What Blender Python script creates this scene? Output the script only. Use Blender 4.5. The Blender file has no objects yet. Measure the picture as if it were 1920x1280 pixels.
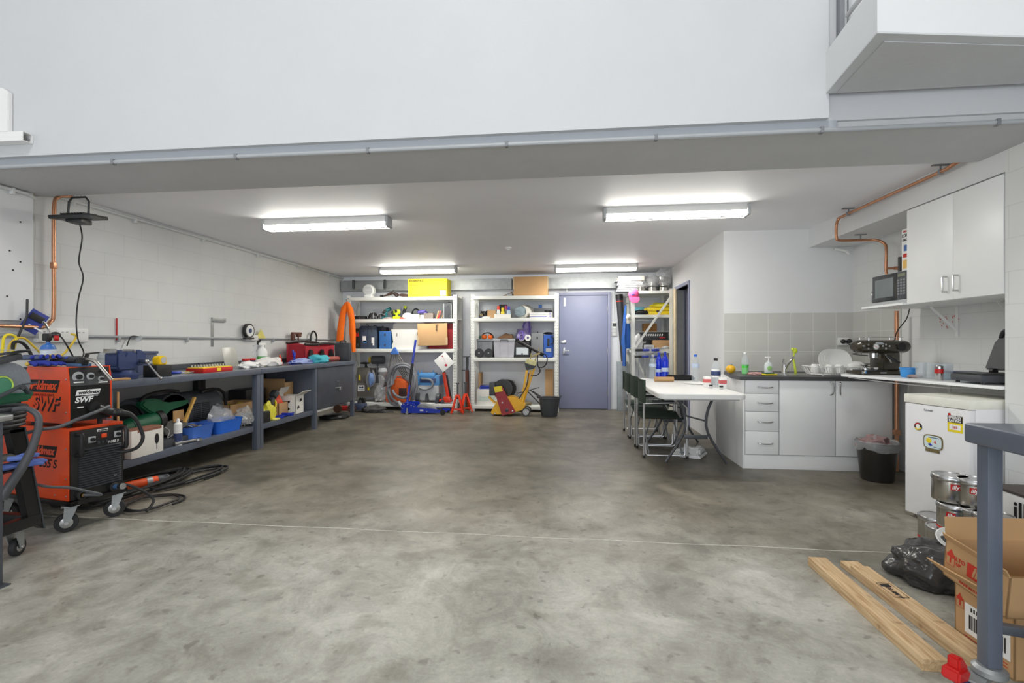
import bpy, bmesh, math, random
from mathutils import Vector as V, Matrix, Euler, noise
random.seed(7)
sc = bpy.context.scene
C = sc.collection
PI = math.pi
R = math.radians

# ---------------- camera, world, lights, exposure ----------------
FPX, HOR, CAMH = 900.0, 642.0, 1.2
YAW = math.atan(98/FPX)
CS, SN = math.cos(YAW), math.sin(YAW)
cam_d = bpy.data.cameras.new('camera'); cam = bpy.data.objects.new('camera', cam_d); C.objects.link(cam)
cam.location = (0, 0, CAMH); cam.rotation_euler = (R(90), 0, YAW)
cam_d.sensor_width = 36; cam_d.lens = 36*FPX/1920; cam_d.shift_y = (HOR-640)/1920; cam_d.clip_start = .05
sc.camera = cam
w = bpy.data.worlds.new('world'); sc.world = w; w.use_nodes = True
bg = w.node_tree.nodes['Background']; bg.inputs[0].default_value = (.8, .88, 1, 1); bg.inputs[1].default_value = 1.0
sc.view_settings.view_transform = 'Standard'; sc.view_settings.look = 'None'
sc.view_settings.gamma = 1; sc.view_settings.use_curve_mapping = False
sc.view_settings.exposure = 0.0
try:
    sc.cycles.use_denoising = True
    sc.cycles.max_bounces = 8; sc.cycles.diffuse_bounces = 5; sc.cycles.transparent_max_bounces = 12
    sc.cycles.sample_clamp_indirect = 6
except Exception: pass
def area(name, loc, target, sx, sy, power, col=(1, 1, 1)):
    d = bpy.data.lights.new(name, 'AREA'); d.shape = 'RECTANGLE'; d.size = sx; d.size_y = sy; d.energy = power; d.color = col
    o = bpy.data.objects.new(name, d); C.objects.link(o); o.location = loc
    o.rotation_euler = (V(target)-V(loc)).to_track_quat('-Z', 'Y').to_euler(); return o
area('skylight_daylight', (-.7, -1.5, 7.3), (-.6, 2.2, 1.0), 1.1, 1.1, 170, (1, .985, .96))   # daylight through the roof light
area('doorway_fill', (-.7, -2.45, 1.35), (-.7, 5, 1.35), 5.6, 2.6, 128, (.93, .97, 1))   # daylight fill lamp added in an unseen door opening behind the camera
FL_POWER = 38

# ---------------- picture point -> place on a known plane ----------------
def _ray(px, py):
    dx = (px-960)/FPX; dz = (HOR-py)/FPX
    return dx*CS-SN, dx*SN+CS, dz
def aZ(px, py, Z):
    r = _ray(px, py); k = (Z-CAMH)/r[2]; return V((r[0]*k, r[1]*k, Z))
def aX(px, py, X):
    r = _ray(px, py); k = X/r[0]; return V((X, r[1]*k, CAMH+r[2]*k))
def aY(px, py, Y):
    r = _ray(px, py); k = Y/r[1]; return V((r[0]*k, Y, CAMH+r[2]*k))
def rect(x0, x1, yt, yb, Y):
    a = aY(x0, yb, Y); b = aY(x1, yt, Y); return (a.x+b.x)/2, b.x-a.x, a.z, b.z-a.z   # centre x, width, base z, height

# ---------------- materials ----------------
def lin(c):
    c = c/255.0
    return c/12.92 if c <= .04045 else ((c+.055)/1.055)**2.4
def rgb(t): return (lin(t[0]), lin(t[1]), lin(t[2]), 1)
MATS = {}
def mat(name, col=None, rough=.5, metal=0, var=.08, scale=12, bump=0, alpha=1, emit=0, coat=0, trans=0, bscale=None):
    if name in MATS: return MATS[name]
    m = bpy.data.materials.new(name); m.use_nodes = True; MATS[name] = m
    nt = m.node_tree; b = nt.nodes['Principled BSDF']; L = nt.links.new
    c = rgb(col)
    b.inputs['Roughness'].default_value = rough; b.inputs['Metallic'].default_value = metal
    b.inputs['Coat Weight'].default_value = coat; b.inputs['Transmission Weight'].default_value = trans
    b.inputs['Alpha'].default_value = alpha
    tc = nt.nodes.new('ShaderNodeTexCoord')
    if var:
        n = nt.nodes.new('ShaderNodeTexNoise'); n.inputs['Scale'].default_value = scale; n.inputs['Detail'].default_value = 4
        L(tc.outputs['Object'], n.inputs['Vector'])
        mx = nt.nodes.new('ShaderNodeMix'); mx.data_type = 'RGBA'
        mx.inputs['A'].default_value = tuple(min(1, x*(1-var*2)) for x in c[:3])+(1,)
        mx.inputs['B'].default_value = tuple(min(1, x*(1+var*2)) for x in c[:3])+(1,)
        L(n.outputs['Fac'], mx.inputs['Factor']); L(mx.outputs['Result'], b.inputs['Base Color'])
    else: b.inputs['Base Color'].default_value = c
    if bump:
        n2 = nt.nodes.new('ShaderNodeTexNoise'); n2.inputs['Scale'].default_value = bscale or scale*6; n2.inputs['Detail'].default_value = 3
        L(tc.outputs['Object'], n2.inputs['Vector'])
        bp = nt.nodes.new('ShaderNodeBump'); bp.inputs['Strength'].default_value = bump; bp.inputs['Distance'].default_value = .01
        L(n2.outputs['Fac'], bp.inputs['Height']); L(bp.outputs['Normal'], b.inputs['Normal'])
    if emit:
        b.inputs['Emission Color'].default_value = c; b.inputs['Emission Strength'].default_value = emit
    return m
def grid_mat(name, col, mortar, axes, bw, bh, msize, offset=.5, rough=.6, org=(0, 0), bump=.5, fine=.25, var=.04, tint=.0, fscale=60):
    """painted block work or tiles: brick pattern over the two given world axes"""
    m = bpy.data.materials.new(name); m.use_nodes = True; MATS[name] = m
    nt = m.node_tree; b = nt.nodes['Principled BSDF']; L = nt.links.new; N = nt.nodes.new
    tc = N('ShaderNodeTexCoord'); sp = N('ShaderNodeSeparateXYZ'); cb = N('ShaderNodeCombineXYZ')
    L(tc.outputs['Object'], sp.inputs[0])
    for k in (0, 1):
        ad = N('ShaderNodeMath'); ad.operation = 'SUBTRACT'; ad.inputs[1].default_value = org[k]
        L(sp.outputs['XYZ'.index(axes[k])], ad.inputs[0]); L(ad.outputs[0], cb.inputs[k])
    br = N('ShaderNodeTexBrick'); br.offset = offset; br.squash = 1
    br.inputs['Scale'].default_value = 1; br.inputs['Mortar Size'].default_value = msize; br.inputs['Mortar Smooth'].default_value = .4
    br.inputs['Brick Width'].default_value = bw; br.inputs['Row Height'].default_value = bh; br.inputs['Bias'].default_value = 0
    c = rgb(col); c2 = tuple(x*(1-tint) for x in c[:3])+(1,)
    br.inputs['Color1'].default_value = c; br.inputs['Color2'].default_value = c2; br.inputs['Mortar'].default_value = rgb(mortar)
    L(cb.outputs[0], br.inputs['Vector'])
    n = N('ShaderNodeTexNoise'); n.inputs['Scale'].default_value = 4; n.inputs['Detail'].default_value = 6; L(tc.outputs['Object'], n.inputs['Vector'])
    mp = N('ShaderNodeMapRange'); mp.inputs['To Min'].default_value = 1-var*2; mp.inputs['To Max'].default_value = 1+var
    L(n.outputs['Fac'], mp.inputs['Value'])
    mu = N('ShaderNodeMix'); mu.data_type = 'RGBA'; mu.blend_type = 'MULTIPLY'; mu.inputs['Factor'].default_value = 1
    L(br.outputs['Color'], mu.inputs['A']); L(mp.outputs[0], mu.inputs['B']); L(mu.outputs['Result'], b.inputs['Base Color'])
    f = N('ShaderNodeTexNoise'); f.inputs['Scale'].default_value = fscale; f.inputs['Detail'].default_value = 4; L(tc.outputs['Object'], f.inputs['Vector'])
    iv = N('ShaderNodeMath'); iv.operation = 'MULTIPLY_ADD'; iv.inputs[1].default_value = -1; L(br.outputs['Fac'], iv.inputs[0])
    fm = N('ShaderNodeMath'); fm.operation = 'MULTIPLY'; fm.inputs[1].default_value = fine; L(f.outputs['Fac'], fm.inputs[0]); L(fm.outputs[0], iv.inputs[2])
    bp = N('ShaderNodeBump'); bp.inputs['Strength'].default_value = bump; bp.inputs['Distance'].default_value = .004
    L(iv.outputs[0], bp.inputs['Height']); L(bp.outputs['Normal'], b.inputs['Normal'])
    b.inputs['Roughness'].default_value = rough
    return m
def concrete():
    m = bpy.data.materials.new('polished_concrete'); m.use_nodes = True
    nt = m.node_tree; b = nt.nodes['Principled BSDF']; L = nt.links.new; N = nt.nodes.new
    tc = N('ShaderNodeTexCoord')
    def noi(s, d, w=0, rough=.5):
        n = N('ShaderNodeTexNoise'); n.inputs['Scale'].default_value = s; n.inputs['Detail'].default_value = d
        n.inputs['Distortion'].default_value = w; n.inputs['Roughness'].default_value = rough; L(tc.outputs['Object'], n.inputs['Vector']); return n.outputs['Fac']
    def ramp(src, stops):
        r = N('ShaderNodeValToRGB'); L(src, r.inputs[0]); e = r.color_ramp.elements
        while len(e) < len(stops): e.new(.5)
        for k, (p, c) in enumerate(stops): e[k].position = p; e[k].color = c if len(c) == 4 else c+(1,)
        return r.outputs['Color']
    def mul(a, bb, f=1):
        x = N('ShaderNodeMix'); x.data_type = 'RGBA'; x.blend_type = 'MULTIPLY'; x.inputs['Factor'].default_value = f
        L(a, x.inputs['A']); L(bb, x.inputs['B']); return x.outputs['Result']
    base = ramp(noi(1.3, 9, .6, .62), [(.28, rgb((136, 134, 126))), (.5, rgb((168, 166, 157))), (.72, rgb((194, 192, 185)))])
    stain = ramp(noi(5.5, 3, .3), [(.33, (.55, .53, .49)), (.46, (1, 1, 1)), (1, (1, 1, 1))])
    spots = ramp(noi(14, 2, .2), [(.29, (.42, .41, .39)), (.37, (1, 1, 1)), (1, (1, 1, 1))])
    mott = ramp(noi(3.2, 8, 1.2, .7), [(.36, (.74, .735, .72)), (.6, (1.1, 1.1, 1.1))])
    fine = ramp(noi(55, 6, 0, .75), [(.3, (.84, .84, .83)), (.7, (1.1, 1.1, 1.1))])
    # the sheltered bay is browner; weaker light further in is painted into its colour
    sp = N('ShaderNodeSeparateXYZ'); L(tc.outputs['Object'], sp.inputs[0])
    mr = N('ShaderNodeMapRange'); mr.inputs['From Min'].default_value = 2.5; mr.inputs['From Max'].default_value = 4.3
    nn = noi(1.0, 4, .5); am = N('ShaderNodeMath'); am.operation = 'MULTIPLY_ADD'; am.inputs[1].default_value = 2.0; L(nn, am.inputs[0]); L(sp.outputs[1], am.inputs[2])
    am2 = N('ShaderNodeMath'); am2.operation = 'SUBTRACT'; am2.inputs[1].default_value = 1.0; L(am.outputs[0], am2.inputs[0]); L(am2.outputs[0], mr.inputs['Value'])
    bay_shade = ramp(mr.outputs[0], [(0, (1, 1, 1)), (.55, (.57, .53, .475)), (1, (.35, .32, .28))])
    L(mul(mul(mul(mul(mul(base, stain, .5), spots, .55), mott), fine), bay_shade), b.inputs['Base Color'])
    r2 = ramp(noi(2.5, 5), [(.3, (.34, .34, .34)), (.7, (.52, .52, .52))]); L(r2, b.inputs['Roughness'])
    bp = N('ShaderNodeBump'); bp.inputs['Strength'].default_value = .12; bp.inputs['Distance'].default_value = .003
    L(noi(40, 5), bp.inputs['Height']); L(bp.outputs['Normal'], b.inputs['Normal'])
    b.inputs['Specular IOR Level'].default_value = .45
    return m
def wood_mat(name, c1, c2, scale=7, axis='Y'):
    m = bpy.data.materials.new(name); m.use_nodes = True; MATS[name] = m
    nt = m.node_tree; b = nt.nodes['Principled BSDF']; L = nt.links.new; N = nt.nodes.new
    tc = N('ShaderNodeTexCoord'); mp = N('ShaderNodeMapping'); L(tc.outputs['Object'], mp.inputs[0])
    mp.inputs['Scale'].default_value = (1, .06, 1) if axis == 'Y' else (.06, 1, 1)
    wv = N('ShaderNodeTexNoise'); wv.inputs['Scale'].default_value = scale*12; wv.inputs['Detail'].default_value = 5; wv.inputs['Distortion'].default_value = .6
    L(mp.outputs[0], wv.inputs['Vector'])
    cr = N('ShaderNodeValToRGB'); e = cr.color_ramp.elements; e[0].position = .3; e[0].color = rgb(c2); e[1].position = .62; e[1].color = rgb(c1); L(wv.outputs['Fac'], cr.inputs[0])
    kn = N('ShaderNodeTexNoise'); kn.inputs['Scale'].default_value = 9; kn.inputs['Detail'].default_value = 1; L(tc.outputs['Object'], kn.inputs['Vector'])
    kr = N('ShaderNodeValToRGB'); k = kr.color_ramp.elements; k[0].position = .27; k[0].color = (.45, .33, .25, 1); k[1].position = .34; k[1].color = (1, 1, 1, 1); L(kn.outputs['Fac'], kr.inputs[0])
    mu = N('ShaderNodeMix'); mu.data_type = 'RGBA'; mu.blend_type = 'MULTIPLY'; mu.inputs['Factor'].default_value = 1
    L(cr.outputs['Color'], mu.inputs['A']); L(kr.outputs['Color'], mu.inputs['B']); L(mu.outputs['Result'], b.inputs['Base Color'])
    b.inputs['Roughness'].default_value = .7
    return m

# ---------------- mesh builder ----------------
class G:
    def __init__(s): s.bm = bmesh.new(); s.sm = True
    def _m(s, vs, mtx):
        for v in vs: v.co = mtx @ v.co
    def box(s, c, d, bev=0, rot=(0, 0, 0), seg=2):
        r = bmesh.ops.create_cube(s.bm, size=1); vs = r['verts']
        for v in vs: v.co = V((v.co.x*d[0], v.co.y*d[1], v.co.z*d[2]))
        if bev:
            es = list({e for v in vs for e in v.link_edges})
            rr = bmesh.ops.bevel(s.bm, geom=es, offset=min(bev, min(d)*.49), segments=seg, affect='EDGES', profile=.6)
            vs = list({v for v in rr['verts']} | {v for f in rr['faces'] for v in f.verts} | {v for v in vs if v.is_valid})
        s._m(vs, Matrix.Translation(c) @ Euler(rot).to_matrix().to_4x4()); return s
    def bx(s, x0, x1, y0, y1, z0, z1, bev=0, seg=2):
        return s.box(((x0+x1)/2, (y0+y1)/2, (z0+z1)/2), (abs(x1-x0), abs(y1-y0), abs(z1-z0)), bev, seg=seg)
    def cyl(s, a, b, r, r2=None, n=20, caps=True):
        a = V(a); b = V(b); d = b-a
        res = bmesh.ops.create_cone(s.bm, cap_ends=caps, segments=n, radius1=r, radius2=r if r2 is None else r2, depth=d.length)
        q = d.to_track_quat('Z', 'Y').to_matrix().to_4x4()
        s._m(res['verts'], Matrix.Translation((a+b)/2) @ q); return s
    def sph(s, c, r, sc=(1, 1, 1), n=16, rot=(0, 0, 0)):
        res = bmesh.ops.create_uvsphere(s.bm, u_segments=n, v_segments=max(6, n//2), radius=r)
        s._m(res['verts'], Matrix.Translation(c) @ Euler(rot).to_matrix().to_4x4() @ Matrix.Diagonal((*sc, 1))); return s
    def lathe(s, prof, c=(0, 0, 0), n=24, rot=(0, 0, 0)):
        M = Matrix.Translation(c) @ Euler(rot).to_matrix().to_4x4(); rings = []
        for r, z in prof:
            if r < 1e-5: rings.append([s.bm.verts.new(M @ V((0, 0, z)))])
            else: rings.append([s.bm.verts.new(M @ V((r*math.cos(2*PI*k/n), r*math.sin(2*PI*k/n), z))) for k in range(n)])
        for A, B in zip(rings, rings[1:]):
            for k in range(n):
                k2 = (k+1) % n
                if len(A) == 1 and len(B) == 1: continue
                f = [A[0], B[k2], B[k]] if len(A) == 1 else ([A[k], A[k2], B[0]] if len(B) == 1 else [A[k], A[k2], B[k2], B[k]])
                s.bm.faces.new(f)
        return s
    def tube(s, pts, r, n=8, smooth=True, closed=False, sub=6, taper=None):
        P = [V(p) for p in pts]
        if smooth and len(P) > 2:
            Q = []; m = len(P)
            for i in range(m if closed else m-1):
                g = (lambda k: P[k % m]) if closed else (lambda k: P[max(0, min(m-1, k))])
                a, b, c, d = g(i-1), g(i), g(i+1), g(i+2)
                for k in range(sub):
                    t = k/sub
                    Q.append(.5*((2*b)+(c-a)*t+(2*a-5*b+4*c-d)*t*t+(3*b-a-3*c+d)*t**3))
            if not closed: Q.append(P[-1])
            P = Q
        rings = []; m = len(P); up = None
        for i, p in enumerate(P):
            if closed: t = P[(i+1) % m]-P[i-1]
            else: t = P[min(m-1, i+1)]-P[max(0, i-1)]
            if t.length < 1e-9: t = V((0, 0, 1))
            t.normalize()
            if up is None: up = t.orthogonal()
            up = up-t*up.dot(t)
            if up.length < 1e-6: up = t.orthogonal()
            up.normalize(); w_ = t.cross(up)
            rr = r if taper is None else r*(taper[0]+(taper[1]-taper[0])*i/(m-1))
            rings.append([s.bm.verts.new(p+(up*math.cos(2*PI*k/n)+w_*math.sin(2*PI*k/n))*rr) for k in range(n)])
        prs = list(zip(rings, rings[1:]))+([(rings[-1], rings[0])] if closed else [])
        for A, B in prs:
            for k in range(n): s.bm.faces.new([A[k], A[(k+1) % n], B[(k+1) % n], B[k]])
        if not closed:
            s.bm.faces.new(rings[0][::-1]); s.bm.faces.new(rings[-1])
        return s
    def bar(s, a, b, w, h, bev=0, roll=0):
        """rectangular bar between two points; w across, h along the upright-most direction"""
        a = V(a); b = V(b); d = b-a; L = d.length; z = d.normalized()
        up = V((0, 0, 1)) if abs(z.z) < .95 else V((0, 1, 0))
        x = up.cross(z).normalized(); y = z.cross(x)
        M = Matrix((x, y, z)).transposed().to_4x4() @ Matrix.Rotation(roll, 4, 'Z'); M.translation = (a+b)/2
        g = G(); g.box((0, 0, 0), (w, h, L), bev); g._m(g.bm.verts, M)
        s.join(g); return s
    def join(s, g, mtx=None):
        me = bpy.data.meshes.new('tmp'); g.bm.to_mesh(me)
        if mtx is not None: me.transform(mtx)
        s.bm.from_mesh(me); bpy.data.meshes.remove(me); g.bm.free(); return s
    def prism(s, pts, d, axis='Y', at=0, bev=0):
        """outline in the plane across `axis`, thickness d along it starting at `at`"""
        def mk(p, k):
            u, v_ = p
            return V((u, k, v_)) if axis == 'Y' else (V((k, u, v_)) if axis == 'X' else V((u, v_, k)))
        A = [s.bm.verts.new(mk(p, at)) for p in pts]; B = [s.bm.verts.new(mk(p, at+d)) for p in pts]; n = len(pts)
        fs = [s.bm.faces.new(A), s.bm.faces.new(B[::-1])]
        for k in range(n): fs.append(s.bm.faces.new([A[k], B[k], B[(k+1) % n], A[(k+1) % n]]))
        bmesh.ops.recalc_face_normals(s.bm, faces=fs)
        if bev:
            bmesh.ops.bevel(s.bm, geom=list({e for f in fs for e in f.edges}), offset=bev, segments=2, affect='EDGES')
        return s
    def blob(s, c, r, seed=0, amp=.25, freq=2.5, sub=3, flat=True, rot=0, fold=0):
        res = bmesh.ops.create_icosphere(s.bm, subdivisions=sub, radius=1)
        o = V((seed*3.7, seed*1.3, seed*7.1))
        for v in res['verts']:
            d = v.co.normalized()
            k = 1+amp*noise.noise(d*freq+o)+fold*abs(noise.noise(d*freq*3+o))
            p = V((d.x*r[0]*k, d.y*r[1]*k, d.z*r[2]*k))
            if flat and p.z < -r[2]*.55: p.z = -r[2]*.55
            p.rotate(Euler((0, 0, rot))); v.co = p+V(c)
        return s
    def sheet(s, nx, ny, fn, th=.004):
        """cloth-like sheet: fn(u,v)->point, given a thickness"""
        T = [[V(fn(i/nx, j/ny)) for j in range(ny+1)] for i in range(nx+1)]
        top = [[s.bm.verts.new(p) for p in row] for row in T]
        bot = []
        for i in range(nx+1):
            row = []
            for j in range(ny+1):
                du = T[min(nx, i+1)][j]-T[max(0, i-1)][j]; dv = T[i][min(ny, j+1)]-T[i][max(0, j-1)]
                n = du.cross(dv); n = n.normalized() if n.length > 1e-9 else V((0, 0, 1))
                row.append(s.bm.verts.new(T[i][j]-n*th))
            bot.append(row)
        for i in range(nx):
            for j in range(ny):
                s.bm.faces.new([top[i][j], top[i+1][j], top[i+1][j+1], top[i][j+1]])
                s.bm.faces.new([bot[i][j], bot[i][j+1], bot[i+1][j+1], bot[i+1][j]])
        for i in range(nx):
            s.bm.faces.new([top[i][0], bot[i][0], bot[i+1][0], top[i+1][0]])
            s.bm.faces.new([top[i][ny], top[i+1][ny], bot[i+1][ny], bot[i][ny]])
        for j in range(ny):
            s.bm.faces.new([top[0][j], top[0][j+1], bot[0][j+1], bot[0][j]])
            s.bm.faces.new([top[nx][j], bot[nx][j], bot[nx][j+1], top[nx][j+1]])
        return s
    def rot(s, e, c=(0, 0, 0)):
        M = Matrix.Translation(c) @ Euler(e).to_matrix().to_4x4() @ Matrix.Translation(-V(c)); s._m(s.bm.verts, M); return s
    def mv(s, d):
        s._m(s.bm.verts, Matrix.Translation(d)); return s
    def to(s, name, m, parent=None, label=None, loc=None, sharp=32, kind=None):
        me = bpy.data.meshes.new(name)
        bmesh.ops.recalc_face_normals(s.bm, faces=s.bm.faces[:])
        s.bm.to_mesh(me); s.bm.free()
        me.materials.append(m)
        me.shade_smooth(); me.set_sharp_from_angle(angle=R(sharp))
        o = bpy.data.objects.new(name, me); C.objects.link(o)
        if parent: o.parent = parent
        if label: o['label'] = label
        if loc is not None: o.location = loc
        if kind: o['kind'] = kind
        return o
def T(name, label, cat, loc=(0, 0, 0), rz=0, group=None):
    o = bpy.data.objects.new(name, None); C.objects.link(o); o.empty_display_size = .05
    o.location = loc; o.rotation_euler = (0, 0, rz); o['label'] = label; o['category'] = cat
    if group: o['group'] = group
    return o
def S(o, label, cat, group=None, loc=None, rz=None):
    o['label'] = label; o['category'] = cat
    if group: o['group'] = group
    if loc is not None: o.location = loc
    if rz is not None: o.rotation_euler = (0, 0, rz)
    return o
def struct(o): o['kind'] = 'structure'; return o
def dup(r, loc, rz=None, label=None, group=None):
    def cp(o, par):
        c = o.copy(); C.objects.link(c)
        c.parent = par
        for ch in [x for x in bpy.data.objects if x.parent == o]: cp(ch, c)
        return c
    n = cp(r, None); n.location = loc
    if rz is not None: n.rotation_euler = (0, 0, rz)
    if label: n['label'] = label
    if group: n['group'] = group; r['group'] = group
    return n
def text(s, size, m, parent, loc, rot=(PI/2, 0, 0), shear=0, bold=0, name='lettering', align='CENTER', sx=1, ext=.0004, squash=1):
    cu = bpy.data.curves.new('t', 'FONT'); cu.body = s; cu.size = size; cu.shear = shear; cu.offset = bold; cu.extrude = ext
    cu.align_x = align; cu.align_y = 'CENTER'
    ob = bpy.data.objects.new('t', cu); C.objects.link(ob)
    dg = bpy.context.evaluated_depsgraph_get(); me = bpy.data.meshes.new_from_object(ob.evaluated_get(dg))
    bpy.data.objects.remove(ob); bpy.data.curves.remove(cu)
    me.transform(Matrix.Diagonal((sx, squash, 1, 1)))
    me.transform(Matrix.Translation(loc) @ Euler(rot).to_matrix().to_4x4())
    me.materials.clear(); me.materials.append(m); me.name = name
    o = bpy.data.objects.new(name, me); C.objects.link(o)
    if parent: o.parent = parent
    return o
FX = (PI/2, 0, PI/2)      # lettering that faces +X
FY = (PI/2, 0, 0)         # faces -Y
FNX = (PI/2, 0, -PI/2)    # faces -X

# ---------------- palette ----------------
M_paint = mat('white_painted_plaster', (220, 221, 222), .6, var=.015, scale=3, bump=.05, bscale=80)
M_ceil = mat('ceiling_paint', (242, 242, 246), .55, var=.015, scale=3)
M_soff = mat('concrete_soffit_paint', (196, 197, 198), .7, var=.03, scale=5, bump=.1, bscale=60)
M_door = mat('lilac_grey_door_paint', (128, 133, 160), .42, var=.02, scale=8)
M_frame = mat('lilac_grey_frame_paint', (138, 142, 168), .45, var=.02)
M_bench = mat('slate_bench_enamel', (88, 95, 108), .33, var=.06, scale=9, coat=.2)
M_benchd = mat('worn_dark_bench_steel', (78, 82, 90), .35, var=.18, scale=6, metal=.2)
M_black = mat('black_plastic', (30, 30, 31), .42, var=.1)
M_rub = mat('black_rubber', (34, 34, 35), .7, var=.1)
M_blkp = mat('black_powder_coat', (18, 18, 19), .35, var=.1)
M_dgrey = mat('dark_grey_plastic', (62, 65, 70), .5, var=.06)
M_grey = mat('mid_grey_plastic', (125, 128, 132), .5, var=.05)
M_lgrey = mat('light_grey_plastic', (176, 178, 180), .5, var=.04)
M_white = mat('white_plastic', (232, 232, 230), .4, var=.015)
M_lam = mat('white_laminate', (240, 241, 241), .35, var=.012, scale=4)
M_shelf = mat('white_shelf_enamel', (220, 221, 216), .4, var=.03)
M_steel = mat('bright_steel', (190, 190, 190), .25, 1, var=.05)
M_chrome = mat('chrome', (215, 215, 215), .12, 1, var=0)
M_galv = mat('galvanised_steel', (158, 161, 162), .45, .6, var=.12, scale=14)
M_alu = mat('brushed_aluminium', (200, 200, 200), .35, .9, var=.04)
M_copper = mat('copper_pipe', (192, 140, 108), .34, .8, var=.12, scale=20)
M_orange = mat('welder_orange_enamel', (222, 74, 26), .3, var=.04, coat=.3)
M_ored = mat('orange_red_enamel', (214, 56, 24), .35, var=.05)
M_red = mat('red_enamel', (188, 30, 28), .4, var=.05)
M_yel = mat('yellow_plastic', (236, 212, 40), .45, var=.05)
M_yell = mat('machine_yellow', (232, 176, 20), .4, var=.05)
M_blue = mat('jack_blue_enamel', (24, 52, 168), .35, var=.05, coat=.3)
M_tub = mat('bright_blue_tub', (38, 104, 210), .45, var=.04)
M_card = mat('corrugated_cardboard', (190, 152, 108), .85, var=.05, scale=5, bump=.05)
M_cardin = mat('cardboard_inside', (168, 134, 96), .9, var=.06)
M_wcard = mat('white_cardboard', (222, 220, 214), .8, var=.03)
M_paper = mat('white_paper', (236, 236, 234), .8, var=.01)
M_ink = mat('black_ink', (24, 22, 24), .7, var=0)
M_rink = mat('red_ink', (196, 52, 34), .7, var=0)
M_bag = mat('clear_polythene', (214, 216, 218), .18, var=.05, alpha=.34)
M_dbag = mat('black_refuse_bag', (62, 60, 60), .2, var=.1, alpha=.92, bump=.45, bscale=16)
M_glass = mat('clear_plastic_bottle', (206, 216, 222), .08, var=0, alpha=.24)
M_navy = mat('navy_cast_iron', (48, 62, 104), .45, var=.08, bump=.1)
M_green = mat('tool_green', (22, 92, 62), .4, var=.06)
M_timber = wood_mat('pine_timber', (212, 184, 144), (176, 138, 96))
M_wood = mat('pale_wood', (190, 150, 100), .6, var=.1)
M_dgreen = mat('dark_green_canvas', (44, 58, 48), .85, var=.08, scale=40)
M_cable = mat('black_cable', (26, 26, 27), .55, var=.05)
M_hose = mat('grey_hose', (118, 120, 126), .5, var=.05)
M_jacket = mat('hi_vis_orange_cloth', (240, 108, 8), .85, var=.06, scale=20)
M_pvc = mat('grey_conduit', (168, 171, 174), .45, var=.02)
M_pvcw = mat('white_conduit', (212, 214, 214), .45, var=.02)
M_tube = mat('lit_diffuser', (255, 252, 242), .4, var=0, emit=FL_POWER)

# ---------------- the setting ----------------
CEIL = 2.45; SOF = 2.375; XL = -4.22; XR = 2.68; XK = 3.14; YB = 8.8; YT = 5.62; XP = 1.78; YP = 3.245
M_blockL = grid_mat('painted_block_left', (222, 223, 222), (210, 211, 210), 'YZ', .39, .2, .0025, org=(.1, .03), bump=.35)
M_blockB = grid_mat('painted_block_back', (230, 233, 238), (218, 221, 226), 'XZ', .39, .2, .0025, org=(.1, .03), bump=.35)
M_tile = grid_mat('beige_wall_tile', (200, 199, 194), (222, 221, 216), 'XZ', .236, .213, .0035, offset=0, rough=.3, org=(1.78, .892), bump=.4, fine=.05, var=.05, tint=.03)
M_tile2 = grid_mat('beige_wall_tile_side', (200, 199, 194), (222, 221, 216), 'YZ', .236, .213, .0035, offset=0, rough=.3, org=(YT, .892), bump=.4, fine=.05, var=.05, tint=.03)
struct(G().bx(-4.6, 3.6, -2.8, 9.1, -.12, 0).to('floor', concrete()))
g = G()
g.bx(XL-.2, XL, -2.8, YB+.2, 0, 7.6)
struct(g.to('wall_left', M_blockL))
struct(G().bx(XL-.2, XP+.12, YB, YB+.2, 0, CEIL).to('wall_back', M_blockB))
g = G(); g.bx(XR, XR+.5, -2.8, YP, 0, 7.6); g.bx(XK, XK+.2, YP, YT+.2, 0, CEIL)
struct(g.to('wall_right', M_blockL))
struct(G().bx(XP, XK, YT, YT+.12, 0, CEIL).to('wall_kitchen', M_paint))
# partition with the doorway
DY0, DY1, DH = 7.12, 7.92, 2.04
g = G(); g.bx(XP, XP+.12, YT+.12, DY0, 0, CEIL); g.bx(XP, XP+.12, DY1, YB, 0, CEIL); g.bx(XP, XP+.12, DY0, DY1, DH, CEIL)
struct(g.to('wall_partition', M_paint))
g = G(); g.bx(XP+1.5, XP+1.6, YT+.12, YB, 0, CEIL); g.bx(XP+.12, XP+1.6, YB, YB+.2, 0, CEIL)
struct(g.to('wall_store_room', M_paint))
struct(G().bx(XL, XK+.2, 3.40, YB+.2, CEIL, CEIL+.2).to('ceiling', M_ceil))
# concrete beam over the opening, plasterboard wall standing on it
struct(G().bx(XL, XR+.4, 2.86, 3.43, SOF, CEIL+.3).to('trim_1', M_soff))
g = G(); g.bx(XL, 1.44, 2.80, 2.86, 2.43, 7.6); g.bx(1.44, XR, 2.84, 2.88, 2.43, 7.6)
struct(g.to('wall_upper', mat('dimmed_upper_wall_paint', (199, 200, 202), .6, var=.015, scale=3, bump=.05, bscale=80)))  # white wall paint, darkened here to offset the strong light falling on it
struct(G().bx(XL, 1.5, 2.835, 2.865, 2.378, 2.43).to('trim_2', mat('grey_edge_paint', (168, 172, 178), .5, var=.02)))
g = G(); g.bx(XL-.2, XR+.5, -2.8, 3.2, 7.6, 7.7); struct(g.to('ceiling_hall', M_paint))
g = G(); g.bx(XL-.2, XR+.5, -2.8, -2.6, 2.75, 7.6); g.bx(XL-.2, -3.6, -2.8, -2.6, 0, 2.75); g.bx(2.3, XR+.5, -2.8, -2.6, 0, 2.75)
struct(g.to('wall_front', M_paint))
# bulkhead over the kitchen cupboards
struct(G().bx(XR, XK, YP, YT, 2.245, CEIL).to('trim_3', M_paint))
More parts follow.
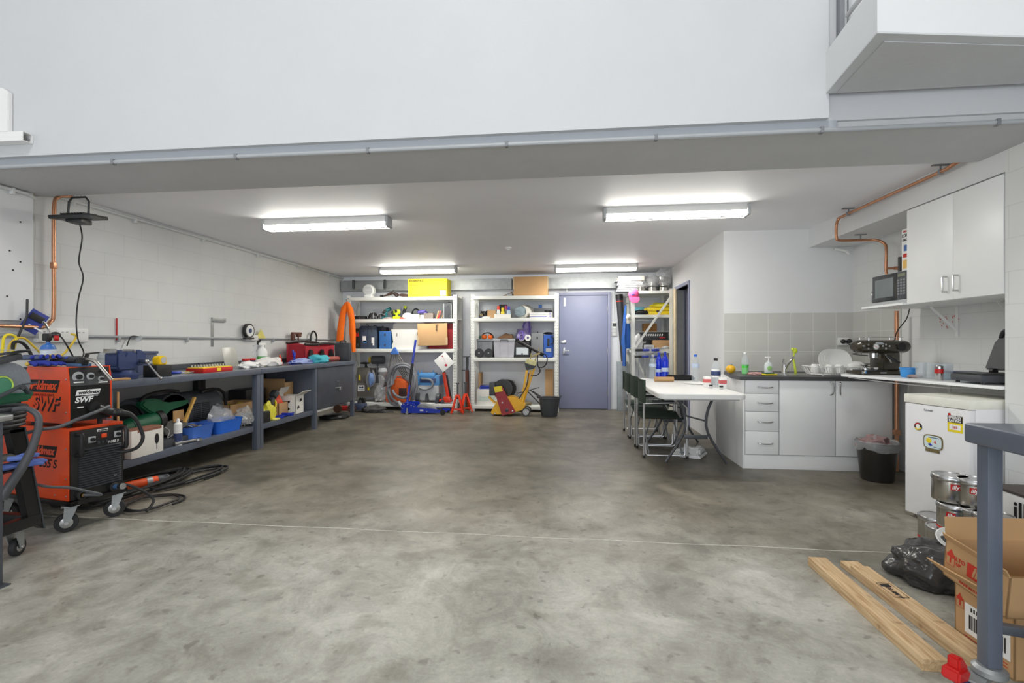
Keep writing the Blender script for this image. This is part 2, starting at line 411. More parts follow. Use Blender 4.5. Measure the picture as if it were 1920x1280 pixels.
# splash back tiles
struct(G().bx(XP, XK, YT-.008, YT, .88, 1.53).to('trim_4', M_tile))
struct(G().bx(XK-.008, XK, 4.86, YT-.008, .88, 1.53).to('trim_5', M_tile2))
# doorway frame in the partition and the lilac door leaf beyond
g = G()
for y in (DY0, DY1): g.bx(XP-.02, XP+.14, y-.05 if y == DY0 else y, y if y == DY0 else y+.05, 0, DH+.05, .006)
g.bx(XP-.02, XP+.14, DY0, DY1, DH, DH+.05, .006)
d2 = struct(g.to('door_2', M_frame))
G().bx(XP+.14, XP+.86, DY1-.06, DY1-.02, .01, DH-.02, .003).to('door_leaf', mat('dim_grey_door', (120, 122, 138), .5, var=.02), d2)
g = G(); g.cyl((XP+.2, DY1-.06, 1.0), (XP+.2, DY1-.1, 1.0), .012); g.bx(XP+.2, XP+.3, DY1-.11, DY1-.1, .99, 1.01, .003); g.to('door_handle', M_steel, d2)
# back door
DX0, DX1, DT = -.085, .775, 2.05
g = G(); g.bx(DX0, DX1, YB-.05, YB-.005, .008, DT, .003)
d1 = struct(g.to('door_1', M_door))
g = G(); g.bx(DX0-.055, DX0-.002, YB-.075, YB, 0, DT+.055, .004); g.bx(DX1+.002, DX1+.055, YB-.075, YB, 0, DT+.055, .004); g.bx(DX0-.002, DX1+.002, YB-.075, YB, DT+.003, DT+.055, .004)
g.to('door_frame', M_frame, d1)
yy = YB-.05
g = G(); g.bx(DX0+.015, DX0+.12, yy-.012, yy, 1.185, 1.245, .004); g.cyl((DX0+.08, yy-.02, 1.215), (DX0+.08, yy, 1.215), .014); g.to('deadlock', M_steel, d1)
g = G(); g.bx(DX0+.06, DX0+.1, yy-.01, yy, .99, 1.11, .004); g.cyl((DX0+.08, yy-.045, 1.05), (DX0+.08, yy, 1.05), .011); g.bx(DX0+.07, DX0+.19, yy-.055, yy-.04, 1.042, 1.058, .005); g.to('door_handle', M_steel, d1)
G().bx(DX0+.075, DX0+.11, yy-.008, yy, 1.86, 2.01, .002).to('door_closer_plate', M_white, d1)
for z in (.3, 1.05, 1.8): G().cyl((DX1-.002, yy-.012, z-.05), (DX1-.002, yy-.012, z+.05), .009).to('hinge', M_steel, d1)
G().bx(DX0, DX1, YB-.06, YB, 0, .008).to('threshold', M_ink, d1)
# white board lining on the left wall, with its fixing holes
g = G(); g.bx(XL, XL+.05, 1.5, 3.36, 1.37, SOF)
bd = struct(g.to('trim_6', M_paint))
for px, py in ((38, 416), (18, 470), (38, 491), (24, 506), (13, 555), (38, 598)):
    p = aX(px, py, XL+.05); G().cyl((XL+.045, p.y, p.z), (XL+.053, p.y, p.z), .006, n=10).to('fixing_hole', M_ink, bd)
# saw cut joint across the floor
g = G(); cut = mat('pale_joint_filler', (196, 194, 184), .8, var=.2, scale=40)
y0 = 2.96; pts = [(-4.2+i*.23, y0+.006*math.sin(i*1.7)) for i in range(31)]
for i in range(30):
    a, b_ = pts[i], pts[i+1]; g.bar((a[0], a[1], -.0005), (b_[0], b_[1], -.0005), .006, .004)
struct(g.to('trim_7', cut))
# landing of the upper floor, at the top right
LZ = 2.57
out = [(1.425, 2.80), (1.37, 2.275), (2.04, 2.377), (2.72, 2.48), (2.72, 2.80)]
g = G(); g.prism([(x, y) for x, y in out], .22, 'Z', LZ)
ld = struct(g.to('trim_8', M_paint))
G().prism(out, .008, 'Z', LZ-.008).to('edge_angle', mat('pale_grey_metal_angle', (200, 202, 203), .45, var=.02), ld)
G().prism([(1.475, 2.79), (1.435, 2.335), (2.04, 2.43), (2.68, 2.53), (2.68, 2.79)], .004, 'Z', LZ-.013).to('soffit_panel', M_soff, ld)

# ================= services on walls and ceiling =================
# fluorescent battens
def batten(label, x0, x1, y, group='ceiling battens'):
    L = x1-x0; t = T('fluorescent_light', label, 'ceiling light', ((x0+x1)/2, y, CEIL), R(-.6), group)
    h = L/2
    G().bx(-h+.02, h-.02, -.05, .05, -.058, 0, .004).to('housing', M_white, t)
    g = G(); g.prism([(-.034, -.058), (-.038, -.075), (-.024, -.094), (.024, -.094), (.038, -.075), (.034, -.058)], L-.06, 'X', -h+.03)
    g.to('diffuser', M_tube, t)
    for s in (-1, 1): G().box((s*(h-.015), 0, -.055), (.03, .14, .1), .008).to('end_cap', M_lgrey, t)
    g = G()
    for k in range(14):
        x = -h+.06+k*(L-.12)/13; g.bx(x-.003, x+.003, -.055, .055, -.103, -.099)
    for s in (-1, 1): g.bx(-h+.03, h-.03, s*.06-.003, s*.06+.003, -.103, -.096)
    g.to('diffuser_trim', M_white, t)
    d = bpy.data.lights.new('tube_light', 'AREA'); d.shape = 'RECTANGLE'; d.size = L-.1; d.size_y = .1; d.energy = TUBE_W*(1.9 if y > 7 else 1); d.color = (1, .98, .92)
    o = bpy.data.objects.new('tube_light', d); C.objects.link(o); o.parent = t; o.location = (0, 0, -.108)
    return t
TUBE_W = 15
batten('white fluorescent batten nearest the camera on the left side of the ceiling', -3.06, -1.72, 4.62)
batten('white fluorescent batten nearest the camera on the right side of the ceiling', .36, 1.66, 4.56)
batten('short-looking fluorescent batten above the yellow carton shelves', -3.06, -1.75, 7.72)
batten('far fluorescent batten above the lilac back door', -.16, 1.16, 7.80)
p = aZ(953, 464, CEIL)
g = G(); g.lathe([(.045, 0), (.045, -.012), (.03, -.02), (.02, -.035), (0, -.038)], p, 20); S(g.to('smoke_detector', M_white), 'small round white sensor in the middle of the ceiling', 'detector')

# steel beams in front of the back wall
def purlin(label, x0, x1, px_y0=523, px_y1=543):
    z1 = aY(900, px_y0, YB-.1).z; z0 = aY(900, px_y1, YB-.1).z
    g = G(); y0 = YB-.14
    g.bx(x0, x1, y0, y0+.004, z0, z1); g.bx(x0, x1, y0, YB-.001, z1-.004, z1); g.bx(x0, x1, y0, YB-.001, z0, z0+.004)
    g.bx(x0, x1, y0-.004, y0+.004, z0, z0+.022); g.bx(x0, x1, y0-.004, y0+.004, z1-.022, z1)
    return S(g.to('steel_beam', M_galv), label, 'steel beam')
purlin('galvanised steel channel beam from the left corner to the cardboard box on the shelf top', XL+.02, -.95)
purlin('galvanised steel channel beam above the lilac back door', -.93, XP-.02)
t = T('splice_plate', 'pair of galvanised splice plates bolted to the beam behind the white fan', 'bracket', (-3.65, YB-.16, 2.27))
G().bx(-.25, .3, -.012, 0, -.08, .08, .02).to('plate', M_galv, t)
for x in (-.28, .33): G().cyl((x, -.02, -.06), (x, -.02, .1), .02, n=12).to('bolt', M_dgrey, t)

# grey conduits
def pipe(name, label, pts, r, m, cat, n=10, smooth=False, clips=None, clipm=None):
    t = T(name, label, cat, pts[0]); o = V(pts[0])
    G().tube([V(p)-o for p in pts], r, n, smooth=smooth).to('pipe', m, t)
    for c, d, sz in (clips or []): G().box(V(c)-o, sz, .002).to('clip', clipm or m, t)
    return t
XLs = XL+.02
z1 = 1.255
pipe('conduit', 'grey conduit running level along the left wall above the workbench', [(XLs, 3.75, z1), (XLs, 8.45, z1)], .012, M_pvc, 'conduit',
     clips=[((XLs, y, z1-.02), 0, (.03, .02, .06)) for y in (4.12, 4.95, 6.55, 7.7)])
pipe('conduit', 'short grey conduit on the left wall behind the yellow hose', [(XLs, 2.3, z1+.0), (XLs, 3.55, z1)], .014, M_pvc, 'conduit', clips=[((XLs, 3.45, z1), 0, (.04, .12, .045))])
pipe('conduit', 'white conduit running along the top of the left wall under the ceiling', [(XLs, 3.4, 2.415), (XLs, 8.78, 2.425)], .013, M_pvcw, 'conduit',
     clips=[((XLs, y, 2.40), 0, (.03, .02, .05)) for y in (3.7, 4.3, 5.2, 6.2, 7.2, 8.2)])
pipe('conduit', 'white conduit over the top edge of the white board on the left wall', [(XL+.07, 2.4, SOF-.02), (XL+.07, 3.30, SOF-.02), (XL+.03, 3.39, SOF-.03)], .013, M_pvcw, 'conduit', clips=[((XL+.07, 3.2, SOF-.03), 0, (.03, .02, .05))])
pts = [(XL+.05, 2.822, 2.372), (XR-.03, 2.822, 2.372)]
pipe('conduit', 'long grey conduit clipped along the bottom edge of the upper wall', pts, .0125, M_pvc, 'conduit',
     clips=[((aY(px, 300-px*.045, 2.822).x, 2.822, 2.372), 0, (.018, .03, .034)) for px in (213, 443, 690, 950, 1230, 1540, 1870)], clipm=M_grey)
# copper pipes
cx = XL+.06
pipe('copper_pipe', 'copper pipe dropping from the beam beside the white board and bending left', [(cx, 3.66, 2.44), (cx, 3.60, 2.43), (cx, 3.54, 2.40), (cx, 3.51, 2.33), (cx, 3.505, 2.0), (cx, 3.505, 1.46), (cx, 3.48, 1.37), (cx+.03, 3.40, 1.325), (cx+.04, 3.25, 1.322), (cx+.04, 2.3, 1.325)], .014, M_copper, 'pipe', 12, True,
     clips=[((cx, 3.505, 1.83), 0, (.034, .034, .05))], clipm=M_copper)
bxs = XR-.045
pa = aX(1800, 300, bxs); pb = aX(1592, 392, bxs); zp = 2.40
kx = XR-.05
y_end = 4.98
vx_ = aY(1662, 470, y_end-.1).x
pts = [(kx+.02, 3.52, zp+.03), (kx, 3.60, zp+.005), (kx, 3.75, zp), (kx, y_end-.14, zp), (kx, y_end-.04, zp-.012), (kx, y_end, zp-.06), (kx, y_end, 2.22), (kx+.02, y_end, 2.195), (kx+.09, y_end, 2.19), (vx_-.12, y_end, 2.19), (vx_-.04, y_end-.03, 2.18), (vx_, y_end-.08, 2.13), (vx_, y_end-.1, 2.05), (vx_, y_end-.1, 1.86), (vx_+.02, y_end-.16, 1.76), (vx_+.06, y_end-.25, 1.66)]
t = pipe('copper_pipe', 'copper pipe running under the ceiling along the bulkhead and down above the microwave', pts, .013, M_copper, 'pipe', 12, True)
o = V(pts[0])
for y in (3.68, 4.78): G().cyl(V((kx, y, zp))-o, V((kx, y, CEIL))-o, .006).box(V((kx, y, CEIL-.003))-o, (.11, .025, .006)).box(V((kx, y, zp))-o, (.03, .02, .034), .004).to('hanger', M_grey, t)
g = G(); g.cyl(V((kx+.22, y_end, 2.19))-o, V((kx+.22, y_end, 2.243))-o, .006).box(V((kx+.22, y_end, 2.241))-o, (.1, .025, .006)).to('hanger', M_grey, t)
G().cyl(V((vx_, y_end-.1, 1.9))-o, V((vx_+.1, y_end-.1, 1.9))-o, .012).cyl(V((vx_+.07, y_end-.1, 1.9))-o, V((vx_+.1, y_end-.1, 1.9))-o, .017).to('tee_branch', M_copper, t)
yv = 4.735; xv = aY(1681, 700, yv).x
pipe('copper_pipe', 'copper pipe standing against the kitchen side wall behind the coffee machine and bin', [(xv, yv, .03), (xv, yv, 1.488)], .017, M_copper, 'pipe', 12, False,
     clips=[((xv, yv, .38), 0, (.044, .044, .05)), ((xv, yv, .27), 0, (.042, .042, .03))], clipm=M_copper)
pipe('conduit', 'white conduit elbow where the bulkhead meets the tiled kitchen wall', [(XK-.2, YT-.03, 2.22), (XK-.1, YT-.03, 2.2), (XK-.06, YT-.03, 2.16)], .014, M_white, 'conduit', smooth=True)

# cable duct and cover on the upper wall, far left
a = aY(53, 258, 2.77)
t = T('cable_duct', 'white open-ended square duct fixed at the left end of the upper wall', 'duct', (a.x, 2.797, a.z))
g = G(); g.bx(-.6, 0, -.06, -.056, -.03, .03); g.bx(-.6, 0, -.004, 0, -.03, .03); g.bx(-.6, 0, -.056, -.004, .026, .03); g.bx(-.6, 0, -.056, -.004, -.03, -.026); g.to('duct', M_white, t)
G().cyl((-.02, -.02, -.004), (-.02, -.004, -.004), .006).to('screw', M_grey, t)
a = aY(12, 170, 2.76); b_ = aY(12, 246, 2.76)
g = G(); g.prism([(a.x-.4, b_.z), (a.x, b_.z), (a.x, a.z), (a.x-.05, a.z+.03), (a.x-.4, a.z+.03)], .03, 'Y', 2.769, bev=.004)
S(g.to('cover_panel', M_white), 'white cover panel standing on the duct at the far left of the upper wall', 'panel')
# handrail of the landing
t = T('landing_rail', 'grey metal handrail and posts at the edge of the upper landing', 'handrail', (1.5, 2.7, LZ+.22))
px = aY(1582, 30, 2.74).x; g = G()
G().bx(px-1.5-.012, px-1.5+.012, .05, .09, 0, .7, .003).to('post', M_grey, t)
px2 = aY(1596, 30, 2.74).x
G().bx(px2-1.5-.006, px2-1.5+.006, .05, .07, 0, .7, .003).to('post', M_lgrey, t)
a = aY(1588, 30, 2.70); b_ = V((a.x-.06, 2.2, a.z+.02))
G().tube([a-V((1.5, 2.7, LZ+.22)), V((a.x+.02, 2.3, a.z+.06))-V((1.5, 2.7, LZ+.22))], .012, 10, smooth=False).to('handrail', M_steel, t)

# floodlight hanging on the left wall
o = aX(148, 408, XL+.32)
t = T('floodlight', 'black floodlight hanging from the ceiling by its bracket on the left side', 'floodlight', o)
g = G(); g.tube([(-.10, 0, .02), (-.09, 0, .13), (-.06, 0, .165), (.06, 0, .165), (.09, 0, .13), (.085, 0, .0)], .008, 6, smooth=False); g.to('bracket', M_black, t)
g = G(); g.box((0, 0, 0), (.30, .21, .03), .006, rot=(R(8), R(-4), R(15))); g.box((.0, 0, -.03), (.12, .12, .04), .01, rot=(0, 0, R(15)))
for k in range(9): g.box((-.1+k*.025, 0, .022), (.004, .16, .02), rot=(R(8), 0, R(15)))
g.to('lamp_body', M_black, t)
G().cyl((.085, -.015, 0), (.085, .02, 0), .018, n=14).to('knob', M_dgrey, t)
for k in (-.05, -.02, .02, .045): G().cyl((k, 0, .165), (k, 0, CEIL-o.z-.001), .003, n=6).to('hanger_wire', M_lgrey, t)
pts = []
for px, py in ((151, 412), (154, 445), (148, 490), (156, 520), (147, 560), (143, 600), (146, 635), (157, 660), (152, 672)): pts.append(aX(px, py, XL+.24))
pts[0] = o+V((0, 0, -.03)); S(G().tube(pts, .0055, 8).to('lamp_cable', M_cable), 'black cable trailing down from the floodlight to the bench', 'cable')

# power outlets
def outlet(label, p, wy, hz, n, axis='X'):
    t = T('power_outlet', label, 'outlet', p)
    if axis == 'X':
        G().box((.018, 0, 0), (.036, wy, hz), .006).to('box', M_white, t)
        for k in range(n):
            y = -wy/2+wy*(k+.5)/n
            g = G(); g.box((.038, y, 0), (.006, wy/n*.86, hz*.8), .003); g.to('plate', M_white, t)
            for dy in (.018, -.018): G().box((.043, y+dy, hz*.2), (.008, .014, .008), .002).to('switch', M_lgrey, t)
    else:
        G().box((0, -.008, 0), (wy, .016, hz), .004).to('plate', M_white, t)
        for k in range(n): G().box((-wy/2+wy*(k+.5)/n, -.02, hz*.2), (.014, .008, .01), .002).to('switch', M_lgrey, t)
    return t
a = aX(113, 628, XL)
outlet('white three-gang power outlet box on the left wall above the welder', (XL+.001, a.y, a.z), .42, .12, 3)
a = aX(470, 633, XL)
outlet('white power outlet box on the left wall below the round tape reel', (XL+.001, a.y, 1.262), .22, .075, 2)
a = aY(1580, 640, YT-.012)
outlet('white power outlet with black plugs on the kitchen tiles', (a.x, YT-.012, a.z), .115, .085, 2, 'Y')

# things pinned and hung on the left wall
a = aX(64, 603, XL+.10)
t = T('tool_packet', 'blue and black tool packet tucked behind the copper pipe bend', 'packet', a)
G().box((0, 0, 0), (.01, .12, .17), .003, rot=(R(-32), 0, R(-15))).to('card', mat('blue_card', (44, 58, 138), .5), t)
G().box((.012, .01, .03), (.006, .09, .05), .003, rot=(R(-32), 0, R(-15))).to('blade_set', M_black, t)
G().box((.012, .0, -.05), (.003, .10, .012), 0, rot=(R(-32), 0, R(-15))).to('label_strip', M_paper, t)
G().tube([(.015, -.06, .17), (.012, -.06, .04), (.01, -.15, -.2)], .008, 6, smooth=False).to('handle', M_black, t)
a = aX(219, 612, XL+.012)
g = G(); g.cyl(a+V((0, 0, -.13)), a+V((0, 0, .08)), .006, n=8); S(g.to('marking_pencil', M_red), 'thin red pencil hung upright on the left wall', 'pencil')
def goggles(px, py, label):
    a = aX(px, py, XL+.05); t = T('safety_glasses', label, 'glasses', a)
    G().tube([(.0, .02, .02), (-.005, -.06, .02), (0, -.11, -.07)], .006, 6).to('strap', M_black, t)
    G().sph((.0, .02, .0), .045, (.35, 1, .6), rot=(.5, 0, 0)).to('lens', M_glass, t); return t
goggles(257, 635, 'clear safety glasses with black strap hooked on the wall conduit')
a = aX(405, 603, XL+.02); b_ = aX(399, 640, XL+.02)
t = T('try_square', 'steel square hanging on the left wall above the bench', 'square', (XL+.004, a.y, a.z))
G().bx(0, .003, -.06, -.02, -.3, .05, .001).to('blade', M_galv, t)
G().bx(0, .02, -.06, .17, .0, .05, .004).to('stock', M_galv, t)
a = aX(466, 620, XL+.05)
t = T('tape_reel', 'round black and white tape reel standing on the wall outlet', 'reel', a)
G().cyl((-.02, 0, 0), (.02, 0, 0), .095, n=28).to('case', M_black, t)
G().cyl((.018, 0, 0), (.024, 0, 0), .075, n=28).to('face', M_paper, t); G().cyl((.023, 0, 0), (.03, 0, 0), .03, n=20).to('hub', M_navy, t)
G().box((0, 0, -.1), (.05, .17, .02), .004).to('foot', M_black, t)
a = aX(489, 630, XL+.034)
t = T('warning_tag', 'small yellow triangular tag hung over the wall conduit', 'tag', a)
G().prism([(-.11, -.03), (.11, -.03), (0, .1)], .004, 'X', 0).to('triangle', mat('pale_yellow_card', (226, 216, 120), .6), t)
a = aX(486, 646, XL+.01)
g = G(); g.prism([(-.06, -.1), (.02, -.02), (-.01, -.01), (.07, .09), (-.03, .05), (-.04, .0), (0, .0)], .006, 'X', 0)
S(g.to('wall_hook', M_black, loc=(XL+.001, a.y, a.z)), 'black lightning-shaped hook on the left wall under the outlet', 'hook')
a = aX(556, 632, XL+.08)
t = T('hand_clamp', 'rusty brown clamp hanging on the wall conduit above the bench', 'clamp', a)
g = G(); g.box((0, 0, .06), (.04, .26, .03), .006); g.box((0, -.11, .0), (.05, .04, .1), .008); g.box((0, .06, .03), (.05, .09, .05), .01); g.cyl((0, .05, -.05), (0, .05, .06), .012); g.to('frame', mat('rusty_brown_iron', (92, 52, 40), .6, var=.2), t)
t2 = T('tie_wire', 'bundle of thin wires hanging below the rusty clamp on the wall', 'wire', a+V((.0, 0, -.02)))
for k in range(4): G().tube([(0, -.08+k*.05, 0), (.01, -.08+k*.045, -.15), (.0, -.09+k*.06, -.3)], .0035, 6).to('wire', M_galv, t2)
a = aX(588, 634, XL+.07)
t = T('earmuffs', 'black and silver headband hooked on the conduit at the far end of the bench', 'earmuffs', a)
G().tube([(0, -.06, -.13), (0, -.1, 0), (0, -.03, .11), (0, .06, .09), (0, .1, 0), (0, .05, -.13)], .014, 8).to('headband', M_black, t)
G().sph((.02, -.06, -.06), .06, (.5, .8, 1.3)).to('ear_cup', M_lgrey, t)
# keypad, conduit, leaning sheet and pipe right of the back door
a = aY(1152, 616, YB)
t = T('alarm_keypad', 'white alarm keypad on the back wall right of the lilac door', 'keypad', (a.x, YB-.001, a.z))
G().bx(-.04, .04, -.025, 0, -.13, .12, .006).to('case', M_white, t)
G().bx(-.032, .032, -.028, -.024, .04, .1, .002).to('display', M_dgrey, t)
for i in range(3):
    for j in range(4): G().box((-.02+i*.02, -.027, -.0-j*.022), (.013, .006, .012), .001).to('key', M_lgrey, t)
g = G(); g.tube([(a.x, YB-.012, a.z+.12), (a.x, YB-.012, 2.2)], .008, 8, smooth=False); S(g.to('conduit', M_pvcw), 'thin conduit rising from the alarm keypad to the steel beam', 'conduit')
g = G(); g.tube([(aY(1063, 545, YB-.1).x, YB-.09, 2.12), (aY(1063, 545, YB).x, YB-.09, 2.20)], .01, 8, smooth=False); S(g.to('door_stay', M_pvcw), 'short white bracket between the back door head and the beam', 'bracket')
a = aY(1156, 676, 8.6); b_ = aY(1171, 766, 8.6)
g = G(); g.bx(-.09, .11, -.004, .004, 0, .87, .003); g.bx(-.09, -.075, -.012, .004, 0, .87, .003); g.rot((R(-5), 0, 0))
S(g.to('metal_sheet', mat('dull_galvanised', (150, 156, 160), .5, .6, var=.1)), 'galvanised metal sheet leaning on the back wall beside the shelf', 'metal sheet', loc=(1.01, 8.56, .0))
p0 = V((1.075, 8.62, .85)); p1 = V((.99, 8.72, 2.02))
t = T('drawing_tube', 'long dark plastic tube with red rings leaning by the keypad', 'tube', (1.09, 8.66, 0))
o = V((1.09, 8.66, 0))
a = aY(1161, 554, 8.70)-o; b_ = V((.03, .05, .005))
G().cyl(b_, a, .045, .062, n=20).to('barrel', M_dgrey, t)
for f in (.945, .42): q = b_.lerp(a, f); q2 = b_.lerp(a, f+.008); G().cyl(q, q2, .046+.018*f, n=20).to('ring', M_ored, t)
G().cyl(b_.lerp(a, .965), b_.lerp(a, 1.01), .066, n=20).to('end_cap', M_black, t)

# ================= workbenches along the left wall =================
BX0, BX1, BZ = XL+.03, -3.41, .905
def bench_frame(y0, y1, legs, label, cab=None):
    t = T('workbench', label, 'workbench', (BX1, y0, 0)); L = y1-y0; W = BX1-BX0
    G().bx(-W, .012, 0, L-.004, BZ-.058, BZ, .006).to('worktop', M_bench, t)
    G().bx(-W-.02, -W+.012, .02, L-.02, BZ, BZ+.06, .004).to('backstop', M_benchd, t)
    for y in legs:
        for x, zl in ((-.005, 0), (-W+.06, 0)):
            g = G(); g.bx(x-.06, x, y, y+.055, zl, BZ-.058, .004); g.bx(x-.058, x-.054, y-.002, y, 0, BZ-.06); g.to('leg', M_bench if x > -.1 else M_black, t)
    return t, L, W
tA, L, W = bench_frame(3.25, 5.09, [0.0, 1.779], 'slate grey steel workbench nearest the welder, carrying the blue vice')
g = G(); g.bx(-W+.05, -.035, .06, L-.08, .225, .265, .003); g.bx(-.04, -.032, .06, L-.08, .205, .268, .002); g.to('lower_shelf', M_bench, tA)
g = G(); g.tube([(-.0, .09, .27), (.0, .09, .82)], .008, 8, smooth=False); g.to('rod', M_wood, tA)
tB, L, W = bench_frame(5.09, 7.56, [0.0, 1.2, 2.40], 'slate grey steel workbench with a lockable cabinet at its far end')
g = G(); g.bx(-W+.05, -.035, .08, 1.2, .225, .265, .003); g.bx(-.04, -.032, .08, 1.2, .205, .268, .002); g.to('lower_shelf', M_bench, tB)
g = G(); g.bx(-W+.04, -.03, 1.205, 1.225, .25, BZ-.06, .003); g.bx(-W+.04, -.03, 2.42, 2.44, .25, BZ-.06, .003); g.bx(-W+.04, -.03, 1.225, 2.42, .25, .27); g.bx(-W+.04, -W+.06, 1.225, 2.42, .27, BZ-.06)
g.to('cabinet_body', M_bench, tB)
dr = G().bx(-.028, -.006, 1.265, 2.395, .265, BZ-.064, .004).to('cabinet_door', M_benchd, tB)
p = aX(632, 720, BX1)-V((BX1, 5.09, 0))
g = G(); g.tube([(-.004, p.y-.06, p.z+.05), (.03, p.y-.06, p.z+.05), (.03, p.y+.02, p.z+.05), (.02, p.y+.03, p.z+.04), (.02, p.y+.03, p.z-.03)], .005, 8, smooth=False); g.to('door_handle', M_steel, dr)
g = G(); g.tube([(-.004, p.y-.05, p.z-.05), (.02, p.y, p.z-.05), (.02, p.y+.05, p.z-.05)], .005, 8, smooth=False); g.box((.02, p.y+.06, p.z-.07), (.02, .03, .05), .004); g.to('padlock', M_galv, dr)

def onb(px, py, X=-3.64):
    q = aX(px, 680, X); q.z = BZ; return q
# --- vice
p = V((-3.60, 3.42, BZ))
t = T('bench_vice', 'dark blue cast iron bench vice with a steel tommy bar on the near bench', 'vice', (-3.56, 3.53, BZ), R(0)); t.scale = (.92, .76, 1)
G().lathe([(0, 0), (.115, 0), (.12, .012), (.12, .04), (.1, .05), (.085, .07), (0, .07)], (0, 0, 0), 28).to('swivel_base', M_navy, t)
g = G(); g.prism([(-.12, .07), (.08, .07), (.1, .1), (.1, .2), (.07, .225), (-.02, .225), (-.04, .2), (-.06, .235), (-.12, .235), (-.14, .2), (-.14, .1)], .13, 'X', -.065, bev=.012)
g.to('body', M_navy, t)
G().prism([(.1, .1), (.20, .11), (.23, .15), (.22, .2), (.16, .235), (.085, .235), (.085, .13)], .12, 'X', -.06, bev=.012).rot((0, 0, 0)).to('moving_jaw', M_navy, t)
g = G(); g.bx(-.06, .06, -.155, -.14, .21, .245, .003); g.bx(-.06, .06, .065, .08, .2, .24, .003); g.to('jaw_plate', M_steel, t)
g = G(); g.bx(-.04, .06, -.145, -.142, .12, .19, .003); g.to('side_recess', M_navy, t)
G().cyl((.02, .14, .14), (.15, .10, .14), .02, n=16).to('screw', M_steel, t)
g = G(); g.tube([(.15, .10, .135), (.29, .10, .0)], .009, 10, smooth=False); g.sph((.15, .10, .14), .022, n=12); g.sph((.29, .10, -.0), .013, n=12); g.to('tommy_bar', M_steel, t)
S(G().bx(-.13, .13, -.03, .03, 0, .018, .006).to('brush_handle', M_wood), 'pale wooden brush handle lying at the near end of the bench', 'brush', loc=(-3.47, 3.33, BZ), rz=R(75))
# box behind vice
a = aX(268, 690, -3.95)
t = T('storage_box', 'slate blue lidded box behind the vice against the left wall', 'box', (-3.92, 4.05, BZ), R(90))
G().bx(-.10, .10, -.09, .09, 0, .19, .006).to('body', mat('slate_blue_plastic', (72, 82, 110), .5), t)
G().bx(-.11, .11, -.1, .1, .19, .215, .006).to('lid', mat('slate_blue_plastic', (72, 82, 110), .5), t)
G().bx(-.02, .07, -.092, -.09, .1, .125).to('label', M_lgrey, t)
# small black tool box with tape measure
t = T('open_tool_tray', 'small black open tool tray near the bench front by the vice', 'tray', (-3.50, 3.80, BZ), R(3))
g = G(); g.bx(-.06, .06, -.085, .085, 0, .008, .002); g.bx(-.06, -.054, -.085, .085, 0, .1, .002); g.bx(.054, .06, -.085, .085, 0, .1, .002); g.bx(-.06, .06, -.085, -.079, 0, .1, .002); g.bx(-.06, .06, .079, .085, 0, .1, .002); g.to('tray', M_black, t)
t = T('tape_measure', 'yellow tape measure resting on the small black tray', 'tape measure', (-3.50, 3.82, BZ+.101), R(3))
G().prism([(-.045, 0), (.045, 0), (.05, .02), (.045, .06), (.02, .08), (-.02, .08), (-.045, .06)], .07, 'X', -.035, bev=.008).to('case', mat('tape_yellow', (240, 196, 20), .4), t)
G().cyl((.034, 0, .042), (.038, 0, .042), .028, n=20).to('badge', M_lgrey, t)
# paint cans, yellow lid, tub on the near bench end
def can(name, label, loc, r, h, m, lidm, cat='can', band=None, group=None):
    t = T(name, label, cat, loc, 0, group)
    G().lathe([(0, 0), (r, 0), (r*1.02, .004), (r, .01), (r, h-.01), (r*1.02, h-.004), (r*.98, h)], (0, 0, 0), 28).to('body', m, t)
    G().lathe([(0, h-.006), (r*.86, h-.006), (r*.9, h+.002), (r*.98, h+.002), (r*.98, h-.002)], (0, 0, 0), 28).to('lid', lidm, t)
    if band:
        G().lathe([(r*1.004, band[1]), (r*1.008, band[1]+.001), (r*1.008, band[2]), (r*1.004, band[2])], (0, 0, 0), 28).to('label', band[0], t)
    return t
can('paint_tin', 'small white tin nearest the welder on the bench end', (-3.86, 3.3, BZ), .035, .085, M_white, M_steel, band=(M_red, .05, .07))
can('paint_tin', 'small white and red tin beside the yellow lid on the bench end', (-3.80, 3.42, BZ), .04, .09, M_white, M_steel, band=(M_red, .015, .03))
t = T('storage_jar', 'frosted storage jar with clear lid behind the yellow cap', 'jar', (-3.95, 3.78, BZ))
G().lathe([(0, 0), (.07, 0), (.075, .01), (.075, .17), (.07, .2), (.05, .215), (0, .218)], (0, 0, 0), 24).to('body', mat('frosted_plastic', (196, 200, 200), .4, alpha=.75), t)
G().lathe([(.077, .15), (.079, .155), (.079, .175), (.077, .18)], (0, 0, 0), 24).to('collar', M_lgrey, t)
t = T('dust_mask', 'yellow cap lying on a small tin near the vice', 'cap', (-3.72, 3.47, BZ+.0)); 
G().cyl((0, 0, 0), (0, 0, .05), .03, n=18).to('tin', M_yel, t); G().sph((0, 0, .085), .06, (1, 1.1, .45)).to('cap', M_yel, t)
t = T('planer', 'grey and navy hand plane on the bench beside the vice base', 'hand plane', (-3.62, 3.30, BZ), R(100))
G().bx(-.12, .12, -.03, .03, 0, .03, .004).to('sole', M_dgrey, t); G().prism([(-.11, .03), (.1, .03), (.1, .06), (0, .075), (-.11, .05)], .04, 'Y', -.02, bev=.006).to('body', M_navy, t)
t = T('phone_stand', 'black angled stand behind the small tins on the near bench', 'stand', (-4.0, 3.62, BZ))
g = G(); g.bar((0, -.06, 0), (0, .02, .2), .03, .015, .003); g.bar((0, .01, .2), (0, .12, .21), .03, .012, .003); g.bar((0, -.06, .006), (0, .1, .006), .05, .012, .003); g.to('frame', M_black, t)
